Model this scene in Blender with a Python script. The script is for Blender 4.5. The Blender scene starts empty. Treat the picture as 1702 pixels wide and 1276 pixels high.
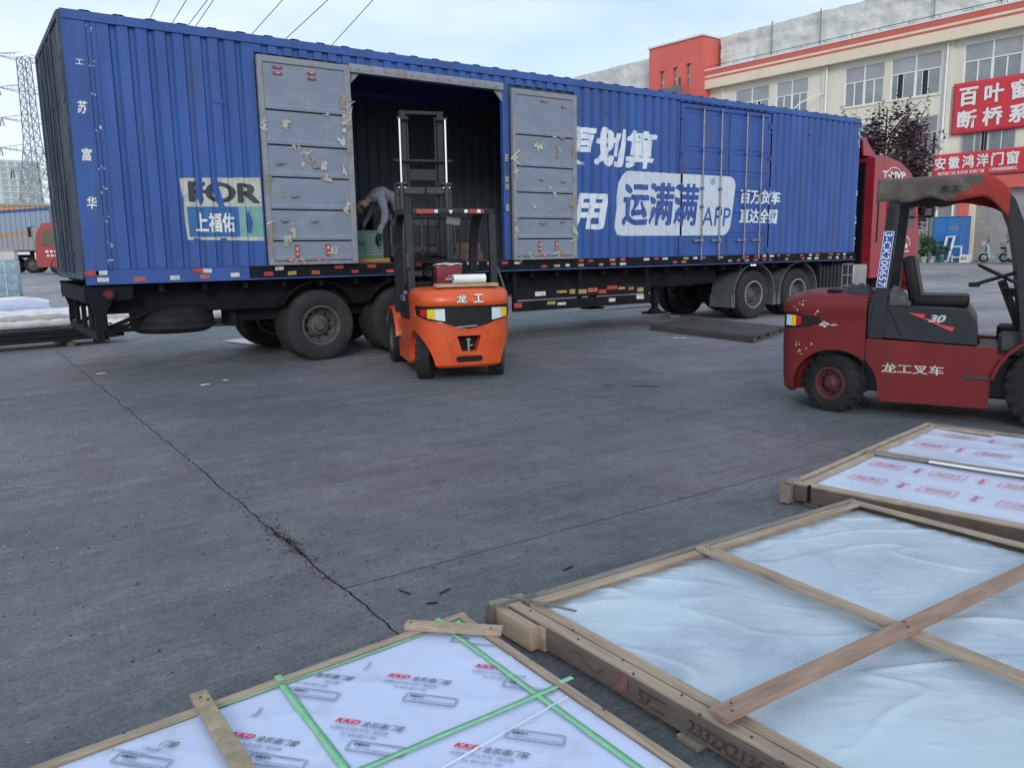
import bpy, bmesh, math, random
from mathutils import Vector, Matrix, noise
random.seed(7)
R = math.radians
scn = bpy.context.scene
COL = scn.collection
# ------------------------------------------------------------------ camera
cam = bpy.data.cameras.new("camera"); co = bpy.data.objects.new("camera", cam); COL.objects.link(co)
cam.sensor_width = 36; cam.lens = 28.136; cam.clip_start = .05; cam.clip_end = 3000
fw = Vector((.56183266, .81092022, -.1635618)); rt = Vector((.8204262, -.57154263, -.01548793)); up = Vector((.10604202, .12548876, .98641151))
co.matrix_world = Matrix(((rt.x, up.x, -fw.x, 0), (rt.y, up.y, -fw.y, 0), (rt.z, up.z, -fw.z, 1.55), (0, 0, 0, 1)))
scn.camera = co
# ------------------------------------------------------------------ world
SUN_EL, SUN_AZ = R(24), R(215)          # soft evening light from behind the camera's left
wd = bpy.data.worlds.new("World"); scn.world = wd; wd.use_nodes = True
nt = wd.node_tree; N = nt.nodes; L = nt.links; N.clear()
out = N.new('ShaderNodeOutputWorld'); bg = N.new('ShaderNodeBackground'); sky = N.new('ShaderNodeTexSky')
sky.sky_type = 'NISHITA'; sky.sun_disc = False; sky.sun_elevation = SUN_EL; sky.sun_rotation = SUN_AZ
sky.air_density = 1.2; sky.dust_density = 1.5; sky.ozone_density = 1.5
tc = N.new('ShaderNodeTexCoord'); mp = N.new('ShaderNodeMapping'); mp.inputs['Scale'].default_value = (1, 1, 3.2)
n1 = N.new('ShaderNodeTexNoise'); n1.inputs['Scale'].default_value = 2.3; n1.inputs['Detail'].default_value = 7; n1.inputs['Roughness'].default_value = .55
cr = N.new('ShaderNodeValToRGB'); cr.color_ramp.elements[0].position = .34; cr.color_ramp.elements[1].position = .66
cr.color_ramp.elements[0].color = (.45, .45, .45, 1); cr.color_ramp.elements[1].color = (.97, .97, .97, 1)
n2 = N.new('ShaderNodeTexNoise'); n2.inputs['Scale'].default_value = 4.1; n2.inputs['Detail'].default_value = 5
cr2 = N.new('ShaderNodeValToRGB'); cr2.color_ramp.elements[0].position = .35; cr2.color_ramp.elements[1].position = .7
cr2.color_ramp.elements[0].color = (5.3, 6.3, 7.6, 1); cr2.color_ramp.elements[1].color = (7.4, 8.0, 8.8, 1)
mx = N.new('ShaderNodeMix'); mx.data_type = 'RGBA'
L.new(tc.outputs['Generated'], mp.inputs[0]); L.new(mp.outputs[0], n1.inputs[0]); L.new(mp.outputs[0], n2.inputs[0])
L.new(n1.outputs[0], cr.inputs[0]); L.new(n2.outputs[0], cr2.inputs[0])
L.new(cr.outputs[0], mx.inputs['Factor']); L.new(sky.outputs[0], mx.inputs['A']); L.new(cr2.outputs[0], mx.inputs['B'])
L.new(mx.outputs['Result'], bg.inputs[0]); bg.inputs[1].default_value = .1; L.new(bg.outputs[0], out.inputs[0])
sl = bpy.data.lights.new("sun", 'SUN'); sl.energy = .8; sl.angle = R(14); sl.color = (1, .93, .84)
so = bpy.data.objects.new("sun", sl); COL.objects.link(so)
sd = Vector((math.sin(SUN_AZ) * math.cos(SUN_EL), math.cos(SUN_AZ) * math.cos(SUN_EL), math.sin(SUN_EL)))
so.rotation_euler = sd.to_track_quat('Z', 'Y').to_euler(); so.location = sd * 50
vs = scn.view_settings; vs.view_transform = 'Standard'; vs.look = 'None'; vs.exposure = .6; vs.gamma = 1
try: vs.use_curve_mapping = False
except Exception: pass
scn.cycles.max_bounces = 6; scn.cycles.diffuse_bounces = 3; scn.cycles.transparent_max_bounces = 12

# ------------------------------------------------------------------ materials
def lin(c): return tuple((v / 12.92 if v <= .04045 else ((v + .055) / 1.055) ** 2.4) for v in c)
def mat(name, col, rough=.6, metal=0, var=.12, vscale=3, dirt=None, dscale=2.0, damt=.5, bump=0, bscale=40, spec=.5, stretch=None, dlo=.5, dhi=.68, trans=0, coat=0, space='Object', bdist=.01):
    m = bpy.data.materials.new(name); m.use_nodes = True; t = m.node_tree; n = t.nodes; l = t.links
    b = n['Principled BSDF']; b.inputs['Roughness'].default_value = rough; b.inputs['Metallic'].default_value = metal
    b.inputs['Specular IOR Level'].default_value = spec
    if coat: b.inputs['Coat Weight'].default_value = coat; b.inputs['Coat Roughness'].default_value = .15
    if trans: b.inputs['Transmission Weight'].default_value = trans
    c = n.new('ShaderNodeTexCoord'); mpp = n.new('ShaderNodeMapping'); l.new(c.outputs[space], mpp.inputs[0])
    if stretch: mpp.inputs['Scale'].default_value = stretch
    no = n.new('ShaderNodeTexNoise'); no.inputs['Scale'].default_value = vscale; no.inputs['Detail'].default_value = 6; no.inputs['Roughness'].default_value = .6
    l.new(mpp.outputs[0], no.inputs[0])
    rr = n.new('ShaderNodeMapRange'); rr.inputs[1].default_value = .3; rr.inputs[2].default_value = .7; rr.inputs[3].default_value = 1 - var; rr.inputs[4].default_value = 1 + var
    l.new(no.outputs[0], rr.inputs[0])
    mu = n.new('ShaderNodeMix'); mu.data_type = 'RGBA'; mu.blend_type = 'MULTIPLY'; mu.inputs['Factor'].default_value = 1; mu.inputs['A'].default_value = (*col, 1)
    l.new(rr.outputs[0], mu.inputs['B']); last = mu.outputs['Result']
    if dirt:
        nd = n.new('ShaderNodeTexNoise'); nd.inputs['Scale'].default_value = dscale; nd.inputs['Detail'].default_value = 9; nd.inputs['Roughness'].default_value = .68
        l.new(mpp.outputs[0], nd.inputs[0])
        dr = n.new('ShaderNodeMapRange'); dr.inputs[1].default_value = dlo; dr.inputs[2].default_value = dhi; dr.inputs[4].default_value = damt
        l.new(nd.outputs[0], dr.inputs[0])
        m2 = n.new('ShaderNodeMix'); m2.data_type = 'RGBA'; m2.inputs['B'].default_value = (*dirt, 1)
        l.new(dr.outputs[0], m2.inputs['Factor']); l.new(last, m2.inputs['A']); last = m2.outputs['Result']
    l.new(last, b.inputs['Base Color'])
    if bump:
        nb = n.new('ShaderNodeTexNoise'); nb.inputs['Scale'].default_value = bscale; nb.inputs['Detail'].default_value = 4; l.new(mpp.outputs[0], nb.inputs[0])
        bp = n.new('ShaderNodeBump'); bp.inputs['Strength'].default_value = bump; bp.inputs['Distance'].default_value = bdist
        l.new(nb.outputs[0], bp.inputs['Height']); l.new(bp.outputs[0], b.inputs['Normal'])
    return m
def emit(name, col, s=1):
    m = bpy.data.materials.new(name); m.use_nodes = True; b = m.node_tree.nodes['Principled BSDF']
    b.inputs['Base Color'].default_value = (*col, 1); b.inputs['Emission Color'].default_value = (*col, 1); b.inputs['Emission Strength'].default_value = s
    return m
BLUE = mat('blue_paint', (.029, .090, .32), .5, 0, .2, 1.2, (.055, .085, .14), 1.8, .75, .5, 1.6, stretch=(2.5, 2.5, .5), dlo=.5, dhi=.78, bdist=.05)
BLUE2 = mat('blue_rail_paint', (.03, .08, .30), .55, 0, .2, 2, (.05, .06, .09), 2.2, .7, .1, 30)
BLUED = mat('blue_door_paint', (.028, .085, .33), .5, 0, .16, 1.5, (.06, .08, .12), 2.0, .6, .05, 30, stretch=(2, 2, .7))
ENDM = mat('rear_wall_paint', (.028, .046, .082), .7, 0, .4, 2, (.11, .125, .135), 3.0, .8, .3, 25, stretch=(2, 2, .5))
INNER = mat('inner_wall_paint', (.045, .07, .10), .75, 0, .2, 2, (.03, .035, .04), 2, .5)
GREYD = mat('door_inner_paint', (.19, .235, .31), .6, 0, .12, 2, (.30, .30, .28), 3.3, .6, .15, 30, stretch=(1, 1, 1.6), dlo=.55, dhi=.68)
GREYF = mat('door_frame_paint', (.24, .275, .32), .7, 0, .25, 5, (.20, .11, .08), 5, .7, .3, 40, dlo=.5, dhi=.62)
WHT = mat('white_lettering', (.60, .68, .78), .6, 0, .10, 6, (.12, .18, .36), 5, .55, 0, dlo=.6, dhi=.72, stretch=(2, 2, .7))
WHTB = mat('white_block_paint', (.52, .60, .70), .6, 0, .12, 5, (.14, .18, .28), 4, .5, 0, dlo=.58, dhi=.75, stretch=(3, 3, .5))
CREAMST = mat('aged_sticker', (.48, .50, .46), .6, 0, .15, 8, (.22, .25, .26), 5, .6)
TEAL = mat('teal_sticker', (.16, .36, .36), .6, 0, .2, 8)
DKTXT = mat('dark_lettering', (.035, .045, .055), .6, 0, .2, 8)
LOGOB = mat('blue_lettering', (.025, .075, .30), .5, 0, .2, 8)
STKB = mat('sticker_blue', (.03, .13, .33), .5, 0, .2, 8)
CHAS = mat('chassis_dark', (.008, .010, .015), .85, 0, .3, 4, (.022, .022, .026), 3, .5, .3, 40, spec=.2)  # base colour deepened to hold the shadow under the vehicles
CHASR = mat('chassis_shade_dark', (.010, .009, .013), .85, 0, .3, 4, (.022, .022, .026), 3, .5, .2, 40, spec=.2)  # underbody shade put into this colour too
RUB = mat('rubber', (.009, .010, .013), .9, 0, .25, 5, (.045, .043, .042), 4, .45, .3, 60)
RUBD = mat('dusty_rubber', (.019, .021, .025), .9, 0, .25, 5, (.065, .062, .06), 3, .5, .3, 60)
RIMG = mat('rim_grey', (.10, .105, .11), .6, .3, .3, 8, (.04, .036, .033), 6, .6, .2, 60)
RIMR = mat('rim_red', (.09, .022, .025), .6, 0, .3, 8, (.03, .028, .027), 6, .8, .2, 60)
RIMB = mat('rim_bright', (.33, .34, .35), .45, .6, .2, 8)
TRED = mat('tape_red', (.42, .045, .04), .45, 0, .25, 12, (.08, .05, .05), 8, .7)
TORG = mat('tape_orange', (.45, .11, .06), .5, 0, .25, 12, (.10, .07, .06), 8, .7)
TWHT = mat('tape_white', (.55, .58, .58), .45, 0, .2, 12, (.14, .14, .13), 8, .7)
TYEL = mat('tape_yellow', (.35, .28, .10), .5, 0, .2, 12, (.12, .1, .06), 8, .7)
SCRAP = mat('torn_tape', (.38, .375, .33), .6, 0, .25, 14)
SCRAP2 = mat('torn_brown_tape', (.27, .235, .18), .6, 0, .25, 14)
STEEL = mat('steel', (.30, .31, .33), .4, .7, .2, 10, (.10, .07, .05), 8, .5)
CHROME = mat('chrome', (.75, .78, .8), .12, 1, .03, 5)
DARKM = mat('dark_machine_paint', (.030, .034, .042), .5, 0, .2, 6, (.07, .065, .06), 4, .45, .1, 50)
GREYP = mat('grey_machine_paint', (.015, .020, .027), .5, 0, .15, 4, (.035, .038, .042), 3, .4, .05, 50, spec=.35)
ORG = mat('orange_paint', (.60, .080, .014), .4, 0, .12, 3, (.27, .060, .03), 7, .6, .04, 30, coat=.25, dlo=.52, dhi=.7)
REDP = mat('red_machine_paint', (.15, .013, .017), .5, 0, .2, 3, (.09, .030, .028), 3.5, .6, .05, 30, spec=.3, dlo=.5, dhi=.7)
REDW = mat('red_truck_paint', (.30, .018, .032), .35, 0, .1, 2, (.25, .05, .05), 3, .4, .02, 20, coat=.3)
BLACK = mat('black_plastic', (.007, .008, .010), .5, 0, .3, 6, spec=.3)
BLACKM = mat('black_matt', (.006, .007, .009), .9, 0, .2, 6)
GLASSD = mat('dark_glass', (.02, .028, .035), .06, 0, .1, 2, spec=.8)
WPAINT = mat('white_paint', (.72, .73, .72), .5, 0, .08, 6)
YEL = mat('amber_lens', (.70, .50, .02), .25, 0, .05, 6)
LENSW = mat('clear_lens', (.55, .68, .72), .2, 0, .05, 6)
LENSR = mat('red_lens', (.45, .01, .02), .2, 0, .1, 6)
WOOD = mat('pine_wood', (.37, .30, .22), .75, 0, .25, 9, (.20, .13, .085), 6, .6, .3, 60, stretch=(1, 1, 3))
WOODX = mat('pine_wood_long_x', (.33, .27, .205), .75, 0, .22, 9, (.16, .10, .065), 7, .6, .3, 50, stretch=(.35, 3, 3))
WOODY = mat('pine_wood_long_y', (.33, .265, .20), .75, 0, .22, 9, (.16, .10, .065), 7, .6, .3, 50, stretch=(3, .35, 3))
WOODG = mat('weathered_wood', (.115, .095, .08), .8, 0, .25, 9, (.10, .08, .065), 7, .6, .3, 50, stretch=(3, .35, 3))  # weathered wood; shadow on the crate side boards put into the colour
WOODGX = mat('weathered_wood_x', (.21, .195, .17), .8, 0, .25, 9, (.11, .09, .075), 7, .6, .3, 50, stretch=(.35, 3, 3))
FILMA = mat('printed_film', (.50, .58, .79), .28, 0, .05, 3, (.33, .37, .48), 4.2, .7, .12, 5, spec=.5, dlo=.54, dhi=.74, bdist=.03)
FILMC = mat('printed_film_bright', (.56, .64, .80), .34, 0, .04, 3, (.42, .50, .62), 2.2, .5, .08, 8, bdist=.03)
CREAM = mat('cream_wall', (.70, .69, .58), .85, 0, .04, .6, (.58, .56, .46), .8, .5, .1, 8, stretch=(1, 1, .4))
FASC = mat('cream_fascia', (.74, .65, .50), .85, 0, .04, .6, (.62, .55, .42), .8, .5)
REDB = mat('red_band', (.60, .12, .10), .8, 0, .1, .8, (.55, .22, .18), 1.2, .4)
REDT = mat('red_tower', (.64, .13, .11), .8, 0, .08, .5, (.58, .2, .17), .8, .5)
BANR = mat('banner_red', (.58, .035, .055), .6, 0, .07, 1.5, (.40, .05, .07), 1.5, .3, .1, 3)
WINF = mat('window_frame_white', (.78, .80, .80), .5, 0, .05, 3)
WING = mat('window_glass', (.20, .235, .255), .12, 0, .3, .8, spec=1.0)  # base brightened, sky reflection put into the pane colour
WING2 = mat('tinted_window_glass', (.30, .32, .34), .22, 0, .15, .8, spec=.8)  # upper panes paler, sky reflection painted into the colour
WINO = mat('open_window_dark', (.012, .016, .03), .3, 0, .2, 2)
SHUT = mat('shutter_grey', (.40, .40, .385), .6, .1, .12, 2, (.20, .19, .18), 1.5, .5)
CABB = mat('cabinet_blue', (.03, .17, .48), .5, 0, .12, 2, (.06, .12, .25), 2, .5)
LEAFP = mat('purple_leaf', (.060, .028, .038), .7, 0, .4, 6)
LEAFG = mat('green_leaf', (.05, .11, .045), .6, 0, .4, 6)
BARK = mat('bark', (.07, .055, .045), .9, 0, .3, 6)
GALV = mat('galvanised_steel', (.26, .30, .33), .7, .1, .1, 3)
TOWERW = mat('pale_tower_wall', (.55, .60, .62), .8, 0, .05, .1)  # distance haze put into the pale wall colour
TOWERG = mat('pale_tower_glass', (.34, .40, .43), .5, 0, .05, .1)  # glass colour paled for distance haze as well
TRIM = mat('trim_green', (.05, .16, .09), .6)
TAPEG = mat('green_tape', (.18, .50, .27), .3, 0, .15, 20, (.35, .62, .42), 14, .5, .2, 50, dlo=.45, dhi=.7)
MAROON = mat('maroon_bag', (.16, .012, .025), .35, 0, .1, 8)
CLOTH = mat('grey_work_clothes', (.16, .19, .24), .9, 0, .25, 20, (.09, .11, .15), 12, .5, .3, 60)
CLOTHD = mat('dark_trousers', (.03, .04, .06), .9, 0, .2, 10)
SKIN = mat('skin', (.36, .19, .13), .6, 0, .1, 12)
HAIR = mat('hair', (.015, .012, .011), .7, 0, .2, 30)
ROLLW = mat('white_foam_roll', (.62, .66, .70), .6, 0, .12, 4, (.42, .42, .42), 5, .5, .5, 14, bdist=.03)
ROLLP = mat('lilac_foam_roll', (.46, .52, .72), .6, 0, .12, 4, (.36, .42, .58), 5, .5, .5, 14, bdist=.03)
ROLLB = mat('dusty_pink_roll', (.42, .38, .38), .7, 0, .15, 4, (.28, .25, .22), 5, .5, .5, 14, bdist=.03)
BLKST = mat('black_profile', (.008, .010, .014), .45, 0, .2, 6)
TARP = mat('dirty_canvas', (.085, .075, .068), .9, 0, .2, 7, (.20, .18, .15), 5, .6, .5, 30)
TARPR = mat('red_canvas', (.28, .028, .022), .85, 0, .2, 7, (.2, .04, .03), 5, .6, .5, 30)
PLATE = mat('plate_blue', (.015, .075, .34), .4, 0, .05, 6)
PALST = mat('worn_steel_plate', (.065, .065, .068), .75, .1, .25, 5, (.11, .09, .08), 3.5, .6, .4, 40)
SIGNG = mat('billboard_grey', (.13, .16, .19), .7, 0, .1, 1)

def film_roof_mat():
    return mat('silver_roof_film', (.56, .58, .57), .45, 0, .12, .7, (.72, .72, .67), .9, .6, .45, 2.6, spec=.5, dlo=.45, dhi=.62, bdist=.25)
FROOF = film_roof_mat()

def bubble_mat():
    m = mat('bubble_film', (.45, .55, .64), .30, 0, .08, 3.0, (.24, .30, .41), 1.5, .75, 0, spec=.5, dlo=.48, dhi=.72)
    t = m.node_tree; n = t.nodes; l = t.links; b = n['Principled BSDF']
    c = n.new('ShaderNodeTexCoord'); vo = n.new('ShaderNodeTexVoronoi'); vo.feature = 'F1'; vo.inputs['Scale'].default_value = 95; vo.inputs['Randomness'].default_value = .12
    l.new(c.outputs['Object'], vo.inputs[0])
    mr = n.new('ShaderNodeMapRange'); mr.inputs[1].default_value = .25; mr.inputs[2].default_value = .5; mr.inputs[3].default_value = 1; mr.inputs[4].default_value = 0; l.new(vo.outputs[0], mr.inputs[0])
    nn = n.new('ShaderNodeTexNoise'); nn.inputs['Scale'].default_value = 1.6; nn.inputs['Detail'].default_value = 3; l.new(c.outputs['Object'], nn.inputs[0])
    m3 = n.new('ShaderNodeMapRange'); m3.inputs[1].default_value = .4; m3.inputs[2].default_value = .62; m3.inputs[3].default_value = .08; m3.inputs[4].default_value = .8; l.new(nn.outputs[0], m3.inputs[0])
    bp = n.new('ShaderNodeBump'); bp.inputs['Distance'].default_value = .003; l.new(m3.outputs[0], bp.inputs['Strength']); l.new(mr.outputs[0], bp.inputs['Height'])
    l.new(bp.outputs[0], b.inputs['Normal'])
    return m
BUBBLE = bubble_mat()

def concrete():
    m = bpy.data.materials.new('worn_concrete'); m.use_nodes = True; t = m.node_tree; n = t.nodes; l = t.links; b = n['Principled BSDF']
    g = n.new('ShaderNodeNewGeometry')
    def mapping(s, rot=0):
        x = n.new('ShaderNodeMapping'); x.inputs['Scale'].default_value = s; x.inputs['Rotation'].default_value = (0, 0, rot); l.new(g.outputs['Position'], x.inputs[0]); return x
    def nz(mm, sc, det, ro, lo, hi, a, b2, dist=0):
        x = n.new('ShaderNodeTexNoise'); x.inputs['Scale'].default_value = sc; x.inputs['Detail'].default_value = det; x.inputs['Roughness'].default_value = ro; x.inputs['Distortion'].default_value = dist
        l.new(mm.outputs[0], x.inputs[0]); r = n.new('ShaderNodeMapRange'); r.inputs[1].default_value = lo; r.inputs[2].default_value = hi; r.inputs[3].default_value = a; r.inputs[4].default_value = b2
        l.new(x.outputs[0], r.inputs[0]); return r.outputs[0]
    def mul(a, c):
        x = n.new('ShaderNodeMath'); x.operation = 'MULTIPLY'; l.new(a, x.inputs[0]); l.new(c, x.inputs[1]); return x.outputs[0]
    iso = mapping((1, 1, 1)); st = mapping((.22, 2.4, 1), R(-9)); st2 = mapping((.3, 3.6, 1), R(14)); st3 = mapping((.5, 9, 1), R(4))
    v = nz(iso, .35, 6, .7, .3, .7, .72, 1.2, .5)
    v = mul(v, nz(iso, 2.2, 6, .65, .3, .7, .86, 1.13))
    v = mul(v, nz(st, 1.6, 7, .75, .3, .7, .86, 1.15, .9))
    v = mul(v, nz(st2, 1.3, 8, .8, .35, .65, .90, 1.12, .9))
    v = mul(v, nz(iso, 7, 7, .78, .32, .68, .80, 1.2))
    v = mul(v, nz(st3, 4.5, 5, .7, .3, .7, .85, 1.15, .3))
    v = mul(v, nz(iso, 55, 4, .75, .3, .7, .62, 1.38))
    v = mul(v, nz(st3, 22, 5, .8, .3, .7, .74, 1.26))
    v = mul(v, nz(iso, 24, 5, .8, .3, .7, .80, 1.2))
    v = mul(v, nz(iso, 190, 2, .6, .3, .7, .72, 1.28))
    # small pits and dark specks
    v = mul(v, nz(iso, 11, 3, .5, .24, .31, .45, 1.0))
    # blotchy tint between bluish and slightly warm grey
    tint = n.new('ShaderNodeMix'); tint.data_type = 'RGBA'; tint.inputs['A'].default_value = (.100, .124, .138, 1); tint.inputs['B'].default_value = (.150, .149, .170, 1)
    l.new(nz(iso, .22, 3, .5, .42, .58, 0, 1), tint.inputs['Factor'])
    mu = n.new('ShaderNodeMix'); mu.data_type = 'RGBA'; mu.blend_type = 'MULTIPLY'; mu.inputs['Factor'].default_value = 1
    l.new(tint.outputs['Result'], mu.inputs['A']); l.new(v, mu.inputs['B'])
    # colour multiplied paler farther out: cleaner concrete plus painted grazing sheen
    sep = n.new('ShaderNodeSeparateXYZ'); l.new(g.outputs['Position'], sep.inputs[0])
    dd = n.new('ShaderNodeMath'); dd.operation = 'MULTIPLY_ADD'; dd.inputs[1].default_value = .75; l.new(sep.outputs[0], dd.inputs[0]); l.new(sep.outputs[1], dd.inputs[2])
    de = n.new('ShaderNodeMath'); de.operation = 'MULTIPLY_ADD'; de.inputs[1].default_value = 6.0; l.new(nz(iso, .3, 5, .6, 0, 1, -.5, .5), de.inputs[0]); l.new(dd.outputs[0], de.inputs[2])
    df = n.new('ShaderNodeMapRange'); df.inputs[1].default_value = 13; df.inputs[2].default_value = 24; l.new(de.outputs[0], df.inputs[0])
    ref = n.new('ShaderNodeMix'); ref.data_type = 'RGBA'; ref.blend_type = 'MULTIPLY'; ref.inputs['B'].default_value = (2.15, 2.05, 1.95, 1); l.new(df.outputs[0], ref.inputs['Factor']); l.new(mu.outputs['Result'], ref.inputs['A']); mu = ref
    # pale chalk scuffs
    sc = n.new('ShaderNodeMix'); sc.data_type = 'RGBA'; sc.inputs['B'].default_value = (.20, .22, .24, 1)
    l.new(nz(st, 5, 8, .8, .57, .72, 0, .85, 1.3), sc.inputs['Factor']); l.new(mu.outputs['Result'], sc.inputs['A'])
    # black rubber / oil marks
    oil = n.new('ShaderNodeMix'); oil.data_type = 'RGBA'; oil.inputs['B'].default_value = (.045, .048, .055, 1)
    l.new(nz(st2, .9, 8, .75, .60, .75, 0, .6, .8), oil.inputs['Factor']); l.new(sc.outputs['Result'], oil.inputs['A'])
    l.new(oil.outputs['Result'], b.inputs['Base Color'])
    r = nz(iso, 1.5, 5, .6, .3, .7, .55, .82); l.new(r, b.inputs['Roughness']); b.inputs['Specular IOR Level'].default_value = .5
    h = n.new('ShaderNodeMath'); h.operation = 'ADD'; l.new(nz(iso, 60, 5, .75, .2, .8, 0, 1), h.inputs[0]); l.new(nz(st3, 8, 5, .7, .2, .8, 0, 1), h.inputs[1])
    bp = n.new('ShaderNodeBump'); bp.inputs['Strength'].default_value = .9; bp.inputs['Distance'].default_value = .006; l.new(h.outputs[0], bp.inputs['Height']); l.new(bp.outputs[0], b.inputs['Normal'])
    return m
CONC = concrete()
CONCD = mat('joint_dirt', (.022, .024, .027), .95, 0, .3, 8, (.05, .05, .05), 6, .5)

# ------------------------------------------------------------------ object helpers
def wm(o):
    m = Matrix.Identity(4)
    while o is not None: m = o.matrix_basis @ m; o = o.parent
    return m
def thing(name, label, cat, loc=(0, 0, 0), rz=0, group=None):
    o = bpy.data.objects.new(name, None); COL.objects.link(o); o.location = loc; o.rotation_euler = (0, 0, rz); o.empty_display_size = .2
    tag(o, label, cat, group); return o
def tag(o, label=None, cat=None, group=None, kind=None):
    if label: o['label'] = label
    if cat: o['category'] = cat
    if group: o['group'] = group
    if kind: o['kind'] = kind
    return o
def edge_sharp(bm, ang):
    for e in bm.edges:
        if len(e.link_faces) == 2:
            try:
                if e.calc_face_angle() > ang: e.smooth = False
            except ValueError: pass
def fin(bm, name, mats, parent=None, world=False, smooth=True, bev=0, ang=R(35), segs=1, label=None, rnorm=True):
    if bev:
        es = [e for e in bm.edges if len(e.link_faces) == 2 and e.calc_face_angle(0) > R(30)]
        bmesh.ops.bevel(bm, geom=es, offset=bev, segments=segs, affect='EDGES', profile=.6, clamp_overlap=True)
    if world and parent: bm.transform(wm(parent).inverted())
    if rnorm: bmesh.ops.recalc_face_normals(bm, faces=bm.faces)
    if smooth:
        for f in bm.faces: f.smooth = True
        edge_sharp(bm, ang)
    me = bpy.data.meshes.new(name); bm.to_mesh(me); bm.free()
    if not isinstance(mats, (list, tuple)): mats = [mats]
    for m in mats: me.materials.append(m)
    o = bpy.data.objects.new(name, me); COL.objects.link(o)
    if parent: o.parent = parent
    if label: o['label'] = label
    return o
def nb(): return bmesh.new()
def box(bm, c, s, rot=None, mi=0):
    M = Matrix.Translation(c) @ (rot.to_4x4() if rot is not None else Matrix.Identity(4)) @ Matrix.Diagonal((s[0], s[1], s[2], 1))
    r = bmesh.ops.create_cube(bm, size=1, matrix=M)
    for f in {f for v in r['verts'] for f in v.link_faces}: f.material_index = mi
    return r
def bx(bm, x0, x1, y0, y1, z0, z1, mi=0): return box(bm, ((x0 + x1) / 2, (y0 + y1) / 2, (z0 + z1) / 2), (x1 - x0, y1 - y0, z1 - z0), None, mi)
def basis(d, upv=Vector((0, 0, 1))):
    d = Vector(d).normalized(); u = Vector(upv)
    if abs(d.dot(u)) > .98: u = Vector((1, 0, 0))
    s = d.cross(u).normalized(); u = s.cross(d).normalized(); return d, s, u
def beam(bm, p0, p1, w, h, upv=Vector((0, 0, 1)), mi=0):
    p0 = Vector(p0); p1 = Vector(p1); d, s, u = basis(p1 - p0, upv)
    vs_ = [bm.verts.new(p + s * (a * w / 2) + u * (b * h / 2)) for p in (p0, p1) for a, b in ((-1, -1), (1, -1), (1, 1), (-1, 1))]
    fs = [(0, 1, 2, 3), (7, 6, 5, 4), (0, 4, 5, 1), (1, 5, 6, 2), (2, 6, 7, 3), (3, 7, 4, 0)]
    for f in fs: bm.faces.new([vs_[i] for i in f]).material_index = mi
def cyl(bm, p0, p1, r, seg=16, r2=None, mi=0, cap=True):
    p0 = Vector(p0); p1 = Vector(p1); d, s, u = basis(p1 - p0); r2 = r if r2 is None else r2
    a = [bm.verts.new(p0 + (s * math.cos(t) + u * math.sin(t)) * r) for t in [2 * math.pi * i / seg for i in range(seg)]]
    b = [bm.verts.new(p1 + (s * math.cos(t) + u * math.sin(t)) * r2) for t in [2 * math.pi * i / seg for i in range(seg)]]
    for i in range(seg): bm.faces.new((a[i], a[(i + 1) % seg], b[(i + 1) % seg], b[i])).material_index = mi
    if cap: bm.faces.new(a[::-1]).material_index = mi; bm.faces.new(b).material_index = mi
def tube(bm, pts, r, seg=8, mi=0, closed=False):
    pts = [Vector(p) for p in pts]; rings = []; n = len(pts); pu = Vector((0, 0, 1)); 
    for i, p in enumerate(pts):
        d = (pts[min(i + 1, n - 1)] - pts[max(i - 1, 0)])
        if closed: d = pts[(i + 1) % n] - pts[i - 1]
        d, s, u = basis(d, pu); pu = u; rr = r[i] if isinstance(r, (list, tuple)) else r
        rings.append([bm.verts.new(p + (s * math.cos(t) + u * math.sin(t)) * rr) for t in [2 * math.pi * k / seg for k in range(seg)]])
    m = n if closed else n - 1
    for i in range(m):
        a, b = rings[i], rings[(i + 1) % n]
        for k in range(seg): bm.faces.new((a[k], a[(k + 1) % seg], b[(k + 1) % seg], b[k])).material_index = mi
    if not closed: bm.faces.new(rings[0][::-1]).material_index = mi; bm.faces.new(rings[-1]).material_index = mi
def lathe(bm, prof, M=Matrix.Identity(4), seg=32, mi=0, closed=True):
    # prof: (radius, axial) pairs, revolved about local Y axis
    rings = [[bm.verts.new(M @ Vector((r * math.cos(t), a, r * math.sin(t)))) for t in [2 * math.pi * k / seg for k in range(seg)]] for r, a in prof]
    n = len(prof)
    for i in range(n if closed else n - 1):
        a, b = rings[i], rings[(i + 1) % n]
        for k in range(seg): bm.faces.new((a[k], a[(k + 1) % seg], b[(k + 1) % seg], b[k])).material_index = mi
def disc(bm, r, a, M=Matrix.Identity(4), seg=24, mi=0):
    bm.faces.new([bm.verts.new(M @ Vector((r * math.cos(t), a, r * math.sin(t)))) for t in [2 * math.pi * k / seg for k in range(seg)]]).material_index = mi
def prism(bm, pts, lo, hi, M=Matrix.Identity(4), mi=0):
    # polygon in local XZ, extruded along local Y from lo to hi
    a = [bm.verts.new(M @ Vector((x, lo, z))) for x, z in pts]; b = [bm.verts.new(M @ Vector((x, hi, z))) for x, z in pts]; n = len(pts)
    for i in range(n): bm.faces.new((a[i], a[(i + 1) % n], b[(i + 1) % n], b[i])).material_index = mi
    bm.faces.new(a[::-1]).material_index = mi; bm.faces.new(b).material_index = mi
def frameM(o, xd, yd):
    x = Vector(xd).normalized(); z = x.cross(Vector(yd)).normalized(); y = z.cross(x)
    return Matrix(((x.x, y.x, z.x, o[0]), (x.y, y.y, z.y, o[1]), (x.z, y.z, z.z, o[2]), (0, 0, 0, 1)))
TXT = {}
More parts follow.
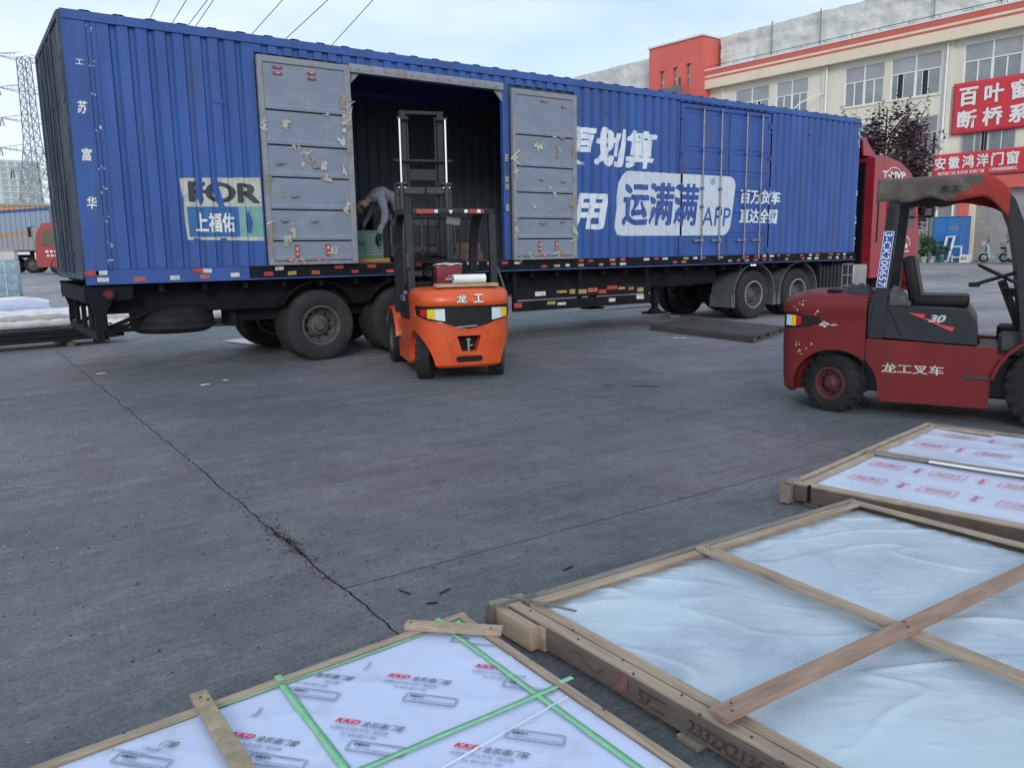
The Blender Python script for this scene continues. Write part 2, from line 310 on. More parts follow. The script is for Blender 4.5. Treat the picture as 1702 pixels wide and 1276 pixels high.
def textbm(body, bold=0, shear=0, space=1.0, ext=0):
    key = (body, shear, space, ext)
    if key not in TXT:
        c = bpy.data.curves.new('t', 'FONT'); c.body = body; c.offset = .006; c.shear = shear; c.space_character = space; c.extrude = ext; c.resolution_u = 3; c.size = 1
        o = bpy.data.objects.new('t', c); COL.objects.link(o); dg = bpy.context.evaluated_depsgraph_get(); dg.update()
        me = bpy.data.meshes.new_from_object(o.evaluated_get(dg)); bpy.data.objects.remove(o); TXT[key] = me
    bm = nb(); bm.from_mesh(TXT[key])
    if bold > .012:   # heavier strokes: the outline laid down again a little to each side
        n0 = len(bm.verts)
        for k, (a, b) in enumerate(((1, .6), (-1, -.6), (.6, -1), (-.6, 1)) if bold > .02 else ((1, 0), (-1, 0))):
            bm.from_mesh(TXT[key]); bm.verts.ensure_lookup_table()
            for v in bm.verts[n0:]: v.co += Vector((a * bold * .8, b * bold * .6, .0002 * (k + 1)))
            n0 = len(bm.verts)
    return bm
def fit(bm, x0, x1, y0, y1):
    xs = [v.co.x for v in bm.verts]; ys = [v.co.y for v in bm.verts]; ax, bxx, ay, by = min(xs), max(xs), min(ys), max(ys)
    for v in bm.verts:
        v.co.x = x0 + (v.co.x - ax) / (bxx - ax) * (x1 - x0); v.co.y = y0 + (v.co.y - ay) / max(1e-6, by - ay) * (y1 - y0)
def text(body, M, w, h, m, parent, name='lettering', bold=.02, shear=0, space=1.0, label=None, world=True):
    """lettering w x h centred on M's origin, in M's XY plane"""
    bm = textbm(body, bold, shear, space); fit(bm, -w / 2, w / 2, -h / 2, h / 2)
    bm.transform(M); return fin(bm, name, m, parent, world=world, smooth=False, label=label, rnorm=False)
def copy_tree(o, parent=None, loc=None, rz=None, label=None):
    c = o.copy(); COL.objects.link(c); c.parent = parent
    if loc is not None: c.location = loc
    if rz is not None: c.rotation_euler = (0, 0, rz)
    if label: c['label'] = label
    for ch in [q for q in bpy.data.objects if q.parent == o and q != c]: copy_tree(ch, c)
    return c
def boolean(o, cutter_bm, op='DIFFERENCE'):
    me = bpy.data.meshes.new('cut'); bmesh.ops.recalc_face_normals(cutter_bm, faces=cutter_bm.faces); cutter_bm.to_mesh(me); cutter_bm.free()
    c = bpy.data.objects.new('cut', me); COL.objects.link(c); c.matrix_world = wm(o)
    md = o.modifiers.new('b', 'BOOLEAN'); md.object = c; md.operation = op; md.solver = 'EXACT'
    bpy.context.view_layer.update(); dg = bpy.context.evaluated_depsgraph_get(); dg.update()
    new = bpy.data.meshes.new_from_object(o.evaluated_get(dg)); o.modifiers.clear(); o.data = new; bpy.data.objects.remove(c)
    bm = nb(); bm.from_mesh(new)
    for f in bm.faces: f.smooth = True
    for e in bm.edges: e.smooth = True
    edge_sharp(bm, R(35)); bm.to_mesh(new); bm.free()
def ss(t): t = max(0, min(1, t)); return t * t * (3 - 2 * t)
def gz(x, y):
    d = .56183 * x + .81092 * y
    return .65 * max(0, min(1, (d - 21) / 19))

# ------------------------------------------------------------------ ground
GX = [-6.94, -2.79, 1.36, 5.51, 9.66, 13.81, 17.96, 22.11]
def build_ground():
    bm = nb()
    xs = sorted(set([-400, -200, -120, -80, -60, -40, -30, -20, -12, -6.95, -6.93, 0, 6, 12, 18, 22.10, 22.12] + [26 + 4 * i for i in range(14)] + [90, 110, 150, 250, 500, 900]))
    ys = sorted(set([-200, -60, -20, -8.33, -8.31, -4, 0, 5, 10, 15.68, 15.70] + [18 + 3 * i for i in range(20)] + [85, 110, 160, 250, 500, 1000]))
    V = {}
    for i, x in enumerate(xs):
        for j, y in enumerate(ys):
            z = -.03 if (-6.94 <= x <= 22.11 and -8.32 <= y <= 15.69) else gz(x, y)
            V[i, j] = bm.verts.new((x, y, z))
    for i in range(len(xs) - 1):
        for j in range(len(ys) - 1): bm.faces.new((V[i, j], V[i + 1, j], V[i + 1, j + 1], V[i, j + 1]))
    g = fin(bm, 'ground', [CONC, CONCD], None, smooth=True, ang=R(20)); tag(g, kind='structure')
    for f in g.data.polygons:
        c = f.center
        if -6.94 < c.x < 22.11 and -8.32 < c.y < 15.69: f.material_index = 1
    # slabs with open joints
    def yj(ix): off = {2: 3.38, 1: 2.02}.get(ix, 3.38 if ix % 2 == 0 else 2.02); return off
    def wob(x, y, amp, s=1.0): return amp * (noise.noise(Vector((x * 2.1 * s, y * 2.1 * s, 3))) + .6 * noise.noise(Vector((x * 7 * s, y * 7 * s, 9))) + .35 * noise.noise(Vector((x * 23, y * 23, 1))))
    for ix in range(len(GX) - 1):
        x0, x1 = GX[ix], GX[ix + 1]; y = yj(ix)
        while y > -8: y -= 4.29
        js = []
        while y < 16: js.append(y); y += 4.29
        js = [-8.32] + [q for q in js if -8 < q < 15.2] + [15.69]
        for k in range(len(js) - 1):
            y0, y1 = js[k], js[k + 1]; g_ = .0038
            def side(axis, c, a, b, sgn):
                pts = []; nst = max(2, int(abs(b - a) / .045)); crack = (axis == 'x' and abs(c - 1.36) < .01)
                for i in range(nst):
                    t = a + (b - a) * i / nst
                    px, py = (c, t) if axis == 'x' else (t, c)
                    amp = .022 if crack else .004
                    w = wob(px, py, amp)
                    gg = g_ + (.0005 if crack else 0)
                    if crack:
                        gg += .0035 * max(0, noise.noise(Vector((t * 1.3, 5, 5)))) + .026 * max(0, 1 - abs(t - 4.15) / .35) * (.6 + .6 * noise.noise(Vector((t * 9, sgn * 3, 2))))
                    if axis == 'x': pts.append((c + w + sgn * gg, t))
                    else: pts.append((t, c + w + sgn * gg))
                return pts
            poly = side('x', x0, y0 + .006, y1 - .006, 1) + side('y', y1, x0 + .006, x1 - .006, -1) + side('x', x1, y1 - .006, y0 + .006, -1) + side('y', y0, x1 - .006, x0 + .006, 1)
            bm = nb(); top = [bm.verts.new((a, b, 0)) for a, b in poly]; bot = [bm.verts.new((a, b, -.025)) for a, b in poly]; n = len(poly)
            bm.faces.new(top[::-1]); [bm.faces.new((top[i], top[(i + 1) % n], bot[(i + 1) % n], bot[i])).__setattr__('material_index', 1) for i in range(n)]
            bmesh.ops.triangulate(bm, faces=[f for f in bm.faces if len(f.verts) > 4])
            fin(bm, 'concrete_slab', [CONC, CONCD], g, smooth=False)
build_ground()

# ------------------------------------------------------------------ wheels
def make_wheel(parent, c, r, w, rr, tm, rm, steer=0, side=-1, dish=.05, lugs=0, holes=10, hubr=.12, ridge=True, deep=False):
    M = Matrix.Translation(c) @ Matrix.Rotation(steer, 4, 'Z') @ (Matrix.Identity(4) if side < 0 else Matrix.Rotation(math.pi, 4, 'Z'))
    e = bpy.data.objects.new('wheel', None); COL.objects.link(e); e.parent = parent; e.matrix_basis = M; e.empty_display_size = .1
    bm = nb(); h = w / 2; s = r - rr
    p = [(rr - .01, -h * .72), (rr + s * .10, -h * .90), (rr + s * .35, -h * 1.0), (rr + s * .62, -h * 1.0), (r - s * .16, -h * .90), (r - s * .10, -h * .86), (r - s * .02, -h * .72)]
    mid = []
    if ridge:
        for gx in (-.42, 0, .42): mid += [(r, h * (gx - .07)), (r - .014, h * (gx - .05)), (r - .014, h * (gx + .05)), (r, h * (gx + .07))]
    p = p + mid + [(a, -b) for a, b in p[::-1]]
    lathe(bm, p, seg=56)
    if lugs:
        for k in range(lugs):
            for sg in (-1, 1):
                t = 2 * math.pi * (k + (0 if sg < 0 else .5)) / lugs
                rot = Matrix.Rotation(-t, 3, 'Y'); cc = rot @ Vector((r - .008, 0, 0))
                box(bm, (cc.x, sg * h * .48, cc.z), (.03, h * .92, 2 * math.pi * r / lugs * .55), rot @ Matrix.Rotation(sg * .35, 3, 'X'))
                cs = rot @ Vector((r - s * .18, 0, 0)); box(bm, (cs.x, sg * h * .93, cs.z), (s * .34, h * .12, 2 * math.pi * r / lugs * .5), rot)
    fin(bm, 'tyre', tm, e, ang=R(28))
    bm = nb(); y0 = -h * .80; yd = y0 + (dish if not deep else w * .55)
    lathe(bm, [(rr + .012, y0 - .004), (rr + .006, y0 - .016), (rr - .018, y0 - .012), (rr - .03, y0 + .02), (rr - .045, yd - .02), (rr * .72, yd + .005), (rr * .5, yd + (-.02 if not deep else -.06)), (hubr, yd + (-.02 if not deep else -.06))], seg=48, closed=False)
    lathe(bm, [(rr + .012, -y0 + .004), (rr - .02, -y0 + .01), (rr - .04, 0), (rr * .8, .02), (hubr, .02)], seg=24, closed=False)
    rim = fin(bm, 'rim', rm, e, ang=R(30))
    bm = nb(); q = yd - (.02 if not deep else .06)
    lathe(bm, [(hubr * 1.15, q + .01), (hubr * 1.1, q - .02), (hubr * .8, q - .03), (hubr * .75, q - .4 * hubr), (hubr * .55, q - .6 * hubr)], seg=20, closed=False); disc(bm, hubr * .55, q - .6 * hubr, seg=20)
    for k in range(8):
        t = 2 * math.pi * k / 8; x, z = math.cos(t) * hubr * 1.55, math.sin(t) * hubr * 1.55; cyl(bm, (x, q - .035, z), (x, q + .03, z), .013 if r > .4 else .010, 6)
    fin(bm, 'hub', rm, e, ang=R(30))
    if holes:
        bm = nb(); ra = (rr * .72 + rr * .5) / 2 + .01; yy = (yd + .005 + yd + (-.02 if not deep else -.06)) / 2
        for k in range(holes):
            t = 2 * math.pi * (k + .5) / holes; x, z = math.cos(t) * ra, math.sin(t) * ra; cyl(bm, (x, yy - .008, z), (x, yy + .05, z), rr * .105, 12)
        fin(bm, 'vent_hole_shade', BLACKM, rim)  # dark discs painted for the shade inside the wheel holes
    return e

# ------------------------------------------------------------------ blue box trailer
Y0 = 11.248; TX0, TX1 = 1.387, 17.81; TW = 2.83; Y1 = Y0 + TW; ZB, ZT = 1.40, 4.473
PER = .216; DEP = .038
SEGS = [(1.76, 3.66), (9.20, 11.82), (14.60, 17.72)]
def prof_pts(x0, x1):
    pts = [(x0, 0)]; x = x0 + .02
    while x + PER < x1:
        pts += [(x + .118, 0), (x + .140, 1), (x + .190, 1), (x + .212, 0)]; x += PER
    pts.append((x1, 0)); return pts
def wall_y(x):
    for a, b in SEGS:
        if a <= x <= b:
            P = prof_pts(a, b)
            for i in range(len(P) - 1):
                if P[i][0] <= x <= P[i + 1][0]:
                    t = (x - P[i][0]) / max(1e-9, P[i + 1][0] - P[i][0]); return Y0 + .006 + DEP * (P[i][1] * (1 - t) + P[i + 1][1] * t)
    if 11.83 < x < 14.55: return Y0 - .010
    return Y0 + .004
def breaks(x0, x1):
    r = []
    for a, b in SEGS:
        for x, _ in prof_pts(a, b):
            if x0 < x < x1: r.append(x)
    return sorted(r + [a for s_ in SEGS for a in s_ if x0 < a < x1] + [a for a in (11.829, 11.831, 14.549, 14.551) if x0 < a < x1])
def wrap(bm, off, name, m, parent, clip=None, dent=None):
    """bm holds a flat figure in XY (x along wall, y = height); press it on to the corrugated wall"""
    for v in bm.verts: v.co = Vector((v.co.x, -v.co.z, v.co.y))
    xs = [v.co.x for v in bm.verts]
    for b in breaks(min(xs), max(xs)):
        bmesh.ops.bisect_plane(bm, geom=bm.verts[:] + bm.edges[:] + bm.faces[:], plane_co=(b, 0, 0), plane_no=(1, 0, 0), dist=1e-6)
    bmesh.ops.triangulate(bm, faces=bm.faces[:])
    for v in bm.verts: v.co.y += wall_y(v.co.x) - off
    return fin(bm, name, m, parent, world=True, smooth=False)
def polybm(pts):
    bm = nb(); bm.faces.new([bm.verts.new((x, y, 0)) for x, y in pts]); return bm
def roundrect(x0, x1, y0, y1, r, n=6, sh=0):
    P = []
    for cx, cy, a0 in ((x1 - r, y1 - r, 0), (x0 + r, y1 - r, 90), (x0 + r, y0 + r, 180), (x1 - r, y0 + r, 270)):
        for i in range(n + 1):
            a = R(a0 + 90 * i / n); P.append((cx + r * math.cos(a), cy + r * math.sin(a)))
    return [(x + sh * (y - y0), y) for x, y in P]

TR = thing('box_trailer', 'long blue corrugated box trailer with its grey side doors folded open', 'trailer', (9.6, Y0 + TW / 2, 0))
def build_trailer():
    T = TR
    # corrugated side panels
    for a, b in SEGS:
        bm = nb(); P = prof_pts(a, b)
        for z0, z1 in ((ZB + .0, ZT - .12),):
            lo = [bm.verts.new((x, Y0 + .006 + DEP * d, z0)) for x, d in P]; hi = [bm.verts.new((x, Y0 + .006 + DEP * d, z1)) for x, d in P]
            for i in range(len(P) - 1): bm.faces.new((lo[i], lo[i + 1], hi[i + 1], hi[i]))
        fin(bm, 'side_panel', BLUE, T, world=True, smooth=False)
        # flat lip where corrugation dies into the top rail
    # header above the doors: short corrugation
    for a, b, zb in ((3.66, 9.20, 4.245), (11.82, 14.60, 4.325)):
        bm = nb(); x = a; P = [(a, 0)]
        while x + PER < b: P += [(x + .10, 0), (x + .112, 1), (x + .19, 1), (x + .202, 0)]; x += PER
        P.append((b, 0))
        lo = [bm.verts.new((q, Y0 + .004 + .03 * d, zb)) for q, d in P]; hi = [bm.verts.new((q, Y0 + .004 + .03 * d, ZT - .1)) for q, d in P]
        for i in range(len(P) - 1): bm.faces.new((lo[i], lo[i + 1], hi[i + 1], hi[i]))
        fin(bm, 'header_panel', BLUE, T, world=True, smooth=False)
    # top rail, slightly wavy roof edge
    bm = nb(); bx(bm, TX0, TX1, Y0 - .012, Y0 + .06, ZT - .125, ZT - .012); fin(bm, 'top_rail', BLUE, T, world=True, bev=.006)
    bm = nb(); x = TX0
    P = []
    while x < TX1: P += [(x, 0), (x + .19, 0), (x + .22, .014), (x + .31, .014), (x + .34, 0)]; x += .37
    P = [(min(q, TX1), z) for q, z in P] + [(TX1, 0)]
    a = [bm.verts.new((q, Y0 - .006, ZT - .012 + z)) for q, z in P]; m_ = [bm.verts.new((q, Y0 + TW / 2, ZT + .02 + z)) for q, z in P]; c = [bm.verts.new((q, Y1, ZT - .012 + z)) for q, z in P]
    for i in range(len(P) - 1):
        if P[i + 1][0] - P[i][0] > 1e-4:
            bm.faces.new((a[i], a[i + 1], m_[i + 1], m_[i])); bm.faces.new((m_[i], m_[i + 1], c[i + 1], c[i]))
    fin(bm, 'roof', BLUE, T, world=True, smooth=False)
    # far wall with inner corrugation, front wall
    bm = nb(); P = []; x = TX0 + .02
    while x < TX1 - .1: P += [(x, 0), (x + .118, 0), (x + .14, 1), (x + .19, 1)]; x += PER
    P.append((TX1, 0))
    lo = [bm.verts.new((q, Y1 - .045 + .038 * d, ZB - .02)) for q, d in P]; hi = [bm.verts.new((q, Y1 - .045 + .038 * d, ZT - .02)) for q, d in P]
    for i in range(len(P) - 1): bm.faces.new((lo[i], lo[i + 1], hi[i + 1], hi[i]))
    fin(bm, 'far_side_panel', INNER, T, world=True, smooth=False)
    bm = nb(); bx(bm, TX0, TX1, Y1 - .06, Y1 + .006, ZT - .13, ZT - .002); fin(bm, 'top_rail', BLUE, T, world=True)
    bm = nb(); bx(bm, TX1 - .05, TX1 - .01, Y0 + .03, Y1 - .01, ZB, ZT - .02); fin(bm, 'front_wall', BLUE, T, world=True)
    bm = nb(); bx(bm, TX1 - .09, TX1, Y0 - .004, Y0 + .07, ZB - .0, ZT - .13); fin(bm, 'corner_post', BLUE, T, world=True, bev=.008)
    bm = nb(); bx(bm, TX0 + .06, TX1 - .05, Y0 + .05, Y1 - .05, ZB - .06, ZB); fin(bm, 'cargo_floor', WOODG, T, world=True)
    # paint chips on the front corner post
    bm = nb()
    for k in range(26):
        z = random.choice([1.5, 1.65, 2.1, 2.2, 2.75, 2.8, 3.3, 3.4, 3.9, 4.1, 4.2]) + random.uniform(-.08, .08); x = TX1 - random.uniform(.0, .06); s_ = random.uniform(.01, .035)
        bm.faces.new([bm.verts.new((x + s_ * math.cos(t) * random.uniform(.4, 1), Y0 - .0065, z + 1.5 * s_ * math.sin(t) * random.uniform(.5, 1))) for t in [j * math.pi / 3 for j in range(6)]])
    fin(bm, 'chipped_paint', TWHT, T, world=True, smooth=False)
    # rear end wall: dark vertical corrugation of two door leaves
    bm = nb(); n = 13; w = (TW - .16) / n; P = []
    for i in range(n):
        y = Y0 + .08 + i * w; P += [(y, 0), (y + w * .5, 0), (y + w * .62, .05), (y + w * .9, .05)]
    P.append((Y1 - .08, 0))
    lo = [bm.verts.new((TX0 - .02 + d, y, ZB - .08)) for y, d in P]; hi = [bm.verts.new((TX0 - .02 + d, y, ZT - .10)) for y, d in P]
    for i in range(len(P) - 1): bm.faces.new((lo[i], lo[i + 1], hi[i + 1], hi[i]))
    fin(bm, 'rear_wall', ENDM, T, world=True, smooth=False)
    bm = nb(); bx(bm, TX0 - .035, TX0 + .03, Y0 + .0, Y0 + .085, ZB - .1, ZT - .03); bx(bm, TX0 - .035, TX0 + .03, Y1 - .085, Y1, ZB - .1, ZT - .03)
    bx(bm, TX0 - .04, TX0 + .03, Y0 + .086, Y1 - .086, ZT - .11, ZT - .03); bx(bm, TX0 - .04, TX0 + .03, Y0 + .086, Y1 - .086, ZB - .12, ZB - .03)
    for z in (2.1, 2.75, 3.4, 3.9):  bx(bm, TX0 - .045, TX0 - .036, Y0 + .01, Y0 + .13, z, z + .07)
    fin(bm, 'rear_frame', ENDM, T, world=True, bev=.006)
    for y in (Y0 + .75, Y0 + 1.25, Y0 + 1.6, Y0 + 2.1):
        bm = nb(); cyl(bm, (TX0 - .05, y, ZB - .05), (TX0 - .05, y, ZT - .15), .016, 8)
        for z in (1.6, 2.5, 3.5): box(bm, (TX0 - .045, y, z), (.03, .07, .05))
        fin(bm, 'lock_rod', ENDM, T, world=True)
    # rear corner flat post with the vertical lettering and rivet marks
    bm = nb(); bx(bm, TX0, 1.645, Y0 - .004, Y0 + .05, ZB - .01, ZT - .127); fin(bm, 'rear_post', BLUE, T, world=True, bev=.004)
    bm = nb(); bx(bm, 1.648, 1.70, Y0 + .006, Y0 + .05, ZB, ZT - .127); bx(bm, 1.703, 1.758, Y0 + .0, Y0 + .05, ZB, ZT - .127); fin(bm, 'door_edge', BLUE, T, world=True, bev=.004)
    for ch, x, z in (('工', 1.545, 3.871), ('苏', 1.53, 3.349), ('富', 1.53, 2.793), ('华', 1.53, 2.219)):
        text(ch, frameM((x, Y0 - .0065, z), (1, 0, 0), (0, 0, 1)), .115 if ch != '工' else .085, .15 if ch != '工' else .06, WPAINT, T, bold=.022, shear=.12)
    bm = nb()
    for z in (4.27, 3.871, 3.544, 3.122, 2.621, 2.375, 2.031, 1.698, 1.482):
        for k in range(5):
            a = random.uniform(0, 6.28); x = 1.675 + .035 * math.cos(a); zz = z + .04 * math.sin(a); box(bm, (x, Y0 + .001, zz), (random.uniform(.008, .03), .004, random.uniform(.006, .02)))
    fin(bm, 'paint_mark', TWHT, T, world=True, smooth=False)
    # small plate marks on the wall
    bm = nb()
    for x, z in ((3.15, 3.55), (9.95, 3.97), (15.9, 4.0)): box(bm, (x, Y0 + .004, z), (.12, .012, .05))
    fin(bm, 'vent_cover', BLUE2, T, world=True, bev=.004)
    # ------------- sticker at the rear
    pts = [(2.592, 2.555), (3.64, 2.60), (3.64, 1.745), (3.3, 1.752), (2.95, 1.76), (2.63, 1.762)]
    wrap(polybm(pts), .002, 'sticker', CREAMST, T)
    wrap(polybm([(2.645, 2.19), (3.32, 2.205), (3.32, 1.80), (2.655, 1.80)]), .004, 'sticker_panel', STKB, T)
    wrap(polybm([(3.325, 2.205), (3.64, 2.215), (3.64, 1.80), (3.325, 1.80)]), .004, 'sticker_panel', TEAL, T)
    b = textbm('FOR', .035, 0, .95); fit(b, 2.68, 3.62, 2.25, 2.52); wrap(b, .0045, 'lettering', DKTXT, T)
    b = textbm('上福佑', .025); fit(b, 2.74, 3.26, 1.86, 2.12); wrap(b, .0065, 'lettering', WPAINT, T)
    # blue paint showing where the sticker has torn away
    for P in ([(2.79, 2.60), (2.86, 2.60), (2.87, 2.47), (2.85, 2.38), (2.87, 2.30), (2.83, 2.20), (2.80, 2.30), (2.77, 2.28), (2.79, 2.42)],
              [(2.99, 2.605), (3.06, 2.605), (3.07, 2.46), (3.10, 2.36), (3.12, 2.24), (3.16, 2.16), (3.11, 2.11), (3.07, 2.17), (3.02, 2.34), (2.98, 2.42)],
              [(3.42, 2.12), (3.47, 2.14), (3.50, 2.0), (3.48, 1.85), (3.43, 1.86), (3.41, 1.98)], [(2.70, 1.79), (2.78, 1.785), (2.83, 1.75), (2.76, 1.742), (2.7, 1.75)], [(3.05, 1.78), (3.12, 1.79), (3.14, 1.74), (3.07, 1.74)], [(2.58, 2.50), (2.62, 2.3), (2.60, 1.74), (2.57, 1.74)]):
        wrap(polybm(P), .0085, 'torn_patch', BLUE, T)
    # ------------- painted slogans
    b = textbm('更划算', .045, .16, 1.02); fit(b, 8.9, 11.22, 3.03, 3.72); wrap(b, .002, 'lettering', WHT, T)
    b = textbm('就用', .045, .18, 1.0); fit(b, 8.25, 10.02, 1.90, 2.60); wrap(b, .002, 'lettering', WHT, T)
    P = roundrect(10.12, 13.30, 1.80, 2.98, .22, 7, .16)
    wrap(polybm(P), .002, 'painted_block', WHTB, T)
    b = textbm('运满满', .03, .14, 1.0); fit(b, 10.32, 12.38, 1.98, 2.80); wrap(b, .004, 'lettering', LOGOB, T)
    b = textbm('APP', .0, .12, 1.05); fit(b, 12.46, 13.33, 1.99, 2.36); wrap(b, .004, 'lettering', LOGOB, T)
    b = textbm('®', .0); fit(b, 12.70, 12.84, 2.80, 2.93); wrap(b, .004, 'lettering', LOGOB, T)
    b = textbm('百万货车', .035, .1); fit(b, 13.63, 14.96, 2.45, 2.75); wrap(b, .002, 'lettering', WHT, T)
    b = textbm('直达全国', .035, .1); fit(b, 13.60, 14.88, 2.05, 2.36); wrap(b, .002, 'lettering', WHT, T)
    # ------------- opening frame
    XO0, XO1, ZH = 5.02, 7.80, 4.20
    bm = nb(); bx(bm, XO0 - .09, XO0, Y0 + .0, Y0 + .09, ZB, ZH + .045); bx(bm, XO1 - .10, XO1 + .02, Y0 + .0, Y0 + .10, ZB, ZH + .045)
    fin(bm, 'door_post', BLUE2, T, world=True, bev=.01)
    bm = nb(); bx(bm, XO0, XO1 - .10, Y0 - .03, Y0 + .09, ZH - .075, ZH + .045); fin(bm, 'door_header', GREYF, T, world=True, bev=.012, segs=2)
    bm = nb()
    for k in range(12): cyl(bm, (5.15 + k * .22, Y0 - .045, ZH - .02), (5.15 + k * .22, Y0 - .02, ZH - .02), .014, 8)
    fin(bm, 'rivet', STEEL, T, world=True)
    for sx, x in ((1, XO0), (-1, XO1 - .1)):
        bm = nb(); prism(bm, [(x, ZH - .076), (x + sx * .17, ZH - .076), (x, ZH - .25)], Y0 + .02, Y0 + .03); fin(bm, 'gusset', GREYF, T, world=True)
    bm = nb(); bx(bm, XO0 - .085, XO0 - .0, Y0 - .02, Y0 + .0, ZB, 1.9); 
    for z in (2.2, 2.55, 2.65, 3.0): bx(bm, XO1 - .09, XO1 - .02, Y0 - .03, Y0 - .001, z, z + .13)
    fin(bm, 'latch_plate', STEEL, T, world=True, bev=.006)
    # inner faces behind the wall beside the opening
    bm = nb(); bx(bm, 3.62, XO0 - .095, Y0 + .045, Y0 + .06, ZB, ZT - .13); bx(bm, XO1 + .025, 9.22, Y0 + .045, Y0 + .06, ZB, ZT - .13); bx(bm, 3.6, 9.24, Y0 + .065, Y0 + .08, 4.18, ZT - .02); fin(bm, 'inner_lining', INNER, T, world=True)
    # ------------- open door leaves folded flat against the wall
    def leaf(x0, x1, z0, z1, ribs, tilt=0, label=None):
        yo = Y0 - .075; bm = nb(); bx(bm, x0 + .03, x1 - .03, yo + .012, yo + .05, z0 + .03, z1 - .03)
        d = fin(bm, 'open_door', GREYD, T, world=True, label=label)
        F = nb(); w = .07
        bx(F, x0, x0 + w, yo - .012, yo + .056, z0, z1); bx(F, x1 - w * 1.3, x1, yo - .012, yo + .056, z0, z1); bx(F, x0 + w, x1 - w * 1.3, yo - .010, yo + .054, z1 - .085, z1); bx(F, x0 + w, x1 - w * 1.3, yo - .010, yo + .054, z0, z0 + .05)
        fin(F, 'door_frame', GREYF, d, world=True, bev=.006)
        zz = [z0 + .05] + ribs + [z1 - .085]
        for k in range(len(zz) - 1):   # lapped panels: each leans out at its foot over a dark lap joint
            P = nb(); a, b = zz[k], zz[k + 1]; xs0, xs1 = x0 + w + .003, x1 - w * 1.3 - .003
            sec = [(yo + .012, a + .012), (yo - .006, a + .012), (yo - .008, a + .055), (yo - .001, a + .075), (yo + .001, b - .012), (yo + .012, b - .004)]
            l_ = [P.verts.new((xs0, y, z)) for y, z in sec]; r_ = [P.verts.new((xs1, y, z)) for y, z in sec]
            for i in range(len(sec) - 1): P.faces.new((l_[i], r_[i], r_[i + 1], l_[i + 1]))
            P.faces.new(l_); P.faces.new(r_[::-1])
            fin(P, 'door_panel', GREYD, d, world=True, smooth=False)
            Q = nb(); bx(Q, xs0, xs1, yo + .002, yo + .013, a - .012, a + .0115); fin(Q, 'lap_joint', BLACKM, d, world=True)
        return d, yo
    d1, yo = leaf(3.67, 5.0, 1.405, 4.20, [1.74, 2.17, 2.61, 3.04, 3.50], label='left side door leaf folded open, patched with torn tape')
    d2, yo = leaf(7.83, 9.19, 1.40, 4.17, [1.75, 2.09, 2.52, 2.94, 3.45], label='right side door leaf folded open, scuffed grey with two red reflectors')
    def quad(bm, x, z, w, h, a, yy, mi=0):
        c_, s_ = math.cos(a), math.sin(a); P = [(-w / 2, -h / 2), (w / 2, -h / 2 * random.uniform(.3, 1)), (w / 2 * random.uniform(.6, 1), h / 2), (0, h / 2 * random.uniform(.3, 1)), (-w / 2, h / 2 * random.uniform(.4, 1))]
        bm.faces.new([bm.verts.new((x + p * c_ - q * s_, yy - random.uniform(.002, .012), z + p * s_ + q * c_)) for p, q in P]).material_index = mi
    def scraps(d, spots):
        bm = nb()
        for x, z, w, h, mi in spots:
            for k in range(6):
                quad(bm, x + random.uniform(-.35, .35) * w, z + random.uniform(-.35, .35) * h, w * random.uniform(.25, .6), h * random.uniform(.2, .6), random.uniform(-1.2, 1.2), yo - .010, mi if random.random() < .7 else random.choice((0, 1, 2)))
        fin(bm, 'torn_tape', [SCRAP, SCRAP2, CREAMST], d, world=True, smooth=False)
    scraps(d1, [(4.86, 3.72, .11, .30, 1), (4.90, 3.45, .08, .25, 0), (4.85, 3.2, .1, .3, 2), (4.0, 3.32, .15, .16, 0), (4.12, 3.02, .22, .06, 0), (4.27, 2.94, .17, .08, 0), (4.35, 2.86, .17, .07, 1), (4.55, 2.80, .13, .15, 0), (4.22, 2.78, .08, .08, 2), (4.56, 2.62, .16, .10, 0), (4.84, 2.75, .06, .17, 2),
                (3.92, 2.38, .10, .09, 1), (4.85, 2.22, .09, .22, 0), (4.0, 1.83, .13, .20, 2), (3.92, 1.73, .08, .16, 0), (4.62, 1.60, .14, .16, 0), (4.85, 2.98, .08, .1, 1), (4.95, 3.05, .05, .25, 1), (4.97, 3.6, .05, .4, 0), (3.72, 2.5, .05, .3, 1), (3.73, 1.9, .05, .4, 1), (3.71, 3.3, .05, .3, 2), (4.1, 1.46, .2, .05, 0), (4.6, 3.5, .12, .05, 0)])
    scraps(d2, [(8.35, 3.30, .20, .13, 2), (8.77, 3.22, .06, .22, 1), (8.62, 2.62, .14, .10, 0), (8.68, 2.50, .08, .10, 2), (8.28, 2.3, .15, .08, 2), (8.62, 2.28, .10, .08, 0), (9.12, 2.3, .07, .5, 1), (9.13, 1.8, .06, .5, 0), (9.12, 3.2, .05, .4, 1), (7.88, 2.0, .05, .5, 2), (7.88, 3.0, .05, .5, 2), (8.1, 1.47, .4, .06, 2), (8.8, 1.5, .3, .06, 1), (8.7, 3.45, .1, .05, 0)])
    def latches(d, L_, reds):
        for x, z in L_:
            bm = nb(); box(bm, (x, yo - .022, z), (.10, .018, .035)); box(bm, (x - .03, yo - .034, z), (.02, .02, .05)); box(bm, (x + .03, yo - .034, z), (.02, .02, .03)); fin(bm, 'latch', STEEL, d, world=True, bev=.003)
        for x, z, w, h in reds:
            bm = nb(); box(bm, (x, yo - .016, z), (w, .01, h)); q = fin(bm, 'reflector', TRED, d, world=True)
            bm = nb(); box(bm, (x, yo - .024, z + h * .2), (w * .45, .006, h * .22)); box(bm, (x, yo - .024, z - h * .25), (w * .45, .006, h * .16)); fin(bm, 'reflector_mark', TWHT, q, world=True)
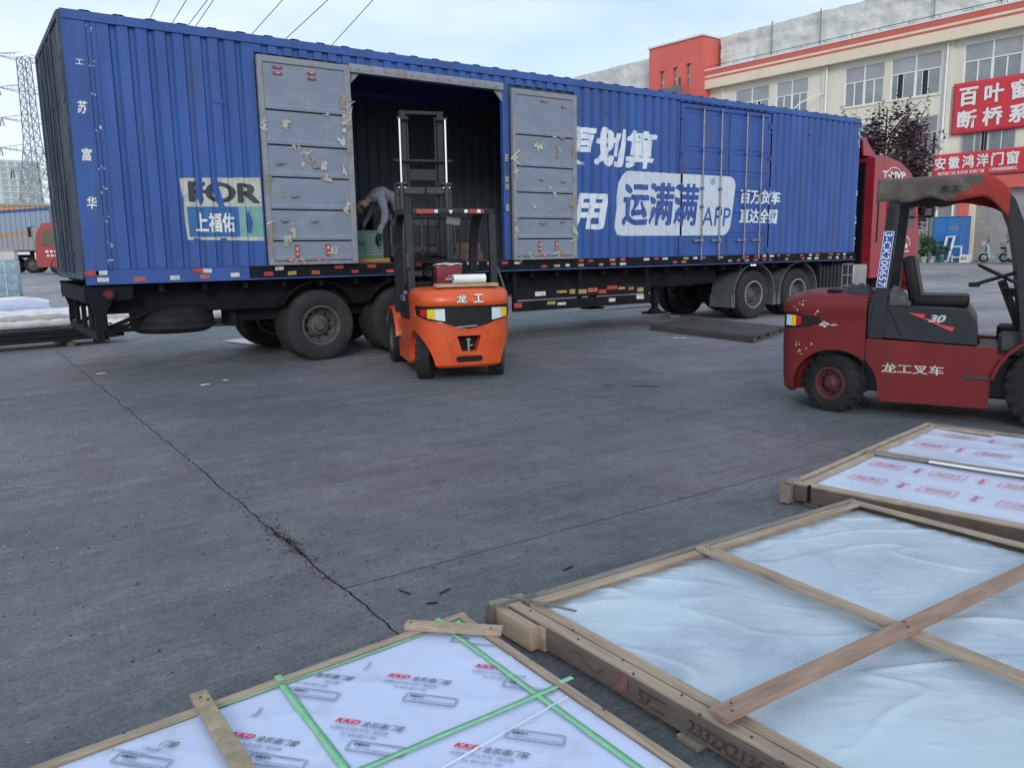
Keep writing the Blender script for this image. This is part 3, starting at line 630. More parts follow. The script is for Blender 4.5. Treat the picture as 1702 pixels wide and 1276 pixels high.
    latches(d1, [(3.90, 2.80), (4.42, 2.77), (3.92, 2.02), (4.35, 2.02), (4.08, 2.36)], [(4.07, 1.60, .055, .17), (4.53, 1.61, .055, .17), (3.94, 4.06, .13, .03), (3.94, 3.98, .13, .03), (4.42, 4.03, .12, .03), (4.42, 3.96, .12, .03), (3.97, 1.47, .12, .03), (4.38, 1.47, .12, .03)])
    latches(d2, [(8.42, 2.02), (8.86, 2.05), (8.88, 2.73), (8.86, 3.45)], [(8.36, 1.62, .05, .17), (8.72, 1.63, .05, .17), (8.48, 4.02, .13, .03), (8.90, 3.96, .1, .03), (8.42, 2.74, .1, .03), (8.46, 1.47, .12, .03), (8.85, 1.47, .1, .03)])
    # ------------- closed double door
    XC0, XC1, ZC0, ZC1 = 11.84, 14.54, 1.28, 4.30
    bm = nb()
    bx(bm, XC0, XC0 + .07, Y0 - .012, Y0 + .05, ZC0, ZC1); bx(bm, XC1 - .07, XC1, Y0 - .012, Y0 + .05, ZC0, ZC1); bx(bm, XC0 + .07, XC1 - .07, Y0 - .010, Y0 + .05, ZC1 - .08, ZC1); bx(bm, XC0 + .07, XC1 - .07, Y0 - .010, Y0 + .05, ZC0, ZC0 + .09)
    fin(bm, 'side_door_frame', BLUE2, T, world=True, bev=.006)
    mid = (XC0 + XC1) / 2 + .05
    for a, b in ((XC0 + .075, mid - .012), (mid + .012, XC1 - .075)):
        bm = nb(); bx(bm, a, b, Y0 + .012, Y0 + .03, ZC0 + .095, ZC1 - .085); d = fin(bm, 'closed_door', BLUED, T, world=True)
        bm = nb(); bx(bm, a, a + .05, Y0 - .006, Y0 + .0118, ZC0 + .095, ZC1 - .085); bx(bm, b - .05, b, Y0 - .006, Y0 + .0118, ZC0 + .095, ZC1 - .085); fin(bm, 'door_stile', BLUE2, d, world=True, bev=.004)
        zz = [ZC0 + .10, 1.84, 2.24, 2.66, 3.08, 3.50, ZC1 - .09]
        for k in range(6):
            bm = nb(); z0, z1 = zz[k], zz[k + 1]
            sec = [(Y0 + .0118, z0 + .01), (Y0 + .001, z0 + .022), (Y0 + .001, z1 - .075), (Y0 - .004, z1 - .06), (Y0 - .004, z1 - .03), (Y0 + .0118, z1 - .012)]
            l_ = [bm.verts.new((a + .052, y, z)) for y, z in sec]; r_ = [bm.verts.new((b - .052, y, z)) for y, z in sec]
            for i in range(5): bm.faces.new((l_[i], r_[i], r_[i + 1], l_[i + 1]))
            bm.faces.new(l_); bm.faces.new(r_[::-1]); fin(bm, 'door_panel', BLUED, d, world=True, smooth=False)
        for x in (a + (b - a) * .40, a + (b - a) * .80):
            bm = nb(); cyl(bm, (x, Y0 - .045, ZC0 + .03), (x, Y0 - .045, ZC1 - .03), .017, 10); rod = fin(bm, 'lock_rod', STEEL, d, world=True)
            bm = nb()
            for z in (ZC0 + .06, ZC0 + .42, 2.36, 2.72, 3.45, ZC1 - .06): box(bm, (x, Y0 - .035, z), (.075, .05, .05))
            fin(bm, 'rod_bracket', BLUE2, rod, world=True, bev=.006)
            bm = nb(); box(bm, (x - .09, Y0 - .06, 1.70), (.22, .018, .03)); box(bm, (x - .19, Y0 - .055, 1.70), (.06, .03, .055)); box(bm, (x, Y0 - .06, 1.70), (.05, .04, .07)); fin(bm, 'handle', STEEL, rod, world=True, bev=.005)
    for x in (XC0 + .02, XC1 - .02):
        for z in (1.5, 2.1, 2.75, 3.4, 4.05):
            bm = nb(); cyl(bm, (x, Y0 - .025, z - .06), (x, Y0 - .025, z + .06), .02, 8); box(bm, (x, Y0 - .015, z), (.12, .02, .05)); fin(bm, 'hinge', BLUE2, T, world=True)
    # ------------- lower side rail and tape
    bm = nb(); bx(bm, TX0, 3.4, Y0 - .02, Y0 + .08, 1.218, 1.395); fin(bm, 'side_rail', BLUE2, T, world=True, bev=.005)
    bm = nb(); bx(bm, 3.402, TX1 + .02, Y0 - .02, Y0 + .08, 1.225, 1.395); fin(bm, 'side_rail', CHAS, T, world=True, bev=.005)
    bm = nb(); bx(bm, TX0, TX1 + .02, Y0 - .032, Y0 - .021, 1.215, 1.232); fin(bm, 'rail_lip', BLUE2, T, world=True)
    lay = [(1.45, 1.36, TRED, .16), (1.56, 1.36, TWHT, .13), (1.57, 1.275, TWHT, .13), (1.99, 1.27, TORG, .15), (2.42, 1.275, TWHT, .12), (2.72, 1.36, TRED, .13), (2.84, 1.355, TWHT, .11), (2.80, 1.28, TORG, .12), (3.2, 1.29, TWHT, .12), (3.66, 1.29, TRED, .13), (3.82, 1.365, TWHT, .12), (4.0, 1.29, TYEL, .12), (4.35, 1.29, TORG, .12)]
    for x, z, m, w in lay:
        bm = nb(); box(bm, (x, Y0 - .0235, z), (w, .006, .055), Matrix.Rotation(random.uniform(-.04, .04), 3, 'Y')); fin(bm, 'reflective_tape', m, T, world=True)
    x = 4.7; k = 0
    while x < TX1 - .1:
        for z in (1.36, 1.285):
            if random.random() < .72:
                m = random.choice([TRED, TRED, TWHT, TWHT, TORG, TYEL, CHASR, CHASR]); w = random.uniform(.09, .15)
                bm = nb(); box(bm, (x + random.uniform(-.04, .04), Y0 - .0235, z + random.uniform(-.006, .006)), (w, .006, .045)); fin(bm, 'reflective_tape', m, T, world=True)
        x += .27
    # ------------- chassis
    bm = nb(); bx(bm, TX0 + .15, 13.3, Y0 + .32, Y0 + .44, .83, 1.21); bx(bm, 2.2, 12.6, Y0 + .30, Y0 + .46, .80, .83)
    bx(bm, 13.3, TX1, Y0 + .32, Y0 + .44, 1.08, 1.21); fin(bm, 'chassis_beam', CHASR, T, world=True)
    bm = nb(); bx(bm, TX0 + .15, 13.3, Y1 - .44, Y1 - .32, .83, 1.21); bx(bm, 13.3, TX1, Y1 - .44, Y1 - .32, 1.08, 1.21); fin(bm, 'chassis_beam', CHASR, T, world=True)
    bm = nb()
    x = TX0 + .3
    while x < TX1 - .2: bx(bm, x, x + .06, Y0 + .08, Y0 + .315, 1.10, 1.222); bx(bm, x, x + .06, Y0 + .445, Y1 - .445, 1.02, 1.20); x += .55
    bx(bm, TX0 + .1, TX1, Y0 + .09, Y1 - .05, 1.23, 1.33); fin(bm, 'cross_member', CHAS, T, world=True)
    bm = nb(); bx(bm, 5.4, 11.2, Y0 + .9, Y0 + 1.9, .86, 1.15); bx(bm, 3.3, 7.3, Y0 + .48, Y0 + .6, .62, .8); fin(bm, 'underbody_box', CHAS, T, world=True)
    for ax in (4.42, 5.77, 7.12):
        bm = nb(); cyl(bm, (ax, Y0 + .3, .52), (ax, Y1 - .3, .52), .075, 14); bx(bm, ax - .6, ax + .6, Y0 + .62, Y0 + .70, .60, .68); bx(bm, ax - .6, ax + .6, Y1 - .70, Y1 - .62, .60, .68); fin(bm, 'axle', CHAS, T, world=True)
        for yy, sd_ in ((Y0 + .16, -1), (Y0 + .50, -1), (Y1 - .16, 1), (Y1 - .50, 1)):
            c = Vector((ax, yy, .515)) - TR.location
            make_wheel(T, c, .515, .28, .285, RUBD if yy < Y0 + .3 else RUB, RIMG, side=sd_, deep=True, dish=.05)
    # mud guards
    for ax in (4.42, 5.77, 7.12):
        bm = nb(); pts = [(ax + .62 * math.cos(t), .56 + .60 * math.sin(t)) for t in [R(28 + 124 * i / 10) for i in range(11)]]
        for i in range(10): beam(bm, (pts[i][0], Y0 + .32, min(1.19, pts[i][1])), (pts[i + 1][0], Y0 + .32, min(1.19, pts[i + 1][1])), .5, .012, Vector((0, 0, 1)))
        fin(bm, 'mudguard', CHAS, T, world=True)
    # spare tyre slung flat under the tail
    bm = nb(); M = Matrix.Translation((2.50, Y0 + .72, .69)) @ Matrix.Rotation(R(-90), 4, 'X')
    h = .175; r = .55; lathe(bm, [(.28, -h * .8), (.34, -h), (.44, -h), (.50, -h * .85), (r, -h * .6), (r - .01, -h * .3), (r, -h * .2), (r, h * .2), (r - .01, h * .3), (r, h * .6), (.5, h * .85), (.44, h), (.34, h), (.28, h * .8)], M, 48); lathe(bm, [(.28, -.1), (.2, -.02), (.05, -.02)], M, 24, closed=False)
    sp = fin(bm, 'spare_tyre', RUB, T, world=True)
    bm = nb(); cyl(bm, (2.50, Y0 + .72, .68), (2.50, Y0 + .72, 1.2), .03, 8); bx(bm, 2.1, 3.3, Y0 + .85, Y0 + .93, .90, .95); bx(bm, 3.22, 3.30, Y0 + .4, Y0 + .9, .56, .95); fin(bm, 'spare_carrier', CHAS, T, world=True)
    # tail: bumper, lamp brackets, stays
    for ya_, yb_ in ((Y0 + .04, Y0 + .12), (Y1 - .12, Y1 - .04)):
        bm = nb(); prism(bm, [(1.36, 1.215), (1.92, 1.215), (1.90, 1.02), (1.66, 1.0), (1.58, .86), (1.54, .62), (1.44, .60), (1.45, .84), (1.40, 1.0)], ya_, yb_); fin(bm, 'tail_bracket', CHAS, T, world=True, bev=.01)
    bm = nb(); bx(bm, 1.45, 1.54, Y0 + .02, Y1 - .02, .50, .60); fin(bm, 'rear_bumper', CHAS, T, world=True, bev=.01)
    bm = nb(); bx(bm, 1.36, 1.46, Y0 + .13, Y1 - .13, .98, 1.18); fin(bm, 'rear_beam', CHAS, T, world=True, bev=.01)
    for yq in (Y0 + .7, Y0 + 1.4, Y0 + 2.1):
        bm = nb(); bx(bm, 1.46, 1.52, yq, yq + .07, .60, 1.0); fin(bm, 'bumper_stay', CHAS, T, world=True, bev=.01)
    bm = nb(); cyl(bm, (1.62, Y0 + .036, 1.09), (1.62, Y0 + .0, 1.09), .085, 24); fin(bm, 'tail_lamp_ring', CHAS, T, world=True)
    bm = nb(); cyl(bm, (1.62, Y0 + .002, 1.09), (1.62, Y0 - .012, 1.09), .062, 24, r2=.05); fin(bm, 'tail_lamp', mat('dark_red_lens', (.10, .012, .014), .25), T, world=True)
    bm = nb(); beam(bm, (1.52, Y0 + .3, .60), (2.2, Y0 + .3, .87), .05, .05); beam(bm, (1.52, Y1 - .5, .60), (2.2, Y1 - .5, .87), .05, .05); beam(bm, (1.5, Y0 + .3, .835), (3.3, Y0 + .3, .835), .04, .03); bx(bm, 1.46, 1.56, Y0 + .5, Y0 + .58, .45, .84); fin(bm, 'stay', CHAS, T, world=True)
    bm = nb(); bx(bm, 1.58, 1.60, Y0 + .15, Y0 + .6, .50, .95); fin(bm, 'mud_flap', RUB, T, world=True)
    # side guard boards
    for z0, z1 in ((.715, .905), (.515, .69)):
        bm = nb(); bx(bm, 7.88, 11.15, Y0 + .05, Y0 + .085, z0, z1); gd = fin(bm, 'side_guard', CHASR, T, world=True, bev=.008)
        x = 7.98
        while x < 11.0:
            if random.random() < (.8 if z0 > .6 else .35):
                m = random.choice([TRED, TWHT, TORG, TYEL, CHASR, TYEL]); bm = nb(); box(bm, (x, Y0 + .047, (z0 + z1) / 2 + random.uniform(-.03, .05)), (random.uniform(.12, .26), .005, random.uniform(.04, .09))); fin(bm, 'reflective_tape', m, gd, world=True)
            x += .24
    bm = nb()
    for x in (7.95, 9.4, 11.08): bx(bm, x - .04, x + .04, Y0 + .09, Y0 + .14, .52, 1.24)
    fin(bm, 'guard_post', CHAS, T, world=True)
    # landing legs
    for y in (Y0 + .45, Y1 - .45):
        bm = nb(); bx(bm, 11.58, 11.72, y - .07, y + .07, .45, 1.2); bx(bm, 11.60, 11.70, y - .05, y + .05, .30, .45); fin(bm, 'landing_leg', CHAS, T, world=True, bev=.008)
        bm = nb(); bx(bm, 11.42, 11.88, y - .14, y + .14, .26, .30); prism(bm, [(11.5, .30), (11.8, .30), (11.7, .38), (11.6, .38)], y - .06, y + .06); fin(bm, 'landing_foot', CHAS, T, world=True)
    bm = nb(); tube(bm, [(11.65, Y0 + .3, .95), (11.65, Y0 + .1, .95), (11.66, Y0 + .08, .7), (11.70, Y0 + .05, .62), (11.82, Y0 + .05, .62)], .014, 6); fin(bm, 'crank_handle', CHAS, T, world=True)
    bm = nb()
    for x, w in ((14.05, .03), (14.12, .03), (14.17, .03)): box(bm, (x, Y0 - .01, 1.175), (w, .02, .03))
    fin(bm, 'marker_lamp', emit('marker_white', (.8, .85, .9), .5), T, world=True)
build_trailer()

# ------------------------------------------------------------------ tractor in front of the trailer
def build_tractor():
    ya, yb = 11.42, 13.90
    T = thing('tractor_truck', 'red tractor truck coupled to the front of the blue trailer', 'truck', (18.5, 12.66, 0))
    T_ = T.location
    bm = nb(); bx(bm, 12.9, 21.2, ya + .75, ya + .85, .75, 1.02); bx(bm, 12.9, 21.2, yb - .85, yb - .75, .75, 1.02)
    for x in (13.6, 15, 16.4, 17.8): bx(bm, x, x + .12, ya + .85, yb - .85, .8, .98)
    bx(bm, 13.9, 16.3, ya + .95, yb - .95, .95, 1.07); fin(bm, 'chassis', CHAS, T, world=True)
    for ax in (14.40, 15.95):
        bm = nb(); cyl(bm, (ax, ya + .3, .52), (ax, yb - .3, .52), .08, 14); box(bm, (ax, 12.66, .52), (.45, .5, .4)); fin(bm, 'axle', CHAS, T, world=True, bev=.05)
        for yy, sd_ in ((ya + .15, -1), (ya + .49, -1), (yb - .15, 1), (yb - .49, 1)):
            make_wheel(T, Vector((ax, yy, .53)) - T_, .53, .28, .29, RUBD if yy < ya + .3 else RUB, RIMG, side=sd_, deep=True)
        bm = nb(); lathe(bm, [(.30, 0), (.278, -.004), (.27, .0), (.27, .03), (.29, .03)], Matrix.Translation((ax, ya + .01, .53)), 48); fin(bm, 'rim_ring', RIMB, T, world=True)
        pts = [(ax + .68 * math.cos(t), .56 + .64 * math.sin(t)) for t in [R(-18 + 216 * i / 16) for i in range(17)]]
        bm = nb()
        for i in range(16): beam(bm, (pts[i][0], ya + .30, pts[i][1]), (pts[i + 1][0], ya + .30, pts[i + 1][1]), .62, .03)
        for x in (ax - .69, ax + .69): bx(bm, x - .06, x + .06, ya + .0, ya + .6, .28, .55)
        fin(bm, 'mudguard', mat('mudguard_grey%d' % int(ax), (.085, .095, .105), .65, 0, .25, 5), T, world=True, smooth=True)
    for yy, sd_ in ((ya + .2, -1), (yb - .2, 1)):
        make_wheel(T, Vector((19.9, yy, .53)) - T_, .53, .3, .29, RUBD, RIMG, side=sd_)
    # finned tank row and battery box
    for k in range(6):
        bm = nb(); bx(bm, 16.78 + k * .14, 16.87 + k * .14, ya + .02, ya + .62, .45, 1.12); fin(bm, 'air_tank_rib', GREYP, T, world=True, bev=.03, segs=2)
    bm = nb(); bx(bm, 17.62, 18.1, ya + .05, ya + .6, .45, 1.08); fin(bm, 'battery_box', GREYP, T, world=True, bev=.02)
    bm = nb()
    for x in (17.64, 17.88, 18.08): bx(bm, x - .014, x + .014, ya + .0, ya + .03, .45, 1.12)
    for z in (.6, .85, 1.12): bx(bm, 17.64, 18.08, ya + .002, ya + .028, z - .012, z + .012)
    fin(bm, 'step_rail', STEEL, T, world=True)
    bm = nb(); bx(bm, 18.16, 18.75, ya + .03, ya + .68, .42, 1.10); fin(bm, 'fuel_tank', mat('tank_alloy', (.32, .33, .33), .45, .5, .15, 3), T, world=True, bev=.06, segs=3)
    # cab: side profile extruded, roof rounded
    prof = [(18.82, .75), (18.80, 3.66), (18.9, 3.72), (19.3, 3.72), (19.95, 3.60), (20.45, 3.36), (20.68, 3.12), (20.85, 2.6), (21.02, 1.6), (21.05, .62), (20.55, .60), (20.46, .95), (20.2, 1.16), (19.8, 1.18), (19.5, 1.05), (19.38, .75)]
    bm = nb(); prism(bm, prof, ya + .02, yb - .02); cab = fin(bm, 'cab', REDW, T, world=True, bev=.05, segs=3)
    bm = nb(); prism(bm, [(18.74, .75), (18.74, 3.55), (18.82, 3.6), (18.82, .75)], ya + .25, yb - .25); fin(bm, 'cab_back', BLACK, cab, world=True, bev=.01)
    bm = nb(); prism(bm, [(19.02, 1.62), (19.02, 3.0), (19.07, 3.0), (19.07, 1.62)], ya + .008, ya + .022); fin(bm, 'side_vent', BLACK, cab, world=True)
    bm = nb(); prism(bm, [(19.45, 1.05), (19.42, 2.98), (19.95, 3.0), (20.5, 2.96), (20.78, 2.3), (20.86, 1.9), (20.86, 1.05), (20.48, 1.05), (20.25, 1.22), (19.75, 1.24)], ya + .0, ya + .018); dr = fin(bm, 'door', REDW, cab, world=True, bev=.006)
    bm = nb(); prism(bm, [(19.52, 2.06), (19.50, 2.90), (20.42, 2.88), (20.72, 2.2), (20.72, 2.0)], ya - .006, ya + .002); fin(bm, 'window', GLASSD, dr, world=True)
    bm = nb(); bx(bm, 19.55, 19.75, ya - .02, ya - .002, 1.82, 1.87); fin(bm, 'handle', BLACK, dr, world=True)
    bm = nb(); prism(bm, [(20.72, 2.95), (20.93, 2.95 - .75), (20.98, 2.0), (20.99, 2.0), (20.94, 2.3), (20.74, 3.0)], ya + .15, yb - .15)
    fin(bm, 'windscreen', GLASSD, cab, world=True)
    bm = nb(); bx(bm, 20.98, 21.14, ya, yb, .35, .75); fin(bm, 'bumper', REDW, cab, world=True, bev=.04, segs=2)
    # roof deflector
    bm = nb(); prism(bm, [(18.62, 3.72), (18.55, 4.10), (18.68, 4.14), (18.80, 4.02), (19.10, 3.78), (19.18, 3.72)], ya + .22, ya + .27); prism(bm, [(18.62, 3.72), (18.55, 4.10), (18.68, 4.14), (18.80, 4.02), (19.10, 3.78), (19.18, 3.72)], yb - .27, yb - .22)
    beam(bm, (18.66, 12.66, 4.13), (19.14, 12.66, 3.74), 1.94, .03)
    fin(bm, 'roof_deflector', REDW, cab, world=True, bev=.008)
    bm = nb(); bx(bm, 18.0, 18.62, ya + .5, yb - .5, 1.2, 3.9); fin(bm, 'air_intake', BLACKM, T, world=True, bev=.05)
    # mirrors
    for yy, q in ((ya - .24, ya), (yb + .24, yb)):
        bm = nb(); box(bm, (20.98, yy, 2.62), (.10, .22, .78)); mr = fin(bm, 'mirror', BLACK, cab, world=True, bev=.03, segs=2)
        bm = nb(); box(bm, (20.926, yy, 2.75), (.004, .17, .40)); box(bm, (20.926, yy, 2.38), (.004, .17, .18)); fin(bm, 'mirror_glass', mat('mirror_glass', (.5, .55, .6), .05, 1), mr, world=True)
        bm = nb(); tube(bm, [(20.95, q, 3.0), (20.96, yy, 3.0), (20.98, yy, 2.95)], .015, 6); tube(bm, [(20.95, q, 2.25), (20.96, yy, 2.25)], .015, 6); fin(bm, 'mirror_arm', BLACK, cab, world=True)
    MM = lambda x, z: frameM((x, ya + .0115, z), (1, 0, 0), (0, 0, 1))
    text('T-MVP', MM(19.66, 3.28), 1.05, .17, WPAINT, cab, bold=.05)
    bm = nb(); P = [(19.66 + .34 * math.cos(t), ya + .011, 3.24 + .22 * math.sin(t)) for t in [R(20 + 140 * i / 14) for i in range(15)]]
    for i in range(14): beam(bm, P[i], P[i + 1], .02, .008, Vector((0, 1, 0)))
    fin(bm, 'logo_arc', WPAINT, cab, world=True, smooth=False)
    bm = nb()
    for i in range(11):
        t = R(10 + 160 * i / 10); box(bm, (20.33 + .23 * math.cos(t), ya - .004, 1.52 + .25 * math.sin(t)), (.035, .006, .04), Matrix.Rotation(-t, 3, 'Y'))
    fin(bm, 'door_emblem', WPAINT, dr, world=True, smooth=False)
    bm = nb()
    for i in range(3): bx(bm, 20.22 + .08 * i, 20.28 + .08 * i, ya - .007, ya - .001, 1.47, 1.58)
    fin(bm, 'door_emblem', WPAINT, dr, world=True, smooth=False)
    bm = nb()
    for i in range(9): box(bm, (20.15 + i * .045, ya - .004, 1.39), (.028, .006, .035))
    fin(bm, 'door_emblem', WPAINT, dr, world=True, smooth=False)
    # coiled air lines
    for k, m in ((0, TRED), (1, BLACK), (2, BLACK)):
        bm = nb(); tube(bm, [(18.05 + (18.7 - 18.05) * t / 60, ya + .9 + k * .15 + .05 * math.cos(t * 1.1), 1.7 + .05 * math.sin(t * 1.1) - .25 * math.sin(math.pi * t / 60)) for t in range(61)], .009, 5); fin(bm, 'air_hose', m, T, world=True)
build_tractor()

# ------------------------------------------------------------------ forklifts
def cw_levels(): return [(.17, -.40, .55), (.20, -.43, .565), (.30, -.44, .575), (.45, -.445, .58), (.58, -.45, .59), (.66, -.45, .59), (.74, -.448, .592), (.82, -.447, .593), (.905, -.445, .594), (.925, -.452, .598), (.945, -.462, .602), (1.0, -.455, .602), (1.04, -.435, .598), (1.075, -.40, .585), (1.10, -.355, .56), (1.115, -.29, .52)]
def cw_point(t, z, off=0):
    """surface of the counterweight: t in -1..1 from right front corner round the back to the left"""
    Lv = cw_levels(); z = max(Lv[0][0], min(Lv[-1][0], z))
    for i in range(len(Lv) - 1):
        if Lv[i][0] <= z <= Lv[i + 1][0]:
            q = (z - Lv[i][0]) / (Lv[i + 1][0] - Lv[i][0]); xr = Lv[i][1] * (1 - q) + Lv[i + 1][1] * q; w = Lv[i][2] * (1 - q) + Lv[i + 1][2] * q; break
    a = t * math.pi / 2; n = CWN; xf = .26; xr = xr - CWX
    cx = abs(math.cos(a)) ** (2 / n); sy = math.copysign(abs(math.sin(a)) ** (2 / n), a)
    return Vector((xf - (xf - xr + off) * cx, (w + off) * sy, z))
def cw_t_from_y(y, z):
    lo, hi = -1, 1
    for _ in range(30):
        m = (lo + hi) / 2
        if cw_point(m, z).y < y: lo = m
        else: hi = m
    return lo
def cw_patch(name, pts, m, parent, off=.003, thick=.0, sub=.04):
    """pts: (y or t, z) polygon in (t,z) space laid on the counterweight"""
    bm = nb(); bm.faces.new([bm.verts.new((a, b, 0)) for a, b in pts])
    t = -1
    while t < 1:
        bmesh.ops.bisect_plane(bm, geom=bm.verts[:] + bm.edges[:] + bm.faces[:], plane_co=(t, 0, 0), plane_no=(1, 0, 0), dist=1e-6); t += sub
    z = .2
    while z < 1.1:
        bmesh.ops.bisect_plane(bm, geom=bm.verts[:] + bm.edges[:] + bm.faces[:], plane_co=(0, z, 0), plane_no=(0, 1, 0), dist=1e-6); z += .03
    bmesh.ops.triangulate(bm, faces=bm.faces[:])
    for v in bm.verts: v.co = cw_point(v.co.x, v.co.y, off)
    if thick:
        r = bmesh.ops.extrude_face_region(bm, geom=bm.faces[:]); vs_ = [g for g in r['geom'] if isinstance(g, bmesh.types.BMVert)]
        for v in vs_:
            d = Vector((v.co.x - .26, v.co.y, 0)).normalized(); v.co += d * thick
    return fin(bm, name, m, parent, ang=R(40))

CWN, CWX = 3.6, 0
def make_forklift(name, label, loc, rz, PM, style):
    global CWN, CWX
    CWN, CWX = (3.8, 0) if style == 'orange' else (5.0, .07)
    T = thing(name, label, 'forklift', loc, rz)
    # counterweight
    bm = nb(); rings = []; n = 56
    for z, xr, w in cw_levels():
        rings.append([bm.verts.new(cw_point(-1 + 2 * i / n, z)) for i in range(n + 1)])
    for a, b in zip(rings, rings[1:]):
        for i in range(n): bm.faces.new((a[i], a[i + 1], b[i + 1], b[i]))
        bm.faces.new((a[n], a[0], b[0], b[n]))
    bm.faces.new(rings[0]); 
    prev = rings[-1]
    for s_, dz in ((.9, .008), (.6, .014), (.25, .016)):
        cur = [bm.verts.new((.02 + (v.co.x - .02) * s_ / 1.0 if True else 0, v.co.y * s_, 1.115 + dz)) for v in rings[-1]]
        for i in range(n): bm.faces.new((prev[i], prev[i + 1], cur[i + 1], cur[i]))
        bm.faces.new((prev[n], prev[0], cur[0], cur[n])); prev = cur
    bm.faces.new(prev)
    cwt = fin(bm, 'counterweight', PM, T)
    c = nb(); 
    pts = [(.0 + .37 * math.cos(t), .24 + .36 * math.sin(t)) for t in [R(a) for a in range(-10, 191, 8)]] + [(-.37, .0), (.37, .0)]
    prism(c, pts, -.8, -.30); boolean(cwt, c)
    c = nb(); prism(c, pts, .30, .8); boolean(cwt, c)
    c = nb(); Mx = Matrix.Rotation(R(90), 4, 'Z')
    prism(c, [(-.15, .555), (.15, .555), (.09, .365), (-.09, .365)], -.9, -.2, Matrix.Identity(4)); 
    for v in c.verts: v.co = Vector((v.co.y + .1 if False else v.co.y, v.co.x, v.co.z))
    for v in c.verts: v.co.x = -.75 if v.co.x < -.5 else -.26
    if style == 'orange': boolean(cwt, c)
    else: c.free()
    if style == 'orange':
        bm = nb(); bx(bm, -.30, -.27, -.16, .16, .36, .56); q = fin(bm, 'tow_recess_shade', BLACKM, cwt)  # black back plate paints the shade inside the tow opening
        bm = nb(); cyl(bm, (-.40, 0, .34), (-.40, 0, .50), .018, 10); cyl(bm, (-.40, 0, .49), (-.40, 0, .52), .03, 10); tube(bm, [(-.36, -.07, .42), (-.42, -.04, .44), (-.42, 0, .42)], .008, 6); fin(bm, 'tow_pin', STEEL, cwt)
        tt = lambda y, z=.27: cw_t_from_y(y, z)
        P = [(tt(.15 * math.cos(a), .27), .272 + .034 * math.sin(a)) for a in [2 * math.pi * i / 20 for i in range(20)]]
        P = [(tt(-.13), .235), (tt(.13), .235), (tt(.16), .25), (tt(.165), .29), (tt(.14), .31), (tt(-.14), .31), (tt(-.165), .29), (tt(-.16), .25)]
        cw_patch('lower_slot', P, BLACKM, cwt, .003)  # black overlay painted for the dark inside of a slot
        # V shaped black band with lamps
        band = [(-.80, .915), (.80, .915), (.84, .86), (.80, .80), (tt(.50, .8), .755), (tt(.33, .8), .725), (tt(.12, .8), .66), (tt(0, .8), .635), (tt(-.12, .8), .66), (tt(-.33, .8), .725), (tt(-.50, .8), .755), (-.80, .80), (-.84, .86)]
        cw_patch('lamp_band', band, BLACK, cwt, .004)
        # raised lip under the band and side creases
        def line(pts, r, m, nm):
            bm = nb(); P = []
            for (a, b), (c_, d) in zip(pts, pts[1:]):
                for k in range(6): P.append(cw_point(a + (c_ - a) * k / 6, b + (d - b) * k / 6, .003))
            P.append(cw_point(*pts[-1], .003)); tube(bm, P, r, 6); fin(bm, nm, m, cwt)
        line([(-.84, .86), (-.80, .79), (tt(-.50, .8), .745), (tt(-.33, .8), .715), (tt(-.12, .8), .648), (0, .622), (tt(.12, .8), .648), (tt(.33, .8), .715), (tt(.50, .8), .745), (.80, .79), (.84, .86)], .009, PM, 'band_lip')
        for s_ in (-1, 1): line([(s_ * tt(.40, .6), .72), (s_ * tt(.335, .6), .66), (s_ * tt(.29, .6), .58), (s_ * tt(.25, .5), .45), (s_ * tt(.21, .4), .33), (s_ * tt(.17, .3), .245)], .006, PM, 'crease')
        for s_ in (-1, 1):
            y0_, y1_ = .285, .475
            q = cw_patch('rear_lamp', [(s_ * tt(y0_, .8), .885), (s_ * tt(y1_, .8), .878), (s_ * tt(y1_, .8), .775), (s_ * tt(y0_, .8), .738)][::s_], LENSW, cwt, .006, .012)
            ym = .395
            cw_patch('amber_lens', [(s_ * tt(ym, .8), .884), (s_ * tt(y1_, .8), .878), (s_ * tt(y1_, .8), .775), (s_ * tt(ym, .8), .760)][::s_], YEL, q, .020, .004)
            cw_patch('red_lens', [(s_ * tt(.49, .8), .878), (s_ * tt(.545, .8), .87), (s_ * tt(.545, .8), .80), (s_ * tt(.49, .8), .78)][::s_], LENSR, cwt, .006, .01)
        bm = nb(); beam(bm, (-.456, -.10, .675), (-.456, .16, .66), .012, .016); fin(bm, 'badge_bar', RIMB, cwt)
        for ch, y in (('龙', .085), ('工', -.12)):
            M = frameM((-.468, y, 1.0), (0, -1, 0), (.06, 0, 1))
            text(ch, M @ Matrix.Translation((0, 0, -.004)), .138, .112, BLACK, cwt, bold=.06, world=False); text(ch, M, .128, .102, WPAINT, cwt, bold=.03, world=False)
        # scratches
        bm = nb()
        for (t0, z0, t1, z1) in ((tt(.36, .5), .60, tt(.44, .5), .597), (tt(.42, .45), .49, tt(.50, .4), .475), (tt(-.36, .5), .63, tt(-.45, .5), .64), (tt(-.3, .3), .33, tt(-.4, .3), .35), (tt(.1, .5), .60, tt(.2, .5), .61)):
            P = [cw_point(t0 + (t1 - t0) * k / 4, z0 + (z1 - z0) * k / 4, .001) for k in range(5)]
            for a, b in zip(P, P[1:]): beam(bm, a, b, .003, .005)
        tag(fin(bm, 'scratch', mat('scratch_mark', (.32, .13, .08), .6), cwt), kind='stuff')
    else:
        tt = lambda y, z=.8: cw_t_from_y(y, z)
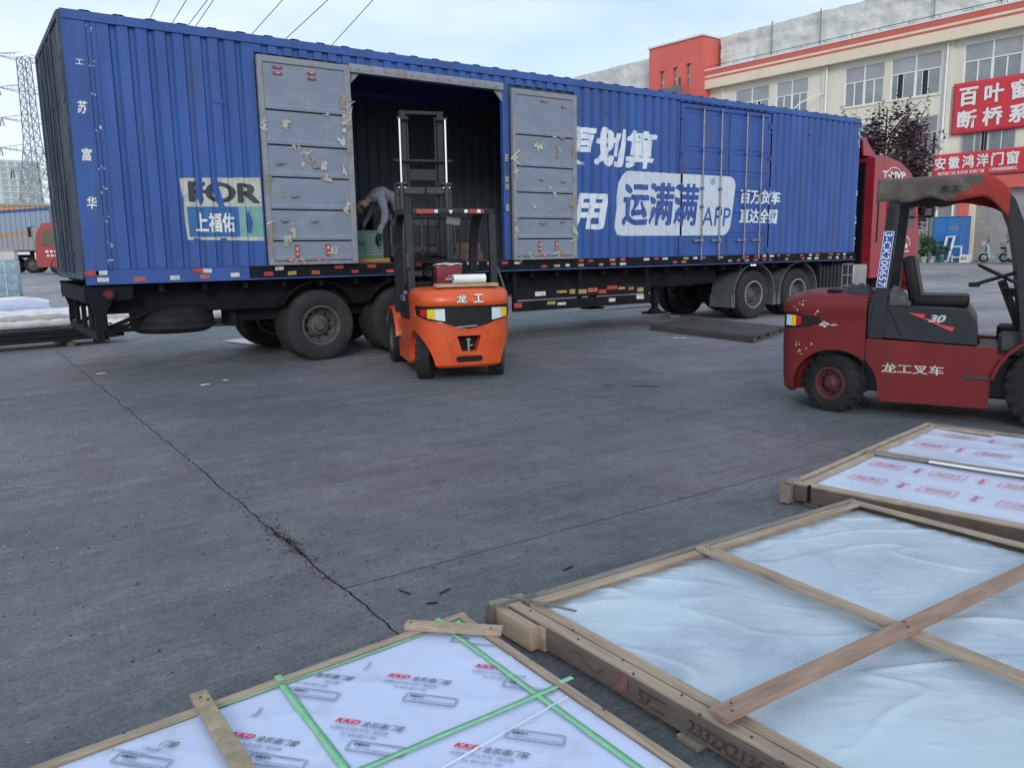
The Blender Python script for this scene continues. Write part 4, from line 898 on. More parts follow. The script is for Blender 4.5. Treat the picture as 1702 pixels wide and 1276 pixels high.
        for s_ in (-1, 1):
            cw_patch('lamp_recess', [(s_ * q, z) for q, z in ((.30, .935), (.60, .935), (.87, .90), (.90, .855), (.80, .805), (.55, .785), (.30, .775))][::s_], BLACKM, cwt, .004)
            cw_patch('rear_lamp', [(s_ * q, z) for q, z in ((.44, .91), (.56, .91), (.56, .81), (.44, .81))][::s_], LENSW, cwt, .006, .012)
            cw_patch('amber_lens', [(s_ * q, z) for q, z in ((.565, .91), (.64, .905), (.64, .81), (.565, .81))][::s_], YEL, cwt, .006, .012)
            cw_patch('red_lens', [(s_ * q, z) for q, z in ((.645, .905), (.70, .90), (.70, .82), (.645, .81))][::s_], LENSR, cwt, .006, .012)
        bm = nb(); rnd = random.Random(3)
        for k in range(46):
            cl = rnd.choice([(-.76, .60), (-.80, .64), (-.88, .84), (-.92, .83), (-.70, 1.03), (-.62, .97), (-.7, .56), (-.66, .64), (-.86, .94)]); t, z = cl[0] + rnd.uniform(-.035, .035), cl[1] + rnd.uniform(-.022, .022); s_ = rnd.uniform(.004, .016)
            ps = [cw_point(t + s_ * 1.2 * math.cos(a) * rnd.uniform(.3, 1), z + s_ * math.sin(a) * rnd.uniform(.4, 1), .0015) for a in [j * math.pi / 3 for j in range(6)]]; bm.faces.new([bm.verts.new(p) for p in ps])
        tag(fin(bm, 'chipped_paint', [mat('primer_chip', (.42, .40, .37), .7, 0, .3, 20)], cwt, smooth=False), kind='stuff')
    # chassis side body between the axles
    zt0, zt1 = (.715, .672)
    arch_r = [(.0 + .385 * math.cos(t), .24 + .375 * math.sin(t)) for t in [R(a) for a in range(48, -12, -8)]]
    prof = [(.267, zt0)] + [(1.30, zt1), (1.30, .62)] + [(1.73 + .47 * math.cos(t), .33 + .47 * math.sin(t)) for t in [R(a) for a in range(142, 196, 9)]] + [(1.26, .145), (.42, .145)] + [(max(.267, x), z) for x, z in arch_r[::-1]]
    for s_ in (-1, 1):
        bm = nb(); y0_, y1_ = sorted((s_ * .585, s_ * .40)); prism(bm, prof, y0_, y1_); fin(bm, 'side_body', PM, T, bev=.012, segs=2)
    bm = nb(); bx(bm, -.2, 1.75, -.38, .38, .20, .60); bx(bm, -.12, .12, -.36, .36, .16, .36); fin(bm, 'frame', DARKM, T, bev=.02)
    # front fenders
    for s_ in (-1, 1):
        bm = nb(); A = [R(a) for a in range(170, 40, -10)]
        for a, b in zip(A, A[1:]): beam(bm, (1.73 + .46 * math.cos(a), s_ * .50, .33 + .46 * math.sin(a)), (1.73 + .46 * math.cos(b), s_ * .50, .33 + .46 * math.sin(b)), .26, .025)
        fin(bm, 'front_fender', PM, T)
        bm = nb(); bx(bm, 1.30, 1.95, min(s_ * .36, s_ * .5), max(s_ * .36, s_ * .5), .62, .80); fin(bm, 'tilt_cylinder_cover', DARKM, T, bev=.03)
    # engine hood
    bm = nb()
    sec = [(.272, .735), (.272, 1.085), (.36, 1.10), (.95, 1.005), (1.06, .985), (1.13, .87), (1.15, .69), (.9, .70)]
    if style == 'red': sec = [(.272, .735), (.272, 1.03), (.36, 1.012), (.95, .995), (1.06, .985), (1.13, .87), (1.15, .69), (.9, .70)]
    prism(bm, sec, -.575, .575); fin(bm, 'engine_hood', GREYP, T, bev=.03, segs=3)
    bm = nb(); bx(bm, 1.155, 1.75, -.50, .50, .60, .655); fin(bm, 'floor_plate', BLACK, T, bev=.01)
    for s_ in (-1, 1):
        bm = nb(); bx(bm, 1.06, 1.29, min(s_ * .56, s_ * .60), max(s_ * .56, s_ * .60), .40, .425); fin(bm, 'step', DARKM, T)
    # seat
    bm = nb(); box(bm, (.83, 0, 1.045), (.46, .50, .10)); seat = fin(bm, 'seat', BLACK, T, bev=.035, segs=3)
    bm = nb(); box(bm, (.585, 0, 1.24), (.11, .46, .42), Matrix.Rotation(R(-12), 3, 'Y')); fin(bm, 'backrest', BLACK, T, bev=.04, segs=3)
    # overhead guard: rear posts, curved front posts, roof bars
    for s_ in (-1, 1):
        bm = nb(); prism(bm, [(.285, .72), (.40, .72), (.485, 2.03), (.395, 2.03)], min(s_ * .585, s_ * .50), max(s_ * .585, s_ * .50)); fin(bm, 'rear_post', GREYP, T, bev=.012, segs=2)
        P = [(.44, 2.06), (.9, 2.085), (1.08, 2.07), (1.20, 2.01), (1.30, 1.88), (1.37, 1.70), (1.43, 1.40), (1.48, 1.0), (1.52, .70)]
        bm = nb()
        pts = [Vector((x, s_ * .535, z)) for x, z in P]
        ring = []
        for i, p in enumerate(pts):
            d = (pts[min(i + 1, len(pts) - 1)] - pts[max(i - 1, 0)]).normalized(); nn = Vector((-d.z, 0, d.x)); w_ = .05; h_ = .035 if i < 2 else .048
            ring.append([bm.verts.new(p + Vector((0, a * w_, 0)) + nn * b * h_) for a, b in ((-1, -1), (1, -1), (1, 1), (-1, 1))])
        for a, b in zip(ring, ring[1:]):
            for k in range(4): bm.faces.new((a[k], a[(k + 1) % 4], b[(k + 1) % 4], b[k]))
        bm.faces.new(ring[0]); bm.faces.new(ring[-1][::-1]); fin(bm, 'front_post', GREYP, T, bev=.010, segs=2)
    bm = nb(); bx(bm, .40, .47, -.485, .485, 2.02, 2.10); rb = fin(bm, 'roof_crossbar', GREYP, T, bev=.012, segs=2)
    for k in range(7):
        bm = nb(); y = -.42 + .14 * k; tube(bm, [(.47, y, 2.085), (1.06, y, 2.10), (1.17, y, 2.045)], .014, 6); fin(bm, 'roof_bar', GREYP, T)
    bm = nb(); bx(bm, 1.16, 1.22, -.485, .485, 2.0, 2.05); fin(bm, 'roof_crossbar', GREYP, T, bev=.01)
    if style == 'orange':
        for y0_, y1_, m in ((.22, .44, TRED), (-.44, -.24, TRED)):
            bm = nb(); bx(bm, .385, .3985, y0_, y1_, 2.035, 2.085); fin(bm, 'light_bar_tape', m, rb, bev=.003)
        for y in (.19, -.20, -.37):
            bm = nb(); box(bm, (.388, y, 2.06), (.03, .05, .045)); fin(bm, 'guard_lamp', WPAINT, rb, bev=.01)
        bm = nb(); prism(bm, [(-.03, 2.075), (.03, 2.075), (.0, 2.03)], .38, .39); 
        for v in bm.verts: v.co = Vector((v.co.y + .003, v.co.x, v.co.z))
        fin(bm, 'warning_mark', WPAINT, rb)
        bm = nb(); box(bm, (.62, -.08, 1.95), (.03, .19, .10), Matrix.Rotation(R(8), 3, 'X')); mr = fin(bm, 'mirror', mat('mirror_back', (.22, .26, .25), .3, .2), T, bev=.012, segs=2)  # grey-green colour stands for what the mirror reflects
        bm = nb(); cyl(bm, (.62, -.08, 2.0), (.62, -.06, 2.09), .01, 6); fin(bm, 'mirror_stalk', BLACK, T)
        bm = nb(); tube(bm, [(.40, -.60, 1.35), (.36, -.66, 1.15), (.30, -.70, .95)], .018, 8); fin(bm, 'grab_rail', DARKM, T)
        bm = nb(); tube(bm, [(.7, .57, 1.62), (.7, .66, 1.63), (.72, .70, 1.50)], .01, 6); box(bm, (.3, .585, 1.45), (.04, .05, .18)); fin(bm, 'side_bracket', DARKM, T)
        bm = nb(); bx(bm, .7, .95, .54, .60, .92, 1.0); box(bm, (.6, .56, 1.04), (.14, .1, .05)); fin(bm, 'fuel_filter', STEEL, T, bev=.01)
        text('龙工叉车', frameM((.74, .5865, .46), (-1, 0, 0), (0, 0, 1)), .42, .09, mat('faded_lettering', (.34, .13, .11), .7), T, bold=.02, world=False)
    # steering column, wheel, levers
    bm = nb(); beam(bm, (1.52, .05, .66), (1.30, .05, 1.22), .09, .07); fin(bm, 'steering_column', BLACK, T, bev=.015)
    bm = nb(); q = Matrix.Translation((1.26, .05, 1.28)) @ Matrix.Rotation(R(-62), 4, 'Y')
    P = [q @ Vector((0, .17 * math.cos(a), .17 * math.sin(a))) for a in [2 * math.pi * i / 28 for i in range(28)]]; tube(bm, P, .013, 8, closed=True)
    for a in (0, 2.1, 4.2): tube(bm, [q @ Vector((0, 0, 0)), q @ Vector((0, .17 * math.cos(a), .17 * math.sin(a)))], .010, 6)
    fin(bm, 'steering_wheel', BLACK, T)
    for k in range(3):
        bm = nb(); x = 1.36 + .03 * k; y = -.28 - .06 * k; tube(bm, [(x + .1, y, .66), (x - .02, y, 1.12)], .008, 6); cyl(bm, (x - .02, y, 1.10), (x - .03, y, 1.17), .019, 8); fin(bm, 'lever', BLACK, T)
    bm = nb(); bx(bm, 1.56, 1.66, -.42, .42, .66, 1.14); fin(bm, 'dashboard', BLACK, T, bev=.03)
    # wheels
    st = R(-20) if style == 'orange' else R(-24)
    for s_ in (-1, 1):
        make_wheel(T, (0, s_ * .455, .272), .272, .185, .15, RUB, RIMR if style == 'red' else RIMG, steer=st, side=-1 if s_ < 0 else 1, lugs=18, holes=0, hubr=.06, ridge=False, dish=.04)
        make_wheel(T, (1.73, s_ * .515, .355), .355, .235, .19, RUB, RIMR if style == 'red' else RIMG, side=-1 if s_ < 0 else 1, lugs=20, holes=0, hubr=.075, ridge=False, dish=.05)
    # mast
    mx_ = 2.16
    hi = 3.58 if style == 'orange' else 2.15
    zo = 2.55 if style == 'orange' else 2.12
    for s_ in (-1, 1):
        bm = nb(); y = s_ * .36
        bx(bm, mx_, mx_ + .16, y - .05, y + .05, .12, zo) if False else None
        bx(bm, mx_, mx_ + .03, y - .055, y + .055, .10, zo); bx(bm, mx_ + .13, mx_ + .16, y - .055, y + .055, .10, zo); bx(bm, mx_ + .03, mx_ + .13, y + s_ * .03 - .012, y + s_ * .03 + .012, .10, zo)
        fin(bm, 'outer_mast_rail', DARKM, T, bev=.004)
        bm = nb(); y = s_ * .275; zi0 = hi - 2.1
        bx(bm, mx_ + .02, mx_ + .045, y - .045, y + .045, zi0, hi); bx(bm, mx_ + .12, mx_ + .145, y - .045, y + .045, zi0, hi); bx(bm, mx_ + .045, mx_ + .12, y + s_ * .02 - .01, y + s_ * .02 + .01, zi0, hi)
        fin(bm, 'inner_mast_rail', GREYP, T, bev=.004)
        if style == 'orange':
            bm = nb(); cyl(bm, (mx_ - .035, s_ * .335, .3), (mx_ - .035, s_ * .335, zo - .02), .035, 14); fin(bm, 'lift_cylinder', DARKM, T)
            bm = nb(); cyl(bm, (mx_ - .035, s_ * .335, zo - .02), (mx_ - .035, s_ * .335, hi - .12), .017, 12); fin(bm, 'chrome_rod', CHROME, T)
            bm = nb()
            for k in range(3): cyl(bm, (mx_ - .06, s_ * (.33 + .045 * (k - 1)), zo - .06), (mx_ - .03, s_ * (.33 + .045 * (k - 1)), zo - .06), .012, 8)
            fin(bm, 'bolt', WPAINT, T)
            bm = nb(); box(bm, (mx_ - .02, s_ * .335, zo - .005), (.10, .17, .03)); fin(bm, 'mast_cap', DARKM, T, bev=.004)
            bm = nb(); z = zo - .6
            while z < hi - .1: bx(bm, mx_ + .06, mx_ + .085, s_ * .205 - .012, s_ * .205 + .012, z, z + .028); z += .040
            tag(fin(bm, 'lift_chain', DARKM, T, smooth=False), kind='stuff')
    bm = nb(); bx(bm, mx_ + .03, mx_ + .13, -.33, .33, hi - .05, hi); bx(bm, mx_ - .05, mx_ + .03, -.37, -.20, hi - .14, hi - .09); bx(bm, mx_ - .05, mx_ + .03, .20, .37, hi - .14, hi - .09); fin(bm, 'mast_crosshead', GREYP, T, bev=.006)
    for z, h_ in ((.5, .10), (1.2, .08), (zo - .15, .10)):
        bm = nb(); bx(bm, mx_ - .022, mx_ - .001, -.41, .41, z, z + h_); fin(bm, 'mast_crossbar', DARKM, T, bev=.004)
    if style == 'orange':
        bm = nb(); cyl(bm, (mx_ - .02, -.43, 2.87), (mx_ - .02, .43, 2.87), .025, 12); fin(bm, 'mast_tie_bar', GREYP, T)
        bm = nb(); bx(bm, mx_ + .04, mx_ + .06, -.20, .20, 2.60, 2.76); fin(bm, 'mast_plate', GREYP, T)
        bm = nb(); tube(bm, [(mx_ - .04, -.38, 2.48), (mx_ - .05, -.47, 2.50), (mx_ - .05, -.51, 2.44), (mx_ - .05, -.51, 1.6), (mx_ - .1, -.45, 1.2)], .012, 6); fin(bm, 'hydraulic_hose', BLACK, T)
        bm = nb(); tube(bm, [(mx_ - .04, -.02, 2.5), (mx_ - .06, -.03, 1.9), (mx_ - .04, 0, 1.2)], .012, 6); fin(bm, 'hydraulic_hose', BLACK, T)
        cz = 1.50
    else: cz = .10
    bm = nb()
    for z in (cz + .05, cz + .45): bx(bm, mx_ + .17, mx_ + .21, -.5, .5, z, z + .09)
    for y in (-.5, -.25, 0, .25, .46): bx(bm, mx_ + .17, mx_ + .20, y, y + .04, cz + .0, cz + (.62 if style == 'orange' else 1.1))
    fin(bm, 'fork_carriage', DARKM, T, bev=.005)
    for s_ in (-1, 1):
        bm = nb(); prism(bm, [(mx_ + .22, cz + .55), (mx_ + .22, cz - .04), (mx_ + 1.25, cz - .03), (mx_ + 1.25, cz - .015), (mx_ + .30, cz + .01), (mx_ + .26, cz + .06), (mx_ + .26, cz + .55)], min(s_ * .22, s_ * .33), max(s_ * .22, s_ * .33)); fin(bm, 'fork', BLACK, T, bev=.004)
    return T
OF = make_forklift('orange_forklift', 'orange forklift seen from behind, its tall mast raised into the open trailer doorway', (5.2, 8.62, 0), math.atan2(.95, .31), ORG, 'orange')
RF = make_forklift('red_forklift', 'worn red forklift with blue number plate and a dirty canvas over its roof', (7.22, 4.62, 0), math.atan2(-.9062, .4229), REDP, 'red')
def red_extras():
    T = RF; S = -1  # near side is local -y
    ys = -.5865
    # pale dust lying on the flat top of the counterweight
    bm = nb(); rnd = random.Random(12)
    for k in range(520):
        x, y = rnd.uniform(-.34, .24), rnd.uniform(-.52, .52); q = rnd.uniform(.006, .020)
        zc = 1.1155 + (.0115 if abs(y) < .46 and x > -.22 else .004)
        bm.faces.new([bm.verts.new((x + q * math.cos(a) * rnd.uniform(.3, 1), y + q * math.sin(a) * rnd.uniform(.3, 1), zc + .004)) for a in [j * math.pi / 3 for j in range(6)]])
    tag(fin(bm, 'dust_film', mat('grey_dust', (.16, .12, .11), .9, 0, .4, 12), T, smooth=False), kind='stuff')
    bm = nb(); bx(bm, .259, .265, ys - .0015, ys + .002, .25, .70); fin(bm, 'panel_seam', BLACKM, T)
    for x, z in ((.45, .66), (1.22, .62), (.48, .20), (1.18, .20)):
        bm = nb(); cyl(bm, (x, ys - .006, z), (x, ys + .004, z), .012, 8); fin(bm, 'bolt', DARKM, T)
    bm = nb(); tube(bm, [(1.50, -.30, .70), (1.58, -.38, 1.0), (1.56, -.42, 1.25), (1.50, -.40, 1.32)], .012, 6); fin(bm, 'cable', BLACK, T)
    bm = nb(); beam(bm, (1.10, -.30, 1.20), (1.48, -.34, 1.33), .05, .03); box(bm, (1.09, -.30, 1.195), (.09, .06, .04)); fin(bm, 'direction_arm', BLACK, T, bev=.008)
    # number plate on the near rear post, reading downwards
    bm = nb(); prism(bm, [(.325, 1.176), (.413, 1.176), (.451, 1.672), (.363, 1.672)], ys - .009, ys - .0005); pl = fin(bm, 'number_plate', PLATE, T)
    lean = Vector((.038, 0, .496)).normalized()
    Mp = frameM((.3745, ys - .0095, 1.424), -lean, lean.cross(Vector((0, -1, 0))) * -1)
    # x axis runs down the plate, y axis towards the front of the truck
    x_ = -lean; y_ = Vector((0, -1, 0)).cross(x_); Mp = Matrix(((x_.x, y_.x, 0, .3745), (x_.y, y_.y, -1, ys - .011), (x_.z, y_.z, 0, 1.424), (0, 0, 0, 1)))
    Mp[0][3] = .388
    text('3-CK200657', Mp, .47, .062, WPAINT, pl, bold=.012, space=1.05, world=False)
    bm = nb()
    for a, b in (((.329, 1.18), (.367, 1.668)), ((.409, 1.18), (.447, 1.668)), ((.329, 1.18), (.409, 1.18)), ((.367, 1.668), (.447, 1.668))): beam(bm, (a[0], ys - .0105, a[1]), (b[0], ys - .0105, b[1]), .003, .004)
    fin(bm, 'plate_border', WPAINT, pl, smooth=False)
    for k in range(9):
        z = 1.70 + k * .022; bm = nb(); box(bm, (.40 + .108 * (z - 1.68), ys - .003, z), (.05, .008, .008)); fin(bm, 'vent_louvre', BLACK, T)
    # hood decal
    bm = nb(); prism(bm, [(.60, .955), (.72, .905), (.735, .945)], ys + .0065, ys + .0105); prism(bm, [(.70, .92), (.95, .80), (.97, .835), (.85, .86), (.86, .885)], ys + .0065, ys + .0105); fin(bm, 'decal', mat('decal_red', (.55, .05, .04), .5), T, smooth=False)
    text('30', frameM((.83, ys + .004, .91), (1, 0, 0), (0, 0, 1)), .14, .065, mat('decal_grey', (.40, .43, .47), .5), T, bold=.05, shear=.3, world=False)
    text('龙工叉车', frameM((.66, ys - .002, .455), (1, 0, 0), (0, 0, 1)), .50, .085, mat('dull_white_lettering', (.50, .48, .44), .6, 0, .2, 20), T, bold=.02, world=False)
    bm = nb(); beam(bm, (.44, ys + .008, .98), (.56, ys + .008, .74), .004, .006); fin(bm, 'hood_seam', BLACKM, T)
    # far headlights / gloves and rag on the counterweight top
    g = thing('work_glove_pile', 'dark oily gloves and rag lying on top of the red forklift beside its rear post', 'gloves', wm(T) @ Vector((.12, -.42, 1.12)))
    bm = nb(); rnd = random.Random(5)
    def ragmesh(cx, cy, cz, w, l, h, seed):
        b = nb(); n = 16; V = {}
        for i in range(n + 1):
            for j in range(n + 1):
                u, v = i / n * 2 - 1, j / n * 2 - 1; e = max(0, 1 - (u * u + v * v) * .8)
                z = h * e * (.6 + .9 * abs(noise.noise(Vector((u * 2.2 + seed, v * 2.2, seed))))) + .01 * noise.noise(Vector((u * 6, v * 6, seed)))
                q = 1 + .25 * noise.noise(Vector((u * 1.5, v * 1.5, seed + 9))); V[i, j] = b.verts.new((cx + u * w * q, cy + v * l * q, cz + max(-.01, z)))
        for i in range(n):
            for j in range(n): b.faces.new((V[i, j], V[i + 1, j], V[i + 1, j + 1], V[i, j + 1]))
        r = bmesh.ops.extrude_face_region(b, geom=b.faces[:])
        for v in [q for q in r['geom'] if isinstance(q, bmesh.types.BMVert)]: v.co.z = cz - .012
        return b
    b = ragmesh(.16, -.42, 1.125, .13, .09, .10, 3); b.transform(wm(T)); fin(b, 'glove', CLOTHD, g, world=True)
    bm = nb(); tube(bm, [(-.10, -.46, 1.135), (-.04, -.47, 1.14), (.06, -.45, 1.135), (.2, -.47, 1.13)], [.02, .022, .014, .012], 8); bm.transform(wm(T)); fin(bm, 'strap', BLACK, g, world=True)
    c = thing('work_jacket', 'crumpled dark jacket heaped on the red forklift hood behind the seat', 'jacket', wm(T) @ Vector((.47, -.3, 1.02)))
    b = ragmesh(.47, -.32, 1.025, .12, .20, .17, 8); b.transform(wm(T)); fin(b, 'cloth', mat('grey_jacket', (.07, .07, .085), .9, 0, .4, 12, (.15, .13, .13), 8, .6), c, world=True)
    # canvas draped over the roof
    cv = thing('roof_canvas', 'dirty grey canvas with ragged red edge draped over the red forklift roof', 'canvas', wm(T) @ Vector((.8, 0, 2.1)))
    bm = nb(); nx, ny = 60, 46; V = {}; S_ = []
    for i in range(nx + 1):
        x = .29 + (1.30 - .29) * i / nx
        for j in range(ny + 1):
            v = j / ny * 2 - 1; drop = .205 + .022 * noise.noise(Vector((x * 5, math.copysign(3, v), 1))) + .010 * math.sin(x * 17 + v)
            arc = 1.24; s = v * (.60 + drop)
            sg = -1 if s < 0 else 1; a = abs(s)
            if a < .58: y, z = a, 2.125 + .012 * noise.noise(Vector((x * 4, s * 4, 2)))
            elif a < .62: q = (a - .58) / .04; y, z = .58 + .025 * math.sin(q * math.pi / 2), 2.125 - .015 * (1 - math.cos(q * math.pi / 2))
            else: d = a - .62; y, z = .605 + .02 * noise.noise(Vector((x * 9, sg, 4))) * min(1, d * 6) + .008 * math.sin(x * 26) * min(1, d * 5), 2.11 - d
            if x > 1.08: k = (x - 1.08) / .22; z -= .14 * k * k
            if i == 0: z -= .0
            V[i, j] = bm.verts.new((x + .01 * noise.noise(Vector((s * 4, 1, 1))), sg * y, z))
    for i in range(nx):
        for j in range(ny):
            f = bm.faces.new((V[i, j], V[i + 1, j], V[i + 1, j + 1], V[i, j + 1])); c = f.calc_center_median()
            red = (c.x > .98 + .12 * noise.noise(Vector((c.x * 3, c.z * 9, 3))) + (c.z - 2.0) * 1.0) or (c.z < 1.925 + .02 * noise.noise(Vector((c.x * 8, 1, 1))) and c.x > .5)
            f.material_index = 1 if red else 0
    # ragged rear and front hangs
    bm.transform(wm(T)); o = fin(bm, 'canvas_sheet', [TARP, TARPR], cv, world=True, rnorm=False)
    md = o.modifiers.new('s', 'SOLIDIFY'); md.thickness = .006
    text('龙工', Matrix.Translation(wm(T).translation) @ wm(T).to_3x3().to_4x4() @ frameM((.86, -.632, 2.015), (1, 0, 0), (0, .05, 1)), .17, .062, BLACK, cv, bold=.02, shear=.2)
red_extras()
def on_orange():
    T = OF; W = wm(T)
    t = thing('timber_board', 'flat pale timber board lying across the orange forklift counterweight', 'board', W @ Vector((-.2, 0, 1.125)))
    bm = nb(); bx(bm, -.30, -.14, -.42, .36, 1.131, 1.170); bm.transform(W); fin(bm, 'plank', WOOD, t, world=True, bev=.003); 
    t = thing('white_film_roll', 'white roll of stretch film resting on the board on the orange forklift', 'film roll', W @ Vector((-.2, 0, 1.17)))
    bm = nb(); lathe(bm, [(.055, -.20), (.055, .20), (.022, .20), (.022, -.20)], Matrix.Translation((-.23, -.07, 1.226)), 28); bm.transform(W); fin(bm, 'film', WPAINT, t, world=True)
    bm = nb(); lathe(bm, [(.0215, -.205), (.0215, .205), (.017, .205), (.017, -.205)], Matrix.Translation((-.23, -.07, 1.226)), 20); bm.transform(W); fin(bm, 'core', WOODG, t, world=True)
    t = thing('maroon_paper_bag', 'maroon bag with white wrinkled rim standing behind the film roll', 'bag', W @ Vector((0, .14, 1.13)))
    bm = nb(); M = W
    v = [(-.06, -.02), (-.06, .29), (.10, .29), (.10, -.02)]
    lo = [bm.verts.new((x, y, 1.132)) for x, y in v]; hi = [bm.verts.new((x * 1.05 + .005, .135 + (y - .135) * 1.02, 1.40)) for x, y in v]
    for i in range(4): bm.faces.new((lo[i], lo[(i + 1) % 4], hi[(i + 1) % 4], hi[i]))
    bm.faces.new(lo); bmesh.ops.subdivide_edges(bm, edges=bm.edges[:], cuts=6, use_grid_fill=True)
    for q in bm.verts: q.co += Vector((.010 * noise.noise(q.co * 12), .010 * noise.noise(q.co * 11 + Vector((5, 0, 0))), 0)) if q.co.z > 1.14 else Vector()
    bm.transform(W); o = fin(bm, 'bag_body', MAROON, t, world=True); md = o.modifiers.new('s', 'SOLIDIFY'); md.thickness = .002
    bm = nb(); P = [(-.065, -.02), (-.07, .05), (-.062, .13), (-.07, .21), (-.065, .29), (.1, .30), (.11, .14), (.1, -.03)]
    tube(bm, [(x, y, 1.402 + .012 * math.sin(i * 2.3)) for i, (x, y) in enumerate(P)], .008, 6, closed=True); bm.transform(W); fin(bm, 'bag_rim', TWHT, t, world=True)
    bm = nb()
    for i in range(6): box(bm, (-.074, .08 + .02 * i, 1.225), (.004, .014, .022))
    for i in range(4): box(bm, (-.074, .09 + .02 * i, 1.262), (.004, .010, .010))
    bm.transform(W); tag(fin(bm, 'bag_print', TWHT, t, world=True), kind='stuff')
on_orange()

# ------------------------------------------------------------------ glass crates in the foreground
def board(parent, p0, p1, w, h, m, name='board', up_=(0, 0, 1), bev=.002, label=None):
    bm = nb(); beam(bm, p0, p1, w, h, Vector(up_)); 
    bmesh.ops.subdivide_edges(bm, edges=[e for e in bm.edges if e.calc_length() > .5], cuts=6)
    for v in bm.verts: v.co += Vector((noise.noise(v.co * 3), noise.noise(v.co * 3 + Vector((7, 0, 0))), noise.noise(v.co * 2.5 + Vector((0, 9, 0))))) * .0022
    return fin(bm, name, m, parent, world=True, bev=bev, label=label)
def lerp(a, b, t): return tuple(a[i] + (b[i] - a[i]) * t for i in range(3))
def sheet(parent, c00, c10, c11, c01, m, zf, nx=90, ny=80, name='film_sheet'):
    bm = nb(); V = {}
    for i in range(nx + 1):
        for j in range(ny + 1):
            u, v = i / nx, j / ny
            x = (c00[0] * (1 - u) + c10[0] * u) * (1 - v) + (c01[0] * (1 - u) + c11[0] * u) * v
            y = (c00[1] * (1 - u) + c10[1] * u) * (1 - v) + (c01[1] * (1 - u) + c11[1] * u) * v
            V[i, j] = bm.verts.new((x, y, zf(x, y, u, v)))
    for i in range(nx):
        for j in range(ny): bm.faces.new((V[i, j], V[i + 1, j], V[i + 1, j + 1], V[i, j + 1]))
    return fin(bm, name, m, parent, world=True, ang=R(80))

